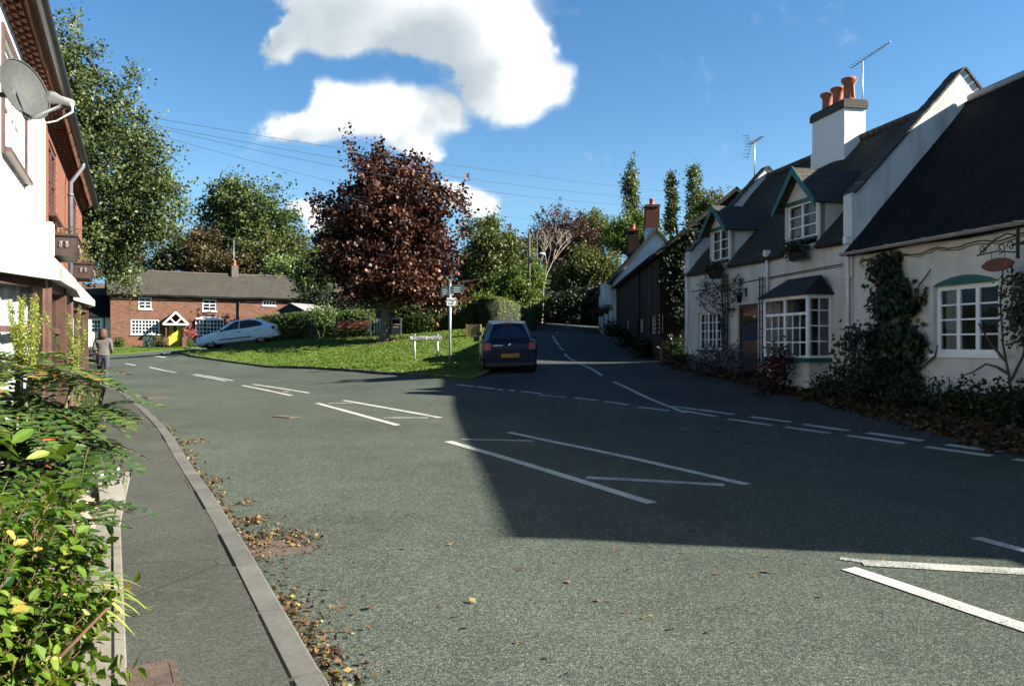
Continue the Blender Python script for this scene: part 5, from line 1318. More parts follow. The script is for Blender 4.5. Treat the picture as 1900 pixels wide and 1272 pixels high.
# ================================================================== cars
def carmesh(prof, zb, W, names, wheels, r, opts):
    pass
def make_car(name, label, loc, rz, paint, P, group=None):
    """P: stations along x (front = -x .. rear = +x): (x, half width, sill z, belt z, deck z); gh: greenhouse."""
    root = empty(name, loc, rz, label, 'car', group); S = P['body']; m = MB(); n = 0; vs = []; ring = 9
    for (x, hw, zs, zbelt, zd) in S:
        pr = [(0, zs), (hw*.80, zs), (hw*.955, zs+.05), (hw, zs+.22), (hw*.995, (zs+zbelt)/2+.06), (hw*.96, zbelt-.03), (hw*.90, zbelt+.01), (hw*.55, zd), (0, zd+.015)]
        vs += [(x, y, z) for y, z in pr]+[(x, -y, z) for y, z in pr[-2:0:-1]]
    R_ = 16; N_ = len(S); fs = []
    for i in range(N_-1):
        for k in range(R_):
            k2 = (k+1) % R_; fs.append((i*R_+k, i*R_+k2, (i+1)*R_+k2, (i+1)*R_+k))
    fs += [tuple(range(R_))[::-1], tuple((N_-1)*R_+k for k in range(R_))]
    m.add(vs, fs, True); body = m.build('body', paint, root)
    bv = body.modifiers.new('b', 'SUBSURF'); bv.levels = bv.render_levels = 2
    cut = MB(); wr = P['wr']
    for wx in P['wheels']:
        for s in (-1, 1): cut.lathe((wx, s*(P['hw']-.14) if s > 0 else -(P['hw']+.2), wr-.0), [(wr+.055, -.06 if s > 0 else 0), (wr+.055, .34)], 28, 'y')
    co = cut.build('cutter', paint); bo = body.modifiers.new('c', 'BOOLEAN'); bo.object = co; bo.operation = 'DIFFERENCE'; bo.solver = 'EXACT'
    dg = bpy.context.evaluated_depsgraph_get(); dg.update(); me = bpy.data.meshes.new_from_object(body.evaluated_get(dg)); body.modifiers.clear()
    body.data = me; bpy.data.objects.remove(co)
    if not me.materials: me.materials.append(paint)
    for p in me.polygons: p.use_smooth = True; p.material_index = 0
    try: me.set_sharp_from_angle(angle=R(38))
    except Exception: pass
    # greenhouse: base ring and roof ring
    G_ = P['gh']; q = MB(); b, t = G_['base'], G_['roof']; k = len(b)
    vs = [(x, y, z) for x, y, z in b]+[(x, y, z) for x, y, z in t]; fs = [(i, (i+1) % k, k+(i+1) % k, k+i) for i in range(k)]
    cx = sum(v[0] for v in t)/k; vs.append((cx, 0, max(v[2] for v in t)+.03)); fs += [(k+i, k+(i+1) % k, 2*k) for i in range(k)]
    q.add(vs, fs, True); gh = q.build('cabin', paint, root); me = gh.data
    try: me.set_sharp_from_angle(angle=R(30))
    except Exception: pass
    cg = Vector((cx, 0, .9))
    for nm, polys in P['glass']:
        for poly in polys:
            v = [Vector(p) for p in poly]; nn = (v[1]-v[0]).cross(v[2]-v[0]).normalized(); c = sum(v, Vector())/len(v)
            if nn.dot(c-cg) < 0: nn = -nn
            w = MB(); w.prism([p+nn*.006 for p in v], nn*.006); w.build(nm, glassmat('car_glass', rough=.04, base=(.006, .008, .012)), gh)
    for wx in P['wheels']:
        for s in (-1, 1):
            y = s*(P['hw']-.03); w = MB(); a, bb = (y-s*.19, y)
            pr = [(wr*.62, 0), (wr*.9, -.01), (wr, .02), (wr, .16), (wr*.93, .19), (wr*.66, .19)]
            w.lathe((wx, min(a, bb), wr), [(r_, (h if s > 0 else .19-h)) for r_, h in (pr if s > 0 else pr[::-1])], 28, 'y'); wo = w.build('wheel', BLACKPL, root)
            w = MB(); w.lathe((wx, y-s*.012-(.004), wr), [(wr*.60, 0), (wr*.60, .008)], 24, 'y')
            for j in range(7):
                a_ = 2*math.pi*j/7; w.prism([(wx+math.cos(a_+e)*rr, y+s*.0, wr+math.sin(a_+e)*rr) for rr, e in ((.05, -.5), (wr*.58, -.16), (wr*.58, .16), (.05, .5))], (0, s*.012, 0))
            w.build('rim', plain('wheel_silver', (.42, .43, .44), .35, .1, 5, 0, .7), wo)
            w = MB(); w.lathe((wx, y-s*.30 if s > 0 else y+.06, wr+.0), [(wr+.05, 0), (wr+.05, .2)], 24, 'y'); w.build('wheel_arch_liner', plain('arch_black', (.008, .008, .008), .95), body)
    for nm, mat_, boxes in P['bits']:
        for bx in boxes:
            w = MB(); w.box(*bx) if len(bx) == 6 else w.prism(bx[0], bx[1]); o = w.build(nm, mat_, root)
            bm = bmesh.new(); bm.from_mesh(o.data); bmesh.ops.bevel(bm, geom=bm.edges[:], offset=.008, segments=2, affect='EDGES', clamp_overlap=True); bm.to_mesh(o.data); bm.free()
    return root, body
def carpaint(name, col, rough=.22, coat=.12):
    m, N, b = newmat(name); b.inputs['Specular IOR Level'].default_value = .22; b.inputs['Base Color'].default_value = (*col, 1); b.inputs['Roughness'].default_value = rough; b.inputs['Coat Weight'].default_value = coat; b.inputs['Coat Roughness'].default_value = .06
    b.inputs['Metallic'].default_value = 0
    n = noi(N, tco(N), 3, 5); N.links.new(ramp(N, n, [(.3, sc(col, .93)), (.7, sc(col, 1.04))]), b.inputs['Base Color']); N.links.new(ramp(N, n, [(.3, (rough,)*3), (.8, (rough*1.6,)*3)]), b.inputs['Roughness']); return m
REDL = plain('red_lens', (.36, .005, .007), .35, .15, 9, 0, 0, .6); AMB = plain('amber_plate', (.62, .30, .015), .5, .05); ORL = plain('clear_lens', (.6, .6, .58), .12, .05, 4, 0, 0, .6)
# blue supermini, seen from behind
HW = .83
BL = carpaint('dark_blue_paint', (.003, .004, .022)); BLR = carpaint('blue_paint_second', (.005, .009, .035))
body = [(-1.80, .60, .30, .52, .55), (-1.76, .70, .22, .62, .68), (-1.55, .80, .20, .74, .82), (-1.1, .83, .19, .86, .95), (-.6, .83, .19, .90, .97), (.3, .83, .19, .92, .97), (1.0, .83, .20, .93, .98), (1.5, .825, .22, .93, .97), (1.72, .80, .26, .92, .95), (1.79, .76, .32, .80, .84)]
base = [(-1.0, .70, .90), (-.95, .0, .93), (-1.0, -.70, .90), (.2, -.765, .92), (1.35, -.75, .90), (1.70, -.62, .90), (1.73, 0, .90), (1.70, .62, .90), (1.35, .75, .90), (.2, .765, .92)]
roof = [(-.30, .50, 1.42), (-.34, .0, 1.45), (-.30, -.50, 1.42), (.3, -.55, 1.475), (1.05, -.53, 1.44), (1.24, -.42, 1.405), (1.31, 0, 1.435), (1.24, .42, 1.405), (1.05, .53, 1.44), (.3, .55, 1.475)]
def lerp3(a, b, t): return tuple(a[i]+(b[i]-a[i])*t for i in range(3))
def pane(bi, ti, x0=.06, x1=.94, z0=.1, z1=.88, base_=None, roof_=None):
    B0, B1 = base_[bi], base_[ti]; T0, T1 = roof_[bi], roof_[ti]
    f = lambda u, v: lerp3(lerp3(B0, B1, u), lerp3(T0, T1, u), v); return [f(x0, z0), f(x1, z0), f(x1, z1), f(x0, z1)]
def sp(n_, poly): return (n_, [poly])
def rearglass():
    # arched rear window across the two rear facets
    out = []
    for (i, j) in ((5, 6), (6, 7)):
        B0, B1, T0, T1 = base[i], base[j], roof[i], roof[j]; f = lambda u, v: lerp3(lerp3(B0, B1, u), lerp3(T0, T1, u), v)
        us = [0, .2, .4, .6, .8, 1.0]
        if i == 5: top = [(u, .10+.72*math.sqrt(max(0, 1-(1-max(u, .12))**2.6)) if u > .12 else .35) for u in (.1, .16, .3, .5, .75, 1.0)]; bot = [(1.0, .14), (.5, .13), (.1, .16)]
        else: top = [(u, .10+.72*math.sqrt(max(0, 1-u**2.6)) if u < .88 else .35) for u in (0, .25, .5, .7, .84, .9)]; bot = [(.9, .16), (.5, .13), (0, .14)]
        out.append([f(u, v) for u, v in top+bot])
    return out
PB = dict(body=body, hw=HW, wheels=(-1.18, 1.18), wr=.29, gh=dict(base=base, roof=roof),
    glass=[('windscreen', [pane(0, 1, .05, 1, .08, .9, base, roof), pane(1, 2, 0, .95, .08, .9, base, roof)]),
           ('side_window', [pane(2, 3, .2, .97, .1, .86, base, roof), pane(3, 4, .03, .95, .1, .86, base, roof), pane(9, 0, .03, .8, .1, .86, base, roof), pane(8, 9, .05, .97, .1, .86, base, roof)]),
           ('rear_window', rearglass())],
    bits=[('tail_light', REDL, [([(1.60, s*.62, .64), (1.80, s*.54, .66), (1.78, s*.54, .86), (1.66, s*.60, .90)][::1], (-.01, s*.195, 0)) for s in (-1, 1)]),
          ('rear_bumper', BL, [(1.70, 1.86, -.74, .74, .30, .56)]),
          ('lower_bumper', BLACKPL, [(1.66, 1.845, -.70, .70, .20, .295)]),
          ('number_plate', AMB, [(1.862, 1.872, -.26, .26, .445, .555)]),
          ('door_mirror', BLACKPL, [(-.72, -.55, -.99, -.80, .88, 1.02), (-.72, -.55, .80, .99, .88, 1.02)]),
          ('brake_light', REDL, [(1.395, 1.405, -.16, .16, 1.375, 1.40)]),
          ('rear_wiper', BLACKPL, [([(1.705, .0, .965), (1.715, .0, .965), (1.66, -.36, 1.02), (1.65, -.36, 1.02)], (0, 0, .015))]),
          ('headlight', ORL, [([(-1.74, s*.70, .60), (-1.60, s*.78, .62), (-1.55, s*.76, .74), (-1.70, s*.66, .72)], (-.04, 0, 0)) for s in (-1, 1)])])
def put_car(px, py, d, head):
    x = (px-950)/FPX*d; z = H(x, d); return (x, d, z)
def place_on_slope(root, x, y, rz, L=1.2, W=.7):
    f = Vector((math.cos(rz), math.sin(rz))); s = Vector((-f.y, f.x))
    zs = [H(x+f.x*L*a+s.x*W*b, y+f.y*L*a+s.y*W*b) for a, b in ((-1, -1), (-1, 1), (1, -1), (1, 1))]
    root.location = (x, y, sum(zs)/4+.01); pitch = -math.atan2((zs[2]+zs[3]-zs[0]-zs[1])/2, 2*L); roll = math.atan2((zs[1]+zs[3]-zs[0]-zs[2])/2, 2*W)
    root.rotation_euler = (roll, pitch, rz)
rz = R(-90+4)                                     # local +x (tail) points back towards the road junction
c1, b1 = make_car('parked_car', 'dark blue hatchback seen from behind, nearest, parked half on the green', (0, 0, 0), rz, BL, PB, 'blue cars parked beside the green')
place_on_slope(c1, -.17, 23.9, rz)
np_ = [o for o in c1.children if o.name.startswith('number_plate')][0]
text(np_, 'X207 VOB', .098, (1.8735, 0, .50), (R(90), 0, R(90)), SIGNB, .0008, sx=.98)
chrome = plain('chrome', (.6, .6, .6), .25, .1, 5, 0, .9)
m = MB(); m.lathe((1.795, 0, .80), [(.045, -.0), (.045, .012), (.03, .02)], 14, 'x'); m.build('badge', chrome, c1)
m = MB(); m.box(1.80, 1.806, -.50, -.20, .775, .80); m.build('chrome_script', chrome, c1)
c2, b2 = make_car('parked_car', 'second blue car, mostly hidden in front of the nearest one', (0, 0, 0), rz, BLR, PB, 'blue cars parked beside the green')
place_on_slope(c2, -.36, 28.9, R(-90+2))

# white liftback, side on
WP = carpaint('silver_white_paint', (.78, .80, .80), .3)
wb = [(-2.06, .62, .36, .52, .56), (-2.02, .74, .24, .60, .64), (-1.80, .83, .20, .66, .74), (-1.3, .85, .19, .76, .86), (-.85, .85, .19, .84, .93), (-.2, .85, .19, .87, .93), (.7, .85, .19, .91, .95), (1.4, .85, .20, .94, .98), (1.85, .83, .24, .95, .99), (2.05, .78, .30, .92, .96), (2.12, .72, .36, .80, .84)]
wbase = [(-1.05, .72, .84), (-1.02, 0, .88), (-1.05, -.72, .84), (-.1, -.775, .87), (.75, -.775, .90), (1.55, -.74, .93), (2.0, -.60, .95), (2.04, 0, .95), (2.0, .60, .95), (1.55, .74, .93), (.75, .775, .90), (-.1, .775, .87)]
wroof = [(-.22, .54, 1.34), (-.26, 0, 1.37), (-.22, -.54, 1.34), (.12, -.585, 1.40), (.72, -.59, 1.41), (1.18, -.57, 1.36), (1.40, -.50, 1.29), (1.44, 0, 1.31), (1.40, .50, 1.29), (1.18, .57, 1.36), (.72, .59, 1.41), (.12, .585, 1.40)]
def wq(i, j, pts): 
    B0, B1, T0, T1 = wbase[i], wbase[j], wroof[i], wroof[j]; return [lerp3(lerp3(B0, B1, u), lerp3(T0, T1, u), v) for u, v in pts]
sidew = [wq(2, 3, [(.28, .10), (.98, .08), (.98, .86), (.86, .86)]), wq(3, 4, [(.0, .08), (.30, .08), (.28, .86), (.0, .86)]), wq(3, 4, [(.38, .08), (1.0, .07), (1.0, .86), (.34, .86)]), wq(4, 5, [(0, .07), (.92, .14), (1.0, .45), (.7, .8), (0, .86)])]
sidew2 = [wq(11, 0, [(.02, .08), (.72, .10), (.14, .86), (.02, .86)]), wq(10, 11, [(.7, .08), (1, .08), (1, .86), (.72, .86)]), wq(10, 11, [(0, .07), (.62, .08), (.66, .86), (0, .86)]), wq(9, 10, [(.08, .14), (1, .07), (1, .86), (.3, .8), (0, .45)])]
PWc = dict(body=wb, hw=.85, wheels=(-1.28, 1.30), wr=.30, gh=dict(base=wbase, roof=wroof),
    glass=[('windscreen', [wq(0, 1, [(.05, .06), (1, .06), (1, .92), (.05, .92)]), wq(1, 2, [(0, .06), (.95, .06), (.95, .92), (0, .92)])]), ('side_window', sidew+sidew2),
           ('rear_window', [wq(6, 7, [(.08, .25), (1, .25), (1, .95), (.12, .95)]), wq(7, 8, [(0, .25), (.92, .25), (.88, .95), (0, .95)])])],
    bits=[('tail_light', REDL, [(1.90, 2.07, s*.60 if s > 0 else -.80, .80 if s > 0 else -.60, .72, .90) for s in (-1, 1)]), ('headlight', ORL, [([(-2.03, s*.60, .54), (-1.86, s*.80, .56), (-1.80, s*.78, .68), (-1.98, s*.56, .66)], (-.03, 0, 0)) for s in (-1, 1)]),
          ('side_moulding', BLACKPL, [(-.86, .82, s*.868-.012, s*.868+.012, .42, .47) for s in (-1, 1)]), ('rear_bumper', WP, [(2.0, 2.17, -.74, .74, .34, .58)]), ('bumper_strip', BLACKPL, [(2.0, 2.18, -.745, .745, .585, .63)]), ('front_bumper', WP, [(-2.14, -1.97, -.70, .70, .26, .48)]), ('front_bumper_strip', BLACKPL, [(-2.147, -1.97, -.705, .705, .40, .45)]),
          ('number_plate', AMB, [(2.175, 2.185, -.26, .26, .45, .56)]), ('door_handle', BLACKPL, [(x, x+.15, s*.855-.012, s*.855+.012, .74, .775) for x in (.15, 1.02) for s in (-1, 1)]), ('door_mirror', BLACKPL, [(-.72, -.60, s*.92-.08, s*.92+.08, .86, .97) for s in (-1, 1)])])
rw = R(11)
c3, b3 = make_car('parked_car', 'silver white liftback with dented door parked nose down beside the hedge', (0, 0, 0), rw, WP, PWc)
xw = (441-950)/FPX*42.0; place_on_slope(c3, xw, 42.2, rw, 1.28)
# ================================================================== trees, hedges and plants
LM = dict(
 copper=leafmat('copper_leaves', [(0, (.013, .005, .006)), (.35, (.034, .010, .010)), (.6, (.10, .034, .022)), (.82, (.21, .085, .045)), (1, (.30, .16, .10))], .25, .5, .25),
 poplar=leafmat('grey_green_leaves', [(0, (.035, .06, .016)), (.4, (.085, .125, .035)), (.75, (.17, .21, .07)), (1, (.34, .37, .17))], .35, .5, .3),
 green=leafmat('mid_green_leaves', [(0, (.025, .045, .012)), (.4, (.07, .115, .028)), (.8, (.13, .18, .04)), (1, (.26, .28, .10))], .35),
 dark=leafmat('dark_evergreen_leaves', [(0, (.006, .014, .005)), (.5, (.014, .028, .009)), (1, (.032, .05, .014))], .15),
 olive=leafmat('olive_autumn_leaves', [(0, (.035, .05, .012)), (.45, (.09, .115, .025)), (.8, (.18, .19, .045)), (1, (.34, .29, .08))], .35),
 rust=leafmat('rusty_autumn_leaves', [(0, (.04, .035, .014)), (.45, (.10, .075, .028)), (.8, (.17, .12, .04)), (1, (.14, .16, .05))], .3),
 coppery=leafmat('far_copper_leaves', [(0, (.03, .014, .012)), (.5, (.085, .035, .022)), (.85, (.13, .06, .03)), (1, (.12, .10, .05))], .3),
 lime=leafmat('pale_variegated_leaves', [(0, (.04, .09, .02)), (.4, (.10, .18, .04)), (.75, (.22, .30, .10)), (1, (.5, .55, .32))], .4),
 bright=leafmat('bright_green_leaves', [(0, (.035, .07, .010)), (.4, (.09, .155, .02)), (.8, (.16, .24, .035)), (1, (.30, .33, .08))], .4),
 hedge=leafmat('hedge_leaves', [(0, (.025, .05, .010)), (.4, (.07, .12, .02)), (.8, (.15, .20, .035)), (1, (.28, .30, .09))], .3),
 privet=leafmat('sunny_hedge_leaves', [(0, (.05, .08, .015)), (.4, (.12, .16, .028)), (.8, (.2, .23, .05)), (1, (.30, .30, .10))], .35),
 mahonia=leafmat('mahonia_leaves', [(0, (.018, .045, .012)), (.4, (.045, .095, .022)), (.75, (.10, .16, .03)), (.93, (.20, .22, .035)), (1, (.5, .12, .05))], .25, .28, .55),
 glossy=leafmat('glossy_leaves', [(0, (.022, .07, .010)), (.4, (.075, .155, .016)), (.75, (.15, .25, .028)), (.93, (.26, .33, .06)), (1, (.55, .38, .08))], .35, .4, .3),
 straw=leafmat('variegated_blades', [(0, (.10, .20, .03)), (.5, (.30, .38, .06)), (1, (.62, .60, .16))], .4, .4),
 climber=leafmat('climber_leaves', [(0, (.010, .022, .005)), (.5, (.022, .046, .009)), (.9, (.045, .075, .014)), (1, (.20, .11, .02))], .3, .5),
 ivy=leafmat('ivy_leaves', [(0, (.010, .022, .006)), (.8, (.02, .036, .008)), (1, (.05, .06, .025))], .2, .6, .15),
 litter=leafmat('fallen_leaves', [(0, (.05, .028, .015)), (.4, (.11, .06, .03)), (.75, (.20, .12, .055)), (.95, (.33, .25, .08)), (1, (.22, .28, .07))], .15, .7, .2),
 redfl=leafmat('red_flowers', [(0, (.012, .03, .008)), (.45, (.05, .008, .012)), (.8, (.16, .01, .02)), (1, (.3, .03, .06))], .2),
 heather=leafmat('grey_plant', [(0, (.05, .05, .06)), (.6, (.12, .12, .14)), (1, (.2, .2, .2))], .2))
def blob_points(blobs, n, g, shell_=.55, freq=1.2, amp=.30):
    """n points inside a union of ellipsoids, thinned by low-frequency noise so that sky shows through."""
    B = np.array(blobs, float); v = (B[:, 3]*B[:, 4]*B[:, 5])**.75; pr = v/v.sum(); out = []
    while len(out) < n:
        k = g.choice(len(B), p=pr); d = g.normal(size=3); d /= np.linalg.norm(d); r = shell_+(1-shell_)*g.random()**.6
        if g.random() < .22: r = g.random()**.5
        p = d*r; q = B[k, :3]+p*B[k, 3:6]
        f = 1+amp*noise.noise(Vector(q*freq))*1.6
        q = B[k, :3]+p*B[k, 3:6]*f
        out.append(q)
    return np.array(out)
def tree(name, label, d, blobs, leaf, mat, n, base=None, trunk_r=.2, clump=.35, per=24, group=None, cat='tree', bark=None, seed=1, depth=1.0, aspect=.62, up=.35, amp=.3, freq=None, flat=.75, twigs=True, sprigs=0, zsink=.3, limbs=True, trunkz=None, shell_=.55):
    """blobs: (px, py, rx px, ry px[, depth offset m]) of the crown as seen from the street, d metres away."""
    g = np.random.default_rng(seed); k = d/FPX; W = []
    for b in blobs:
        dd = b[4] if len(b) > 4 else 0; c = w3(b[0], b[1], d+dd); rx = b[2]*k; rz_ = b[3]*k
        W.append((c[0], c[1], c[2], rx, max(rx, rz_*.6)*depth if len(blobs) > 1 else rx*depth, rz_))
    bx = base[0] if base else sum(w[0] for w in W)/len(W); by = base[1] if base else d
    bz = H(bx, by); root = empty(name, (bx, by, bz), 0, label, cat, group); O = np.array([bx, by, bz])
    nc = max(3, n//per); C = blob_points(W, nc, g, shell_, freq or (.9/max(.4, np.mean([w[3] for w in W])*.5)), amp)
    if sprigs:                                                       # shoots that stand out of the outline
        S = []
        for _ in range(sprigs):
            c = C[g.integers(len(C))]; ctr = np.array(W[g.integers(len(W))][:3]); v = c-ctr; v = v/np.linalg.norm(v)+np.array([0, 0, .7]); v /= np.linalg.norm(v); L = g.uniform(.4, 1.2)*clump*3
            for t in np.linspace(0, 1, 7): S.append(c+v*L*t)
        S = np.array(S); Sp = np.repeat(S, 5, axis=0)+g.normal(size=(len(S)*5, 3))*leaf*.7
    P = np.repeat(C, per, axis=0); off = g.normal(size=P.shape)*clump*np.array([1, 1, flat])*.6; P = P+off
    ct = np.repeat(g.uniform(0, 1, nc), per)
    t = np.clip(.55*ct+.45*g.uniform(0, 1, len(P)), 0, 1)
    if sprigs: P = np.concatenate([P, Sp]); t = np.concatenate([t, g.uniform(.2, 1, len(Sp))])
    P = P-O; LL = leaf*g.uniform(.6, 1.3, len(P)); V = leaf_quads(P, LL, LL*aspect, up, g)
    quads_mesh('crown', V, mat, t, root)
    m = MB(); zc = np.mean([w[2] for w in W])-bz; top = max(w[2]+w[5]*.3 for w in W)-bz; cx = sum(w[0]*w[5] for w in W)/sum(w[5] for w in W)-bx; cy = sum(w[1] for w in W)/len(W)-by
    low = min(w[2]-w[5] for w in W)-bz; fork = max(.6, low+.1*(top-low)) if trunkz is None else trunkz; tp = []
    for i in range(9):
        s = i/8; tp.append((cx*s*s+.12*math.sin(i*1.3+seed)*trunk_r*3*s, cy*s*s+.1*math.cos(i*1.7)*trunk_r*2*s, -zsink+(top*.80+zsink)*s))
    m.tube(tp, [trunk_r*(1.35 if i == 0 else 1)*(1-.86*(i/8)) for i in range(9)], 10)
    if limbs:
        nl = min(60, 10+nc//14)
        for j in range(nl):
            c = C[g.integers(nc)]-O; s = min(.92, max(.12, (fork+(c[2]-fork)*g.uniform(.2, .55)+zsink)/(top+zsink))); i = min(7, int(s*8)); f = s*8-i
            a = Vector(tp[i]).lerp(Vector(tp[i+1]), f); c = Vector(c); mid = a.lerp(c, .5)+Vector((g.uniform(-.1, .1), g.uniform(-.1, .1), g.uniform(.0, .25)))*(c-a).length*.5
            r0 = trunk_r*(1-.86*s)*.45; m.tube([a, a.lerp(mid, .5)+Vector((0, 0, .03)), mid, mid.lerp(c, .55), c], [r0, r0*.8, r0*.6, r0*.38, r0*.15], 5, False)
            for _ in range(2 if twigs else 0):
                e = C[g.integers(nc)]-O; e = Vector(e)
                if (e-mid).length < (c-a).length*.8: m.tube([mid, mid.lerp(e, .5)+Vector((0, 0, .05)), e], [r0*.45, r0*.28, r0*.08], 4, False)
    m.build('trunk', bark or BARK, root, fixn=False)
    return root

# the red leaved maple on the green
tree('maple_tree', 'dark red leaved maple standing on the green behind the name sign', 40, [
  (722, 410, 100, 108), (660, 400, 50, 54), (652, 470, 50, 70), (795, 420, 54, 54), (790, 495, 58, 62), (702, 320, 52, 48), (722, 495, 112, 66), (675, 512, 50, 32), (835, 375, 34, 20), (696, 308, 30, 24), (760, 330, 42, 34), (655, 290, 9, 14), (768, 538, 62, 28), (606, 385, 22, 26), (820, 555, 36, 20), (745, 370, 60, 50)],
  .185, LM['copper'], 46000, base=w3(714, 637, 40)[:2], trunk_r=.27, clump=.47, per=38, seed=4, depth=.95, aspect=.85, up=.25, amp=.5, sprigs=70, bark=BARKG, trunkz=2.0, flat=.7, shell_=.45)
# big tree behind the left hand brick house
tree('poplar_tree', 'large pale green leafy tree rising behind the left brick house', 27, [
  (120, 110, 40, 70), (165, 200, 75, 85), (235, 240, 50, 60), (270, 300, 50, 55), (190, 330, 110, 90), (280, 370, 58, 58), (175, 440, 110, 80), (285, 420, 45, 38), (100, 250, 90, 130), (60, 400, 110, 140), (215, 500, 38, 26), (230, 525, 20, 22), (185, 88, 12, 22), (250, 140, 20, 26), (312, 345, 22, 24), (118, 35, 12, 20)],
  .13, LM['poplar'], 56000, base=(-17.2, 28.0), trunk_r=.28, clump=.30, per=20, seed=9, depth=.9, aspect=.62, up=.2, amp=.5, sprigs=170, bark=BARKG, flat=.8, shell_=.4)
far = [
 ('willow_tree', 'tall loose crowned tree behind the brick cottage chimney', 84, [(430, 370, 44, 40), (470, 400, 70, 60), (400, 400, 34, 50), (430, 450, 60, 50), (520, 430, 36, 45), (500, 470, 55, 40), (425, 345, 20, 22), (540, 455, 20, 30)], .42, 'green', 13000, .5),
 ('chestnut_tree', 'olive green broad tree over the right end of the cottage roof', 76, [(530, 475, 50, 35), (580, 490, 36, 34), (470, 478, 40, 28)], .36, 'olive', 6500, .4),
 ('maple_sapling', 'pale variegated small tree behind the right end of the cottage', 71, [(525, 500, 40, 24), (560, 515, 30, 24)], .3, 'lime', 3600, .2),
 ('conifer_tree', 'very dark conifer against the sky behind the left end of the cottage roof', 78, [(312, 480, 20, 26), (330, 470, 18, 30), (300, 490, 14, 18)], .3, 'dark', 4200, .3),
 ('rusty_tree', 'rust coloured rounded tree next to the dark conifer', 80, [(365, 460, 36, 34), (380, 485, 46, 28), (345, 485, 26, 24), (395, 440, 16, 20)], .34, 'rust', 6500, .35),
 ('brown_bush', 'thin brownish bush just left of the cottage chimney', 74, [(425, 490, 36, 22), (455, 492, 26, 20)], .3, 'rust', 2600, .2),
 ('plum_tree', 'purplish airy tree glimpsed past the big pale green tree', 82, [(232, 462, 30, 36), (215, 440, 24, 30), (255, 490, 20, 18)], .3, 'coppery', 3000, .25),
 ('dark_shrub', 'deep green bush crowding the right hand end of the cottage', 62, [(585, 540, 34, 38), (570, 500, 22, 26), (610, 500, 24, 34)], .28, 'green', 5000, .2),
 ('silver_tree', 'pale silvery tree peeping left of the red maple', 90, [(610, 445, 24, 26), (597, 460, 16, 20)], .3, 'lime', 1600, .2),
 ('sycamore_tree', 'big dark rounded tree with yellowing leaves right of the red maple', 60, [(910, 490, 62, 58), (950, 470, 34, 40), (880, 520, 46, 50), (955, 520, 42, 50), (905, 445, 30, 20)], .30, 'olive', 14000, .4),
 ('lime_tree', 'bright green bushy tree overhanging the lane hedge', 55, [(960, 540, 44, 46), (985, 520, 26, 34), (935, 570, 40, 24), (975, 575, 30, 24)], .24, 'bright', 11000, .3),
 ('small_tree', 'small airy tree on the skyline right of the red maple', 88, [(905, 420, 26, 16), (870, 425, 18, 16)], .32, 'poplar', 1300, .2),
 ('apple_tree', 'small sprawling shrub above the hedge behind the signpost', 46, [(895, 565, 24, 18), (860, 575, 14, 16)], .16, 'bright', 1500, .1),
 ('birch_tree', 'feathery purple twigged tree high on the hill', 104, [(1035, 410, 40, 20), (1020, 425, 36, 18), (1065, 415, 26, 18)], .30, 'coppery', 2600, .3),
 ('copper_beech', 'broad copper red tree below the feathery one', 98, [(1040, 455, 50, 26), (1090, 450, 34, 22), (1005, 450, 28, 24), (1030, 490, 40, 24)], .4, 'coppery', 7500, .4),
 ('ash_tree', 'pale green tree on the hilltop beside the copper tree', 108, [(1100, 412, 28, 20), (1120, 430, 26, 20), (1080, 425, 16, 14)], .36, 'privet', 2600, .3),
 ('oak_tree', 'mid green round tree directly below the tallest poplar', 92, [(1170, 430, 40, 32), (1145, 445, 32, 30), (1190, 420, 24, 26), (1215, 440, 20, 20)], .36, 'bright', 6500, .35),
 ('hawthorn_tree', 'yellowing green tree over the dark lane hedge', 68, [(1100, 505, 44, 36), (1130, 510, 34, 40), (1060, 515, 36, 26), (1085, 480, 30, 24)], .28, 'olive', 8000, .25),
 ('yew_tree', 'large black green yew filling the bend of the lane', 78, [(1060, 545, 60, 46), (1020, 560, 38, 50), (1100, 565, 44, 50), (1040, 600, 60, 34), (1090, 606, 50, 30)], .34, 'dark', 14000, .4),
 ('laurel_thicket', 'dense dark thicket closing the bend of the lane in front of the yew', 64, [(1088, 572, 34, 42), (1050, 582, 40, 34), (1105, 600, 24, 20), (1020, 585, 26, 34)], .26, 'dark', 9000, .15),  # shade on the thicket is put into its dark leaf colour
 ('holly_tree', 'dark evergreen at the left verge where the lane bends', 66, [(1005, 560, 24, 46), (1010, 600, 26, 26), (995, 590, 14, 30)], .28, 'dark', 5000, .25),
 ('garden_tree', 'dark leafy tree behind the hedge left of the trunk of the maple', 54, [(600, 560, 36, 24), (650, 572, 30, 16)], .22, 'dark', 3000, .15),
 ('laurel_tree', 'leafy evergreen shrub behind the litter bin hedge', 52, [(770, 560, 46, 22), (830, 575, 40, 18), (700, 565, 30, 16)], .22, 'green', 4200, .15),
 ('hill_tree', 'round green tree between the poplars and the brick gable', 96, [(1322, 372, 22, 20), (1310, 390, 20, 16)], .34, 'olive', 1600, .3)]
for i, (nm, lb, d, bl, lf, mt, n, tr) in enumerate(far):
    tree(nm, lb, d, bl, lf*.8, LM[mt], int(n*1.55), trunk_r=tr, clump=lf*1.7, per=20, seed=20+i, group='trees beyond the green and the cottages', aspect=.72, amp=.4, sprigs=16, flat=.8, shell_=.4)
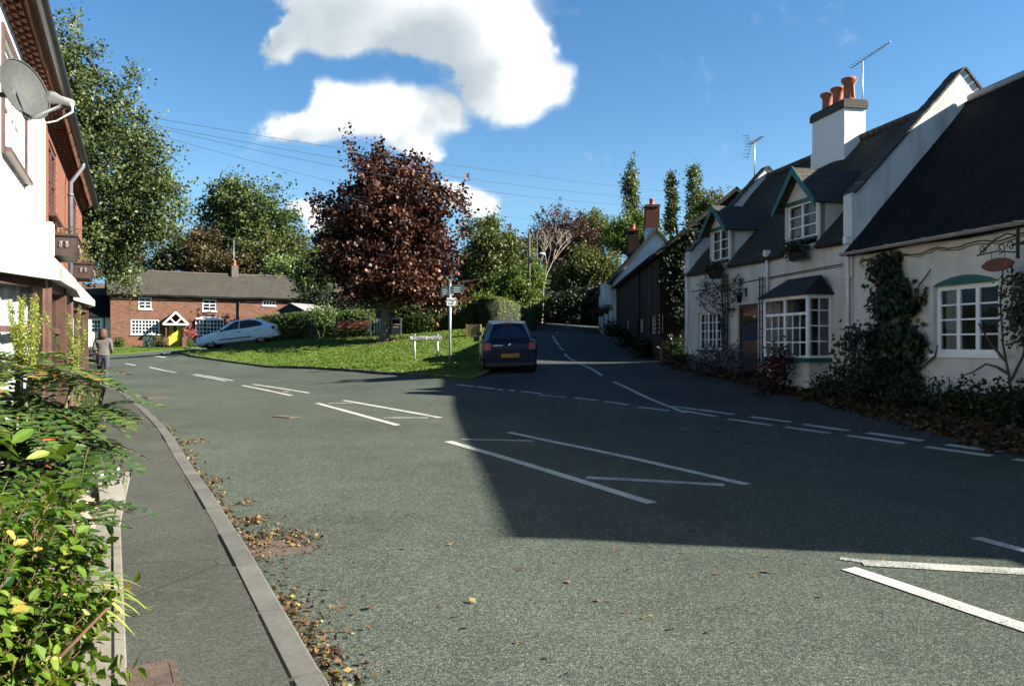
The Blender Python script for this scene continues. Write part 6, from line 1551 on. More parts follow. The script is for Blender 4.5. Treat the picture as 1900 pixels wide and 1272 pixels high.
for i, (px, pt, pb, w, lb) in enumerate(((1172, 305, 405, 13, 'tallest of the columnar poplars, left of the three'), (1244, 326, 425, 10, 'slim middle columnar poplar of the three'), (1288, 308, 420, 14, 'columnar poplar nearest the brick gable, right of the three'))):
    n_ = 6; bl = [(px+random.uniform(-2, 2), pt+(pb-pt)*(j+.5)/n_, w*(.55 if j == 0 else (.85 if j == 1 else 1)), (pb-pt)/n_*.85) for j in range(n_)]
    tree('poplar_tree', lb, 112, bl, .34, LM['poplar'], 2600, trunk_r=.3, clump=.45, per=14, seed=60+i, group='columnar poplars on the hill', aspect=.7, depth=1.0, sprigs=24, flat=1.5, amp=.5)
# bare twiggy tree by the poles
def bare_tree():
    r0 = w3(1005, 600, 62); z = H(r0[0], 62); root = empty('bare_tree', (r0[0], 62, z), 0, 'leafless pale branching tree between the hedge and the hill house', 'tree', 'trees beyond the green and the cottages'); m = MB(); g = random.Random(5)
    def br(p, d, L, r, k):
        e = p+d*L; m.tube([p, p.lerp(e, .5)+Vector((g.uniform(-.1, .1), g.uniform(-.1, .1), 0))*L*.4, e], [r, r*.8, r*.6], 5, False)
        if k:
            for _ in range(3): br(e, (d+Vector((g.uniform(-.8, .8), g.uniform(-.6, .6), g.uniform(-.1, .5)))).normalized(), L*g.uniform(.55, .8), r*.6, k-1)
    br(Vector((0, 0, 0)), Vector((.05, 0, 1)), 3.0, .10, 4); m.build('trunk', plain('pale_bark', (.32, .28, .22), .9, .2), root, fixn=False)
bare_tree()

# hedges: a clipped body with leaves over every face
def hedge(name, label, pts, width, height, mat, leaf=.10, n=9000, seed=3, group='hedges round the green', wob=.12, cat='hedge', round_=.25):
    p0 = pts[0]; z0 = H(*p0); root = empty(name, (p0[0], p0[1], z0), 0, label, cat, group); L = resample(pts, .5); A = offset(L, width/2); Bm = offset(L, -width/2); g = np.random.default_rng(seed)
    zs = harr(np.array(L)); hs = height if isinstance(height, (list, tuple)) else (height, height); m = MB(); vs = []; N_ = len(L); prof = [(1, 0), (1, .5), (.97, .85), (.7, .985), (.3, 1.0), (-.3, 1.0), (-.7, .985), (-.97, .85), (-1, .5), (-1, 0)]
    def pt(i, s, t, infl=1.0):
        hh = hs[0]+(hs[1]-hs[0])*i/(N_-1); a = Vector((L[i][0], L[i][1], 0)); b = Vector((A[i][0], A[i][1], 0)); p = a+(b-a)*s*infl
        q = Vector((p.x, p.y, zs[i]+hh*t*infl)); w = wob*noise.noise(Vector((q.x*.8, q.y*.8, q.z*.9+seed))); return q+((b-a).normalized()*w*(1 if s > 0 else -1)+Vector((0, 0, w*(1 if t > .6 else 0))))
    for i in range(N_):
        for s, t in prof: q = pt(i, s, t, .93); vs.append((q.x-p0[0], q.y-p0[1], q.z-z0))
    K = len(prof); fs = [(i*K+k, i*K+k+1, (i+1)*K+k+1, (i+1)*K+k) for i in range(N_-1) for k in range(K-1)]+[tuple(range(K))[::-1], tuple((N_-1)*K+k for k in range(K))]
    m.add(vs, fs, True); m.build('core', plain('hedge_inside', (.012, .018, .006), .95, .4, 8), root)
    ii = g.random(n)*(N_-1); kk = g.random(n)*(K-1); P = np.zeros((n, 3)); Nn = np.zeros((n, 3)); cap = g.random(n) < .06
    V0 = np.array(vs).reshape(N_, K, 3)
    i0 = np.minimum(ii.astype(int), N_-2); k0 = np.minimum(kk.astype(int), K-2); fi = (ii-i0)[:, None]; fk = (kk-k0)[:, None]
    P = (V0[i0, k0]*(1-fk)+V0[i0, k0+1]*fk)*(1-fi)+(V0[i0+1, k0]*(1-fk)+V0[i0+1, k0+1]*fk)*fi
    ctr = V0.mean(1); Nn = P-(ctr[i0]*(1-fi)+ctr[i0+1]*fi); Nn /= np.linalg.norm(Nn, axis=1, keepdims=True)+1e-6
    e = np.where(g.random(n) < .5, 0, N_-1); cp = V0[e].mean(1)+(V0[e, g.integers(0, K, n)]-V0[e].mean(1))*g.random(n)[:, None]**.5; P[cap] = cp[cap]
    P += Nn*np.abs(g.normal(.04, .05, n))[:, None]+g.normal(size=P.shape)*.03
    t = np.clip(g.uniform(0, 1, n)*.6+.4*np.array([.5+.8*noise.noise(Vector(p*1.3)) for p in P]), 0, 1)
    LL = leaf*g.uniform(.6, 1.3, n); quads_mesh('leaves', leaf_quads(P, LL, LL*.6, .2, g, Nn), mat, t, root); return root
hg = lambda x, y, d: xy(w3(x, y, d))
hedge('hedge', 'dark clipped hedge behind the bench, running from the white car to the gate', [hg(485, 625, 46.5), hg(560, 625, 46), hg(640, 625, 46), hg(692, 625, 46)], 1.6, (1.75, 1.55), LM['hedge'], .13, 15000, 3)
hedge('hedge', 'long clipped hedge between the litter bin and the planter', [hg(738, 620, 46), hg(800, 616, 46), hg(870, 612, 46.5), hg(925, 606, 47)], 1.4, (1.7, 1.7), LM['hedge'], .13, 14000, 4)
hedge('hedge', 'sunlit yellow green hedge following the left side of the lane', [hg(905, 606, 45), hg(945, 603, 48), hg(974, 600, 54), hg(981, 600, 62)], 1.4, (2.0, 1.7), LM['privet'], .12, 13000, 5)
hedge('hedge', 'black green tall hedge closing the far end of the lane', [hg(985, 600, 76), hg(1020, 597, 86), hg(1070, 597, 86), hg(1125, 600, 80)], 2.0, (3.6, 3.2), LM['dark'], .22, 6000, 6)
def bush(name, label, c, r, leaf, mat, n, seed, cat='bush', up=.3, group=None, amp=.35, clump=None, base=None, aspect=.6, stems=4):
    g = np.random.default_rng(seed); z = H(c[0], c[1]) if base is None else base; root = empty(name, (c[0], c[1], z), 0, label, cat, group)
    nc = max(4, n//14); C = blob_points([(0, 0, c[2]-z, *r)], nc, g, .35, 1.5/max(r), amp); C[:, 2] = np.maximum(C[:, 2], .02); P = np.repeat(C, 14, 0)+g.normal(size=(nc*14, 3))*(clump or leaf*1.2); P[:, 2] = np.maximum(P[:, 2], .01)
    t = np.clip(.5*np.repeat(g.random(nc), 14)+.5*g.random(nc*14), 0, 1); LL = leaf*g.uniform(.6, 1.3, len(P)); quads_mesh('leaves', leaf_quads(P, LL, LL*aspect, up, g), mat, t, root)
    m = MB()
    for j in range(stems): e = C[g.integers(nc)]; m.tube([(e[0]*.1, e[1]*.1, -.05), (e[0]*.5, e[1]*.5, e[2]*.6), tuple(e)], [.025, .018, .006], 5, False)
    m.build('stem', BARK, root, fixn=False); return root
def bushp(name, label, px, py, d, rx, ry, leaf, mat, n, seed, **k):
    a = w3(px, py, d); q = d/FPX; return bush(name, label, a, (rx*q, rx*q*.9, ry*q), leaf, mat, n, seed, **k)
bushp('flowering_bush', 'white flowering variegated bush in front of the dark hedge', 596, 586, 44.8, 28, 18, .13, LM['lime'], 1700, 2)
bushp('hedge_end_bush', 'bright leafy bush at the far end of the lane hedge', 990, 588, 60, 14, 16, .2, LM['bright'], 1200, 5)
bushp('lane_hedge_mound', 'bright green topped clipped mound inside the dark bend', 1061, 572, 70, 22, 30, .22, LM['privet'], 2600, 6)
bushp('clipped_box', 'small clipped green ball shrub at the left of the yellow door cottage', 225, 634, 60.3, 5.5, 9, .1, LM['bright'], 700, 7)
bushp('dwarf_conifer', 'small blue green conifer under the long window of the cottage', 277, 637, 60.4, 9, 9, .12, leafmat('blue_conifer', [(0, (.03, .07, .06)), (1, (.10, .19, .17))], .1), 800, 8)
bushp('potted_shrub', 'yellowish potted shrub left of the cottage porch', 297, 631, 60.6, 8, 8, .1, LM['olive'], 500, 9)
bushp('hanging_flowers', 'pink and red flower cluster right of the yellow door', 354, 618, 60.4, 9, 8, .12, leafmat('pink_flowers', [(0, (.06, .10, .03)), (.5, (.45, .08, .10)), (1, (.7, .3, .3))], .2), 500, 10, cat='flowers')
bushp('potted_plant', 'small green potted plant on the lawn edge right of the porch', 352, 636, 60.0, 4.5, 6, .1, LM['bright'], 300, 11, cat='plant')
for i in range(9): bushp('bedding_plant', ['low red and white bedding flowers along the cottage wall foot, %s' % w for w in ('leftmost of the row', 'second from the left', 'third from the left', 'fourth from the left', 'middle of the row', 'fourth from the right', 'third from the right', 'second from the right', 'rightmost of the row')][i], 215+i*9, 640, 60.2+i*.3, 4, 3, .09, leafmat('pink_flowers', [(0, (.06, .10, .03)), (.5, (.45, .08, .10)), (1, (.7, .3, .3))], .2) if i % 2 else LM['bright'], 130, 90+i, cat='flowers', group='bedding flowers at the cottage wall', stems=1)

# plants of the right hand cottages
def wall_plant(name, label, poly, n, leaf, mat, y0=-.04, depth=.25, seed=1, stems=(), F=F1, cat='climber', group=None, nup=.2, zlow=None):
    """Leaves over an irregular patch of wall (picture outline), standing up to depth off it."""
    g = np.random.default_rng(seed); Q = np.array([F.px(x, y, y0-depth/2) for x, y in poly]); x0, z0 = Q[:, 0].mean(), Q[:, 1].min(); P = []
    lo, hi = Q.min(0), Q.max(0)
    while len(P) < n:
        C = lo+(hi-lo)*g.random((400, 2)); C = C[inpoly(C, [tuple(q) for q in Q])]
        for c in C:
            if noise.noise(Vector((c[0]*2.3, c[1]*2.3, seed))) < -.22: continue
            for _ in range(6): P.append((c[0]+g.normal(0, leaf*.9), y0-abs(g.normal(0, depth*.45)), c[1]+g.normal(0, leaf*.9)))
    P = np.array(P[:n]); root = F.root(name, label, cat, x0, 0, z0, group); P = P-np.array([x0, 0, z0])
    t = np.clip(g.random(n)**1.3*.9+(g.random(n) < .04)*.9, 0, 1); LL = leaf*g.uniform(.6, 1.3, n); Nn = np.tile(np.array([[0., -1., .2]]), (n, 1))
    quads_mesh('leaves', leaf_quads(P, LL, LL*.8, nup, g, Nn), mat, t, root); m = MB()
    for s in stems:
        q = [F.px(x, y, y0-.03) for x, y, *_ in s]; m.tube([(a-x0, y0-.03+random.uniform(-.02, .01), b-z0) for a, b in q], [max(.006, .024*(1-.7*i/len(q))) for i in range(len(q))], 6, False)
    if stems: m.build('stem', BARK, root, fixn=False)
    return root
wall_plant('climbing_plant', 'broad leafy climber on the cream wall left of the arched window', [(1618, 482), (1655, 472), (1662, 520), (1680, 548), (1698, 560), (1664, 590), (1676, 612), (1700, 625), (1706, 645), (1690, 665), (1680, 690), (1700, 725), (1610, 725), (1600, 690), (1618, 655), (1600, 625), (1620, 590), (1614, 555), (1630, 530), (1612, 500)], 3800, .12, LM['climber'], seed=2, depth=.32, stems=[[(1660, 735), (1650, 650), (1645, 560), (1650, 480)], [(1665, 700), (1690, 570), (1705, 530), (1728, 500)], [(1660, 740), (1700, 690), (1735, 660), (1740, 640)]])
wall_plant('climbing_shoot', 'single thin leafy shoot reaching towards the arched window', [(1688, 575), (1700, 552), (1722, 508), (1731, 498), (1727, 512), (1708, 556), (1698, 582)], 120, .07, LM['climber'], seed=3, depth=.08)
wall_plant('rambling_rose', 'loose bushy rose in front of the white downpipe', [(1562, 615), (1585, 605), (1598, 650), (1625, 690), (1640, 730), (1560, 722), (1548, 680), (1556, 640)], 1150, .09, LM['climber'], y0=-.35, depth=.45, seed=4, stems=[[(1600, 730), (1585, 660), (1575, 610)]])
wall_plant('wall_shrub', 'thin branched leafy shrub on the wall right of the arched window', [(1850, 500), (1880, 515), (1905, 500), (1960, 520), (1960, 640), (1900, 650), (1882, 640), (1862, 600), (1868, 560)], 1500, .075, LM['climber'], y0=-.15, depth=.4, seed=5, stems=[[(1878, 742), (1874, 700), (1862, 640), (1858, 560), (1862, 500)], [(1876, 706), (1900, 660), (1910, 600), (1912, 540)], [(1873, 695), (1850, 680), (1830, 675), (1805, 690), (1785, 697)], [(1868, 670), (1840, 640), (1815, 600)]])
wall_plant('cottage_rose', 'climbing rose on the trellis left of the cottage door', [(1295, 520), (1330, 520), (1375, 510), (1378, 530), (1362, 560), (1352, 600), (1350, 650), (1337, 650), (1340, 600), (1325, 570), (1290, 565)], 900, .07, LM['climber'], depth=.2, seed=6, stems=[[(1345, 660), (1344, 600), (1338, 540), (1320, 520)], [(1349, 660), (1350, 590), (1356, 530)], [(1341, 655), (1338, 590), (1310, 575), (1297, 555)]])
def trellis(px, pt, pb, label):
    x, zt = F1.px(px, pt, -.05); zb = F1.px(px, pb, -.05)[1]; r = F1.root('trellis', label, 'trellis', x, -.05, zb, 'trellises on the cottage wall'); m = MB(); w = .16
    for s in (-1, 0, 1): m.box(s*w-.012, s*w+.012, -.012, .012, 0, zt-zb)
    m.build('upright', BROWNU, r); m = MB(); n = int((zt-zb)/.22)
    for i in range(n): m.box(-w-.03, w+.03, -.03, -.013, .1+i*.22, .12+i*.22)
    m.build('crossbar', BROWNU, r)
trellis(1345, 512, 655, 'narrow trellis under the left hanging basket'); trellis(1415, 513, 680, 'narrow trellis between door and bay window')
def basket(px, py, w, label, seed):
    x, z = F1.px(px, py, -.25); r = F1.root('flower_basket', label, 'flower basket', x, -.2, z, 'flower baskets under the dormers'); m = MB()
    for i in range(11):
        a = math.pi*i/10; m.tube([(w*math.cos(a), -.22*math.sin(a), .2), (w*.9*math.cos(a), -.2*math.sin(a), .06), (w*.55*math.cos(a), -.12*math.sin(a), 0)], .008, 4)
    for zz, k in ((.2, 1), (.1, .95)): m.tube([(w*k*math.cos(math.pi*i/10), -.22*k*math.sin(math.pi*i/10), zz) for i in range(11)], .01, 4)
    m.build('wire_frame', BLACK, r); m = MB(); m.prism([(w*.9*math.cos(math.pi*i/8), -.2*math.sin(math.pi*i/8), .03) for i in range(9)], (0, 0, .16)); m.build('liner', plain('coir_liner', (.06, .04, .025), .95, .3, 12, .6), r)
    g = np.random.default_rng(seed); n = 900; P = np.stack([g.normal(0, w*.6, n), -.12+g.normal(0, .12, n), .24+np.abs(g.normal(0, .12, n))-(g.random(n) < .3)*g.random(n)*.25], 1)
    leaf_clump('plants', P, .07, leafmat('basket_plants', [(0, (.012, .03, .008)), (.6, (.03, .065, .014)), (.85, (.05, .09, .02)), (1, (.25, .04, .14))], .3), r, .6, seed=seed)
basket(1479, 485, .30, 'wire hay basket with trailing plants under the right dormer', 1); basket(1328, 518, .34, 'overflowing flower basket under the left dormer', 2)
def lantern():
    x, z = F1.px(1372, 562, -.22); r = F1.root('wall_lantern', 'black wall lantern on a bracket left of the cottage door', 'lantern', x, -.22, z)
    m = MB(); m.lathe((0, 0, 0), [(.05, 0), (.085, .2), (.1, .21), (.03, .28), (.015, .31)], 6); m.build('lamp_body', BLACK, r); m = MB(); m.tube([(0, .0, .31), (0, .04, .40), (0, .14, .40), (0, .21, .28)], .012, 6); m.box(-.03, .03, .19, .21, .18, .42); m.build('bracket', BLACK, r)
lantern()
def oval_sign():
    px0, z = F1.px(1851, 491, -.7); r = F1.root('hanging_sign', 'brown oval hanging sign on a scrolled iron bracket', 'sign', px0, -.7, z, rz=R(-6)); w = F1.px(1882, 491, -.7)[0]-F1.px(1820, 491, -.7)[0]
    m = MB(); n = 28
    P = [(w/2*math.cos(2*math.pi*i/n)*(1 if abs(math.cos(2*math.pi*i/n)) < .97 else 1.08), -.012, .105*math.sin(2*math.pi*i/n)) for i in range(n)]; m.prism(P, (0, .024, 0)); b = m.build('board', plain('brown_sign_board', (.16, .035, .018), .5, .2, 9, .2), r)
    m = MB(); k = w/62
    def sx(x, y): return ((x-1851)*k, 0, (491-y)*k*.98)
    m.tube([sx(1806, 472), sx(1850, 470), sx(1893, 477)], .012, 6); m.tube([sx(1812, 470), sx(1845, 452), sx(1870, 446), sx(1886, 450), sx(1892, 456)], .012, 6)
    def scroll(cx, cy, rr, s=1, t0=0):
        m.tube([sx(cx+rr*(1-i/22)*math.cos(t0+s*i*.42), cy+rr*(1-i/22)*math.sin(t0+s*i*.42)) for i in range(18)], .009, 5)
    scroll(1819, 462, 8); scroll(1858, 466, 9, -1, 2); scroll(1878, 466, 8, 1, 3)
    m.bar(sx(1892, 440), sx(1892, 486), .035); m.bar(sx(1880, 465), sx(1905, 463), .03); m.tube([sx(1893, 464), (sx(1905, 463)[0], .68, sx(1905, 463)[2])], .02, 6); m.tube([sx(1838, 471), sx(1838, 482)], .006, 4); m.tube([sx(1866, 472), sx(1866, 482)], .006, 4)
    m.build('bracket', BLACK, r)
oval_sign()
# verge in front of the cottages
def scatter_bed(name, label, pxs, n, leaf, mat, h, seed, kind='stuff', spread=.45, up=.8, tint=None):
    g = np.random.default_rng(seed); P = []; A = [G(*p) for p in pxs]
    for _ in range(n):
        k = g.integers(len(A)-1); t = g.random(); p = A[k].lerp(A[k+1], t); x, y = p.x+g.normal(0, spread), p.y+g.normal(0, spread*.5); P.append((x, y, g.random()**2*h))
    P = np.array(P); P[:, 2] += harr(P[:, :2])+.015; LL = leaf*g.uniform(.5, 1.3, n); o = quads_mesh(name, leaf_quads(P, LL, LL*.7, up, g), mat, g.random(n), None); tag(o, label, None, None, kind); return o
def in_bed():
    # ground cover between the lane edge and the cottage walls
    g = np.random.default_rng(6); P = []; W_ = [(F1.w(lx-.2+i*.5, -.3)) for i in range(46)]; E = [Vector((*p, 0)) for p in resample(BEDR[:8], .5)]
    for _ in range(30000):
        w = W_[g.integers(len(W_))]; e = min(E, key=lambda q: (q.x-w.x)**2+(q.y-w.y)**2); t = g.random()**.9; x, y = w.x+(e.x-w.x)*t+g.normal(0, .12), w.y+(e.y-w.y)*t+g.normal(0, .12); P.append((x, y, t))
    P = np.array(P); near = P[:, 2] < .45; z = harr(P[:, :2])+.01; f = np.array([.5+.5*noise.noise(Vector((p[0]*.9, p[1]*.9, 1))) for p in P])
    z += np.where(near, g.random(len(P))**1.5*.38*(f+.1), g.random(len(P))**3*.10)
    Q = np.stack([P[:, 0], P[:, 1], z], 1); LL = .09*g.uniform(.5, 1.3, len(P)); plants = near | (g.random(len(P)) < .2)
    tag(quads_mesh('flower_bed_plants', leaf_quads(Q[plants], LL[plants], LL[plants]*.6, .5, g), LM['climber'], g.random(plants.sum())**1.5), 'low dark ground cover along the cottage fronts', kind='stuff')
    l = ~plants; tag(quads_mesh('leaf_litter', leaf_quads(Q[l], LL[l], LL[l]*.8, 1.2, g), LM['litter'], g.random(l.sum())*.7), 'brown fallen leaves along the verge of the cottages', kind='stuff')
in_bed()
def f1bush(name, label, px, py, y, r, leaf, mat, n, seed, **k):
    x, z = F1.px(px, py, y); w = F1.w(x, y); return bush(name, label, (w.x, w.y, z), r, leaf, mat, n, seed, **k)
f1bush('red_flowering_bush', 'dark red flowering bush at the foot of the bay window', 1442, 680, -1.0, (.30, .30, .5), .09, LM['redfl'], 900, 1)
f1bush('low_red_flowers', 'low red flowers at the lane edge below the bay', 1425, 713, -1.3, (.4, .3, .2), .08, LM['redfl'], 300, 2, cat='flowers')
f1bush('lavender_bush', 'grey wispy bush in front of the small cottage window', 1330, 668, -.7, (.75, .4, .35), .07, LM['heather'], 1500, 3)
f1bush('grey_bush', 'bluish grey low shrub beside the cottage door', 1368, 672, -.7, (.35, .35, .4), .07, LM['heather'], 900, 4)
for i, (px, py) in enumerate(((1610, 715), (1680, 730), (1760, 742), (1830, 745), (1885, 748), (1540, 712))):
    f1bush('border_plant', 'leafy border plant, '+('beneath the loose rose', 'below the broad climber', 'under the arched window', 'left of the branched wall shrub', 'at the root of the branched wall shrub', 'under the right end of the bay')[i], px, py, -.7, (.45, .35, .28), .085, LM['climber'], 700, 30+i, cat='plant', group='border plants along the low house')
# ivy and creeper on the brick house, baskets of the timbered house
wall_plant('ivy', 'glossy ivy hanging over the corner of the dark brick house', [(1236, 470), (1262, 440), (1290, 412), (1300, 440), (1292, 480), (1290, 600), (1268, 612), (1252, 590), (1240, 548), (1228, 510)], 4600, .13, LM['ivy'], y0=0, depth=.3, seed=8, F=Frame(5.62, 29.3, R(-1.5)))
g_ = F2
for i, (px, py, d) in enumerate(((1115, 578, 55), (1131, 574, 51))):
    bushp('hanging_basket', ('red hanging basket farther along the timbered house', 'hanging basket nearer the dark brick house')[i], px, py, d, 9, 7, .14, LM['redfl'] if i == 0 else LM['climber'], 350, 70+i, cat='hanging basket', base=CAMZ+(636-py)/FPX*d-.3, group='hanging baskets of the timbered house')
for i, (px, py, r_) in enumerate(((1135, 622, 12), (1150, 632, 14), (1170, 645, 16), (1195, 655, 14))):
    d = (45, 41, 36, 32)[i]; bushp('verge_shrub', ('farthest', 'second farthest', 'second nearest', 'nearest')[i]+' dark shrub against the foot of the dark brick house', px, py-8, d, r_, 14, .16, LM['climber'], 700, 80+i, group='shrubs at the brick house wall')

bushp('gap_shrub', 'dark shrub in the gap between the white cottage and the dark brick house', 1252, 655, 28.6, 18, 24, .12, LM['climber'], 1600, 95)
# ================================================================== near left planting
def mahonia():
    g = np.random.default_rng(12); root = empty('mahonia_shrub', (-2.82, 4.15, H(-2.82, 4.15)+.1), 0, 'large shrub of holly like leaflets with upright yellow green flower spikes', 'shrub'); st = MB(); fl = []; sp = []; ft = []; spt = []
    heads = [(-.50, -.5, 1.16), (-.1, -.15, 1.28), (.10, .2, 1.26), (-.12, .45, 1.32), (.15, .55, 1.22), (-.85, -.1, 1.30), (-.70, .5, 1.30), (-.35, .2, 1.28), (-1.0, -.6, 1.2)]
    for _ in range(56): heads.append((g.uniform(-1.15, .26), g.uniform(-.9, .8), g.uniform(.15, 1.12)))
    def leafcurve(o, az, el, L, col):
        d = Vector((math.cos(az)*math.cos(el), math.sin(az)*math.cos(el), math.sin(el))); pts = []; p = Vector(o); n = 8
        for i in range(n+1):
            pts.append(p.copy()); d = (d+Vector((0, 0, -.10))).normalized(); p = p+d*(L/n)
        st.tube(pts, [.0045*(1-.6*i/n) for i in range(n+1)], 4, False)
        for i in range(1, n+1):
            t = (pts[i]-pts[i-1]).normalized(); s = t.cross(Vector((0, 0, 1))).normalized(); u = s.cross(t)
            for k in ((-1, 1) if i < n else (-1, 0, 1)):
                q = (s*k+t*(.35 if k else 1)+u*.12+Vector(g.normal(0, .06, 3))).normalized(); ll = L*.25*(1-.45*abs(i/n-.45)); w = ll*.46; a = pts[i]; n_ = q.cross(t if k else s).normalized()
                b = n_.cross(q).normalized()*w/2; cr = u*w*.12
                # toothed leaflet: six corner outline folded along the midrib
                fl.append([a, a+q*ll*.28+b+cr, a+q*ll*.62+b*.75+cr, a+q*ll, a+q*ll*.5]); fl.append([a, a+q*ll*.5, a+q*ll, a+q*ll*.66-b*.78+cr, a+q*ll*.25-b+cr])
                c = min(.96, max(0, col+g.normal(0, .13))) if g.random() > .008 else 1.0; ft.extend([c, c])
    for hi, (x, y, z) in enumerate(heads):
        b = Vector((x*.25, y*.3, -.1)); h = Vector((x, y, z)); st.tube([b, b.lerp(h, .5)+Vector((0, 0, .1)), h], [.02, .016, .011], 6, False)
        for w in range(2 if z > .7 else 1):
            hh = h-Vector((0, 0, .20*w)); n = 13
            for k in range(n):
                leafcurve(hh, 2*math.pi*(k+.5*w)/n+g.normal(0, .12), g.uniform(.05, .55)-(.2 if w else 0), g.uniform(.28, .42), .35+.35*(1-w)*g.random()+.15*(z > 1.1))
        if z > 1.14:
            for k in range(int(g.integers(8, 12))):
                az = g.random()*6.28; lean = g.uniform(.08, .5); L = g.uniform(.20, .40); d = Vector((math.cos(az)*lean, math.sin(az)*lean, 1)).normalized(); st.tube([h, h+d*L*.5, h+(d+Vector((0, 0, .15)))*L], [.004, .003, .0015], 4, False)
                for i in range(84):
                    t = .1+.9*i/84; a = i*2.4; o = h+d*L*t+Vector((0, 0, .15*L*t*t)); rr = .018*(1-.6*t); sp.append(o+Vector((math.cos(a)*rr, math.sin(a)*rr, 0))); spt.append(min(1, .3+.6*g.random()))
    V = np.array([[tuple(p) for p in q] for q in fl]); quads_mesh('leaves', V, LM['mahonia'], ft, root, nper=5)
    P = np.array([tuple(p) for p in sp]); LL = .0155*g.uniform(.7, 1.3, len(P)); quads_mesh('flower_spikes', leaf_quads(P, LL, LL*.9, .2, g), leafmat('mahonia_flower', [(0, (.13, .18, .02)), (.6, (.27, .32, .045)), (1, (.42, .42, .08))], .4), spt, root)
    st.build('stem', plain('green_stem', (.09, .10, .04), .7, .3, 8), root, fixn=False)
mahonia()
def glossy_bush():
    g = np.random.default_rng(5); root = empty('glossy_bush', (-1.95, 2.55, .1), 0, 'bright green glossy leaved bush in the bottom left corner', 'shrub'); st = MB(); fl = []; ft = []
    def gl(a, q, ll, w, c, n_):
        b = n_.cross(q).normalized()*w/2; cr = n_*w*.16; e = q*ll
        mid = a+e*.5-n_*ll*.04; tip = a+e-n_*ll*.10
        fl.append([a, a+e*.22+b*.82+cr*.6, a+e*.5+b+cr, a+e*.8+b*.6+cr*.2-n_*ll*.05, tip, mid]); fl.append([a, mid, tip, a+e*.8-b*.6+cr*.2-n_*ll*.05, a+e*.5-b+cr, a+e*.22-b*.82+cr*.6]); ft.extend([c, c])
    for s in range(1500):
        d = Vector(g.normal(0, 1, 3)); d.z = abs(d.z)*.9; d.normalize(); R0 = g.uniform(.3, 1.0); o = Vector((d.x*.66*R0, d.y*.85*R0, .1+d.z*.86*R0)); u = (d+Vector(g.normal(0, .35, 3))+Vector((0, 0, .35))).normalized(); L = g.uniform(.12, .26); col = g.uniform(.2, .8)
        if o.x > .20: continue
        st.tube([o-u*.02, o+u*L*.5, o+u*L], [.0025, .002, .0015], 4, False)
        old = g.random() < .06
        for i in range(int(L/.022)):
            a = o+u*(.02+.022*i); az = i*2.4+g.random(); s1 = u.orthogonal().normalized(); s2 = u.cross(s1); q = (s1*math.cos(az)+s2*math.sin(az)+u*g.uniform(.2, .7)).normalized(); n_ = (u-q*u.dot(q)).normalized(); n_ = (n_+Vector(g.normal(0, .2, 3))).normalized(); n_ = (n_-q*n_.dot(q)).normalized()
            ll = g.uniform(.045, .078); gl(a, q, ll, ll*.55, 1.0 if g.random() < .015 else min(.95, max(0, col+g.normal(0, .15)+(.2 if old else 0))), n_)
    # a few long yellowing leaves behind, at the top
    for s in range(30):
        a = Vector((g.uniform(-.7, .15), g.uniform(.3, .95), g.uniform(.95, 1.15))); q = Vector((g.normal(0, .7), g.normal(-.2, .5), g.uniform(-.1, .8))).normalized(); n_ = q.orthogonal().normalized()
        if n_.z < 0: n_ = -n_
        ll = g.uniform(.09, .16); gl(a, q, ll, ll*.34, g.uniform(.4, .95), n_)
    V = np.array([[tuple(p) for p in q] for q in fl]); quads_mesh('leaves', V, LM['glossy'], ft, root, nper=6)
    for s in range(9): e = Vector((g.uniform(-.5, .5), g.uniform(-.6, .6), g.uniform(.4, .9))); st.tube([(e.x*.3, e.y*.3, -.1), e*.6, e], [.014, .01, .006], 5, False)
    st.build('stem', plain('brown_stem', (.16, .08, .045), .7, .3, 8), root, fixn=False)
glossy_bush()
def strappy():
    g = np.random.default_rng(8)
    for pi, (cx, cy, n, lb) in enumerate(((-2.36, 4.0, 60, 'arching yellow striped strap leaved clump spilling over the concrete edging'), (-2.65, 4.3, 30, 'smaller strap leaved clump tucked behind the arching one'))):
        root = empty('strap_leaved_plant', (cx, cy, H(cx, cy)+.1), 0, lb, 'plant', 'strap leaved plants'); V = []; T = []
        for i in range(n):
            az = g.normal(-.6, 1.3) if pi == 0 else g.random()*6.3; el = g.uniform(.5, 1.3); L = g.uniform(.30, .58); d = Vector((math.cos(az)*math.cos(el), math.sin(az)*math.cos(el), math.sin(el))); p = Vector((g.normal(0, .05), g.normal(0, .08), 0)); s = d.cross(Vector((0, 0, 1))).normalized(); m_ = 9; pr = None; c = g.random()
            for k in range(m_+1):
                w = .011*math.sin(math.pi*min(1, (k+1.5)/(m_+1.6)))+.001
                if pr is not None: V.append([pr[0], pr[1], p+s*w, p-s*w]); T.append(min(1, max(0, c+g.normal(0, .08))))
                pr = (p-s*w, p+s*w); d = (d+Vector((0, 0, -.24))).normalized(); p = p+d*L/m_
                if p.z < .01: p.z = .01
        quads_mesh('blades', np.array([[tuple(q) for q in f] for f in V]), LM['straw'], T, root)
strappy()
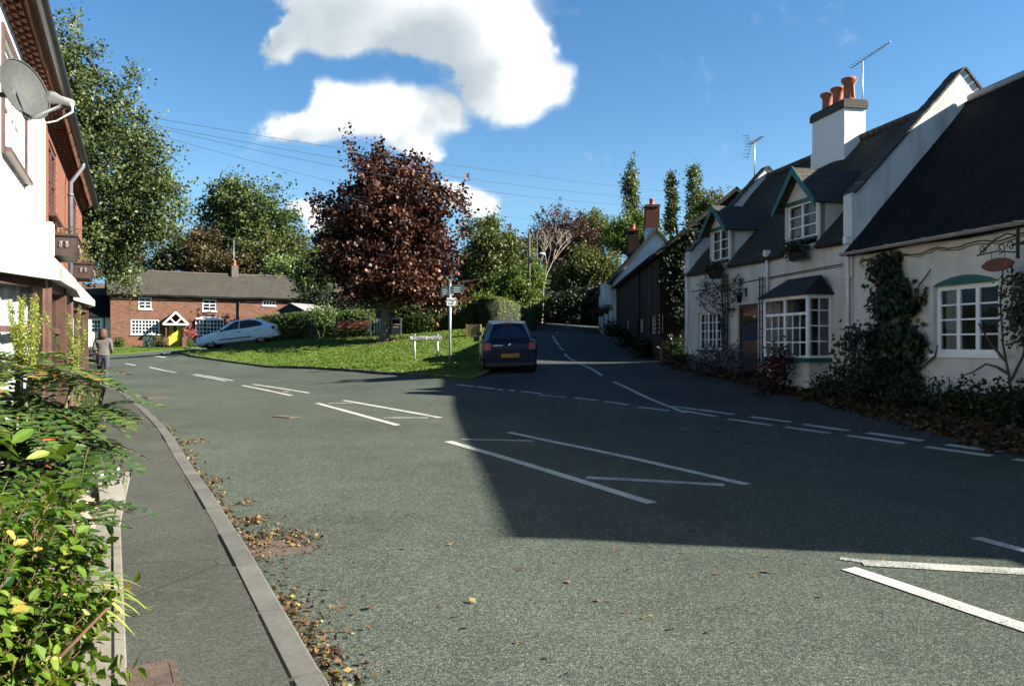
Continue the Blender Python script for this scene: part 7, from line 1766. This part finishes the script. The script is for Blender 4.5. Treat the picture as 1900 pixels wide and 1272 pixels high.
def rocks():
    g = random.Random(3)
    st = [(-3.05, 4.95, .15, 'pale rounded edging stone nearest the shrub foot'), (-3.35, 5.35, .12, 'small pinkish edging stone in the middle of the group'), (-3.28, 5.75, .16, 'large flat topped pale stone beside the concrete'), (-2.75, 4.55, .10, 'little brown stone half under the shrub'), (-3.6, 6.4, .14, 'farthest edging stone before the bed ends')]
    for x, y, r, lb in st:
        bm = bmesh.new(); bmesh.ops.create_icosphere(bm, subdivisions=3, radius=r)
        for v in bm.verts: v.co *= 1+.35*noise.noise(v.co*6+Vector((x, y, 0)))+.1*noise.noise(v.co*25); v.co.z *= .65
        me = bpy.data.meshes.new('edging_stone'); bm.to_mesh(me); bm.free(); me.materials.append(plain('edging_stone', (.26, .20, .16), .9, .25, 8, .6)); me.uv_layers.new(name='UVMap')
        for p in me.polygons: p.use_smooth = True
        o = link(bpy.data.objects.new('edging_stone', me)); o.location = (x, y, H(x, y)+.1+r*.3); tag(o, lb, 'stone', 'edging stones of the left bed')
    p = G(203, 935); m = MB(); m.box(-.13, .07, -.45, .42, 0, .05); o = m.build('paving_slab', plain('pale_slab', (.28, .26, .21), .9, .15, 5, .4)); o.location = (p.x+.05, p.y, H(p.x, p.y)+.095); o.rotation_euler = (0, 0, R(29)); tag(o, 'pale stone slab set beside the concrete edging', 'slab')
rocks()
def fill_bushes():
    bush('box_shrub', 'dark low shrub filling the bed behind the spiky flowered one', (-4.0, 6.3, .55), (.55, .9, .5), .05, LM['mahonia'], 5200, 41, cat='shrub')
    bush('white_flowers', 'white flowered plant under the bay window', (-4.05, 6.0, .95), (.25, .3, .25), .05, leafmat('white_petals', [(0, (.1, .2, .05)), (.4, (.8, .8, .78)), (1, (.9, .9, .88))], .2), 260, 42, cat='flowers')
    bush('wall_bush', 'small bush against the brick house wall near the pedestrian', (-6.6, 10.3, .7), (.6, 1.3, .5), .06, LM['green'], 3600, 43, cat='shrub')
    bush('edge_bush', 'green shrub low against the white house at the very left', (-2.9, 3.0, .7), (.5, .8, .6), .06, LM['glossy'], 3800, 44, cat='shrub', base=.1)
fill_bushes()
# fallen leaves: gutter, road and green
def litter():
    g = np.random.default_rng(31); P = []
    K = [p for p in resample(KL, .05) if 1.5 < p[1] < 14]; E = offset(K, -.05)
    for _ in range(5200):
        i = g.integers(len(K)); p = K[i]; t = Vector((K[min(i+1, len(K)-1)][0]-K[max(0, i-1)][0], K[min(i+1, len(K)-1)][1]-K[max(0, i-1)][1])).normalized(); nrm = Vector((t.y, -t.x)); dens = .5+.9*noise.noise(Vector((p[0]*1.1, p[1]*1.1, 4)))
        lim = 1.0 if p[1] < 5.5 else (.5 if p[1] < 8.5 else .18)
        if g.random() > max(.04, dens)*lim*1.1: continue
        o = abs(g.normal(0, .10 if p[1] < 6.5 else .06)); P.append((p[0]+nrm.x*(.02+o), p[1]+nrm.y*(.02+o), g.random()**2*.03*(o < .12)))
    for (cx, cy, s, n) in ((515, 1000, .16, 200), (470, 968, .09, 110), (560, 1010, .12, 60), (352, 822, .1, 80), (402, 893, .05, 50), (455, 935, .06, 30), (560, 1190, .09, 90), (590, 1225, .08, 60)):
        c = G(cx, cy)
        for _ in range(n): P.append((c.x+g.normal(0, s), c.y+g.normal(0, s), g.random()**2*.02))
    P = np.array(P); P[:, 2] += harr(P[:, :2])+.012; n = len(P); LL = .034*g.uniform(.45, 1.4, n)
    tag(quads_mesh('leaf_litter', leaf_quads(P, LL, LL*.75, .9, g), LM['litter'], g.random(n)), 'drift of small brown leaves in the gutter by the left kerb', kind='stuff')
    P = []
    for _ in range(240):
        if g.random() < .3: P.append((*xy(G(g.uniform(300, 1500), g.uniform(760, 1260))), .004))
        else: P.append((g.uniform(-6, 5), g.uniform(3, 20), .004))
    for cx, cy in ((765, 955), (905, 884), (1137, 994), (1240, 956), (1427, 1062), (687, 1130), (870, 1166), (877, 1118), (580, 968)): P.append((*xy(G(cx, cy)), .012))
    P = np.array(P); P[:, 2] += harr(P[:, :2])+.01; n = len(P); LL = .045*g.uniform(.4, 1.2, n); LL[-9:] = .065
    tag(quads_mesh('scattered_leaves', leaf_quads(P, LL, LL*.7, 2.5, g), LM['litter'], g.random(n)), 'single leaves scattered over the carriageway', kind='stuff')
    P = []; gp = GREENPOLY
    while len(P) < 420:
        if g.random() < .35: c = w3(715, 637, 40); x, y = c[0]+g.normal(0, 3.2), c[1]+g.normal(0, 2.2)
        else: x, y = g.uniform(-20, 1), g.uniform(21, 47)
        P.append((x, y))
    P = np.array(P); P = P[inpoly(P, gp)]; c = w3(715, 637, 40); Q = np.stack([c[0]+g.normal(0, .55, 500), c[1]+g.normal(0, .5, 500)], 1); P = np.concatenate([P, Q]); n = len(P)
    P3 = np.stack([P[:, 0], P[:, 1], harr(P)+.095+g.random(n)*.03], 1); LL = .085*g.uniform(.4, 1.2, n)
    tag(quads_mesh('leaves_on_green', leaf_quads(P3, LL, LL*.8, .9, g), leafmat('fallen_red_leaves', [(0, (.08, .03, .02)), (.5, (.25, .10, .05)), (.8, (.38, .28, .12)), (1, (.5, .42, .2))], .1), g.random(n)), 'red brown leaves fallen on the green round the maple', kind='stuff')
    # grass: tufts over the green and the lawn so that it is not a smooth sheet
    Ps = []
    for poly, k, box in ((GREENPOLY, 26000, (-20, 1.5, 21, 47)), (LAWNPOLY, 9000, (-40, -16, 46, 66))):
        X = np.stack([g.uniform(box[0], box[1], k), g.uniform(box[2], box[3], k)], 1); X = X[inpoly(X, poly)]; Ps.append(X)
    X = np.concatenate(Ps); n = len(X); z = harr(X)+.068; h = g.uniform(.02, .05, n)*(1+.5*(g.random(n) < .05)); a = g.random(n)*math.pi; w = g.uniform(.03, .07, n)
    dx, dy = np.cos(a)*w, np.sin(a)*w; ln = g.normal(0, .03, (n, 2))
    V = np.stack([np.stack([X[:, 0]-dx, X[:, 1]-dy, z], 1), np.stack([X[:, 0]+dx, X[:, 1]+dy, z], 1), np.stack([X[:, 0]+dx*.6+ln[:, 0], X[:, 1]+dy*.6+ln[:, 1], z+h], 1), np.stack([X[:, 0]-dx*.6+ln[:, 0], X[:, 1]-dy*.6+ln[:, 1], z+h*.8], 1)], 1)
    tag(quads_mesh('grass', V, leafmat('grass_blades', [(0, (.10, .17, .02)), (.5, (.125, .20, .026)), (1, (.17, .24, .045))], .45, .6, .2), g.random(n)), 'mown grass blades of the green and lawn', kind='stuff')
litter()

# ================================================================== the pedestrian and the pushchair
def skin(name, bones, mats, parent, sub=2, assign=None):
    """bones: list of chains [(x, y, z, r), ...]; the first point of a later chain may repeat a joint to join on to it."""
    V = []; E = []; Rr = []
    def idx(p):
        for i, v in enumerate(V):
            if (Vector(v)-Vector(p[:3])).length < 1e-4: return i
        V.append(tuple(p[:3])); Rr.append(p[3]); return len(V)-1
    for ch in bones:
        ids = [idx(p) for p in ch]; E += list(zip(ids[:-1], ids[1:]))
    me = bpy.data.meshes.new(name); me.from_pydata(V, E, []); o = link(bpy.data.objects.new(name, me), parent); sk = o.modifiers.new('s', 'SKIN'); sk.use_smooth_shade = True
    for i, d in enumerate(me.skin_vertices[0].data): d.radius = Rr[i] if isinstance(Rr[i], tuple) else (Rr[i], Rr[i]); d.use_root = (i == 0)
    if sub: s = o.modifiers.new('u', 'SUBSURF'); s.levels = s.render_levels = sub
    dg = bpy.context.evaluated_depsgraph_get(); dg.update(); m2 = bpy.data.meshes.new_from_object(o.evaluated_get(dg)); o.modifiers.clear(); o.data = m2; m2.name = name; m2.materials.clear()
    for m in mats: m2.materials.append(m)
    for p in m2.polygons:
        p.use_smooth = True; p.material_index = assign(p.center) if assign else 0
    return o
def person():
    x, y = w3(191, 722, 21.3)[:2]; z = H(x, y)+.07; r = empty('person', (x, y, z), R(24), 'woman in grey jumper and dark trousers walking away along the pavement', 'person'); r.scale = (.95, .95, .92)
    SK = plain('skin', (.50, .30, .22), .55, .06, 6); JU = plain('grey_jumper', (.115, .105, .105), .95, .12, 25, .5); TR = plain('dark_trousers', (.055, .055, .08), .9, .15, 15, .3); SH = plain('pale_shoe', (.55, .55, .55), .6, .15)
    pel = (0, 0, .92, (.165, .115)); B = [[pel, (0, 0, 1.06, (.150, .11)), (0, .01, 1.20, (.175, .115)), (0, .0, 1.34, (.185, .10)), (0, -.01, 1.425, (.075, .065)), (0, 0, 1.49, .048), (0, .015, 1.56, (.07, .085)), (0, .01, 1.63, (.068, .082)), (0, 0, 1.685, (.035, .045))]]
    for s in (-1, 1):
        ft = .16 if s < 0 else -.20; kn = .12 if s < 0 else -.02
        B.append([pel, (s*.09, .0, .86, (.105, .11)), (s*.095, kn*.6, .66, .085), (s*.09, kn, .48, .062), (s*.09, (kn+ft)/2-.03, .28, (.058, .06)), (s*.085, ft, .09, .04), (s*.09, ft+.09, .035, (.042, .03)), (s*.09, ft+.17, .03, (.035, .022))])
        sh = (s*.175, -.005, 1.37, .062)
        B.append([(0, .0, 1.34, (.185, .10)), sh, (s*.215, -.01, 1.22, .060), (s*.225, -.01, 1.08, .052), (s*.225, .09, 1.0, .042), (s*.22, .22, .985, .03), (s*.215, .27, .985, (.032, .018)), (s*.215, .31, .98, (.034, .015))])
    def asg(c):
        if c.z > 1.44: return 0
        if c.z > .90: return 0 if (c.y > .21 and abs(c.x) > .15) else 1
        return 2 if c.z > .075 else 3
    skin('body', B, [SK, JU, TR, SH], r, 2, asg)
    # fingers curled round the push bar
    m = MB()
    for s in (-1, 1):
        for k in range(4):
            fx = s*(.190+.016*k); L = (.9, 1, .95, .8)[k]; m.tube([(fx, .32, .985), (fx, .345*1, 1.005), (fx, .365, .995), (fx, .368, .972), (fx, .352, .958)], [.0085*L, .0085*L, .008*L, .0075*L, .006*L], 6)
        m.tube([(s*.182, .285, .98), (s*.172, .31, .975), (s*.176, .335, .965)], [.010, .009, .007], 6)
    m.build('fingers', SK, r, fixn=False)
    # shoulder length hair over the back of the head
    HR = plain('auburn_hair', (.075, .038, .02), .6, .3, 30, .5); bm = bmesh.new(); bmesh.ops.create_uvsphere(bm, u_segments=24, v_segments=18, radius=1)
    for v in bm.verts:
        c = v.co; zz = c.z; w = 1+.12*noise.noise(Vector((c.x*6, c.y*6, 1)))
        if zz < 0: k_ = min(3.0, (1-(-zz)**5)/max(.12, math.sqrt(max(1e-4, 1-zz*zz)))); c.x *= k_; c.y *= k_; c.y -= .05
        c.x *= (.118+.03*max(0, -zz))*w; c.y = c.y*.13*w-.024; c.z = 1.60+zz*(.115 if zz > 0 else .25)
        if c.y > .055 and c.z < 1.66: c.y = .055
    me = bpy.data.meshes.new('hair'); bm.to_mesh(me); bm.free(); me.materials.append(HR)
    for p in me.polygons: p.use_smooth = True
    link(bpy.data.objects.new('hair', me), r)
    m = MB(); m.lathe((0, 0, .895), [(.158, 0), (.168, .01), (.166, .05), (.155, .055)], 24)
    for v in range(len(m.v)): a = m.v[v]; m.v[v] = (a[0]*1.03, a[1]*.76, a[2])
    m.build('jumper_hem', JU, r, fixn=False)
    # face, turned away from the street
    m = MB(); m.tube([(0, .094, 1.63), (0, .112, 1.60), (0, .100, 1.585)], [.008, .014, .010], 6); m.build('nose', SK, r)
    for s in (-1, 1):
        m = MB(); m.lathe((s*.03, .082, 1.618), [(.004, .014), (.012, .006), (.013, 0)], 10, 'y'); m.build('eye', plain('eye_white', (.7, .7, .7), .3), r)
    m = MB(); m.tube([(-.025, .092, 1.555), (0, .099, 1.553), (.025, .092, 1.555)], [.004, .007, .004], 6); m.build('mouth', plain('lips', (.42, .14, .12), .5), r)
person()
def pushchair():
    x, y = w3(177, 720, 21.9)[:2]; z = H(x, y)+.095; r = empty('pushchair', (x, y, z), R(24), 'dark hooded pushchair in front of the walking woman', 'pushchair'); fab = plain('dark_pushchair_fabric', (.035, .035, .04), .85, .2, 12, .3)
    m = MB()
    for s in (-1, 1): m.tube([(s*.23, .0, .95), (s*.24, .15, .7), (s*.25, .55, .12)], .012, 6); m.tube([(s*.24, .0, .12), (s*.24, .25, .5), (s*.24, .42, .62)], .012, 6)
    m.tube([(-.23, .0, .95), (0, -.03, .97), (.23, 0, .95)], .014, 6); m.build('frame', GALV, r)
    m = MB(); m.prism([(-.21, .2, .35), (-.21, .5, .30), (-.21, .62, .42), (-.21, .38, .46), (-.21, .2, .85), (-.21, .14, .82)], (.42, 0, 0)); m.build('seat', fab, r)
    m = MB(); n = 8; vs = []
    for j in range(6):
        a = math.pi*(.5-.62*j/5)+.25
        for i in range(n+1): b = math.pi*i/n; vs.append((.23*math.cos(b), .28-.30*math.sin(a)*.9*(.6+.4*math.sin(b))+.1, .72+.30*math.cos(a)*1*(.5+.5*math.sin(b))))
    m.add(vs, [(j*(n+1)+i, j*(n+1)+i+1, (j+1)*(n+1)+i+1, (j+1)*(n+1)+i) for j in range(5) for i in range(n)], True); m.build('hood', fab, r)
    m = MB(); m.box(-.19, .19, .08, .4, .16, .30); m.build('basket', fab, r)
    for sx, sy in ((-.25, 0), (.25, 0), (-.25, .55), (.25, .55)):
        m = MB(); m.lathe((sx-.012, sy, .09), [(.055, 0), (.09, .002), (.09, .024), (.055, .026)], 18, 'x'); m.build('wheel', BLACKPL, r)
pushchair()
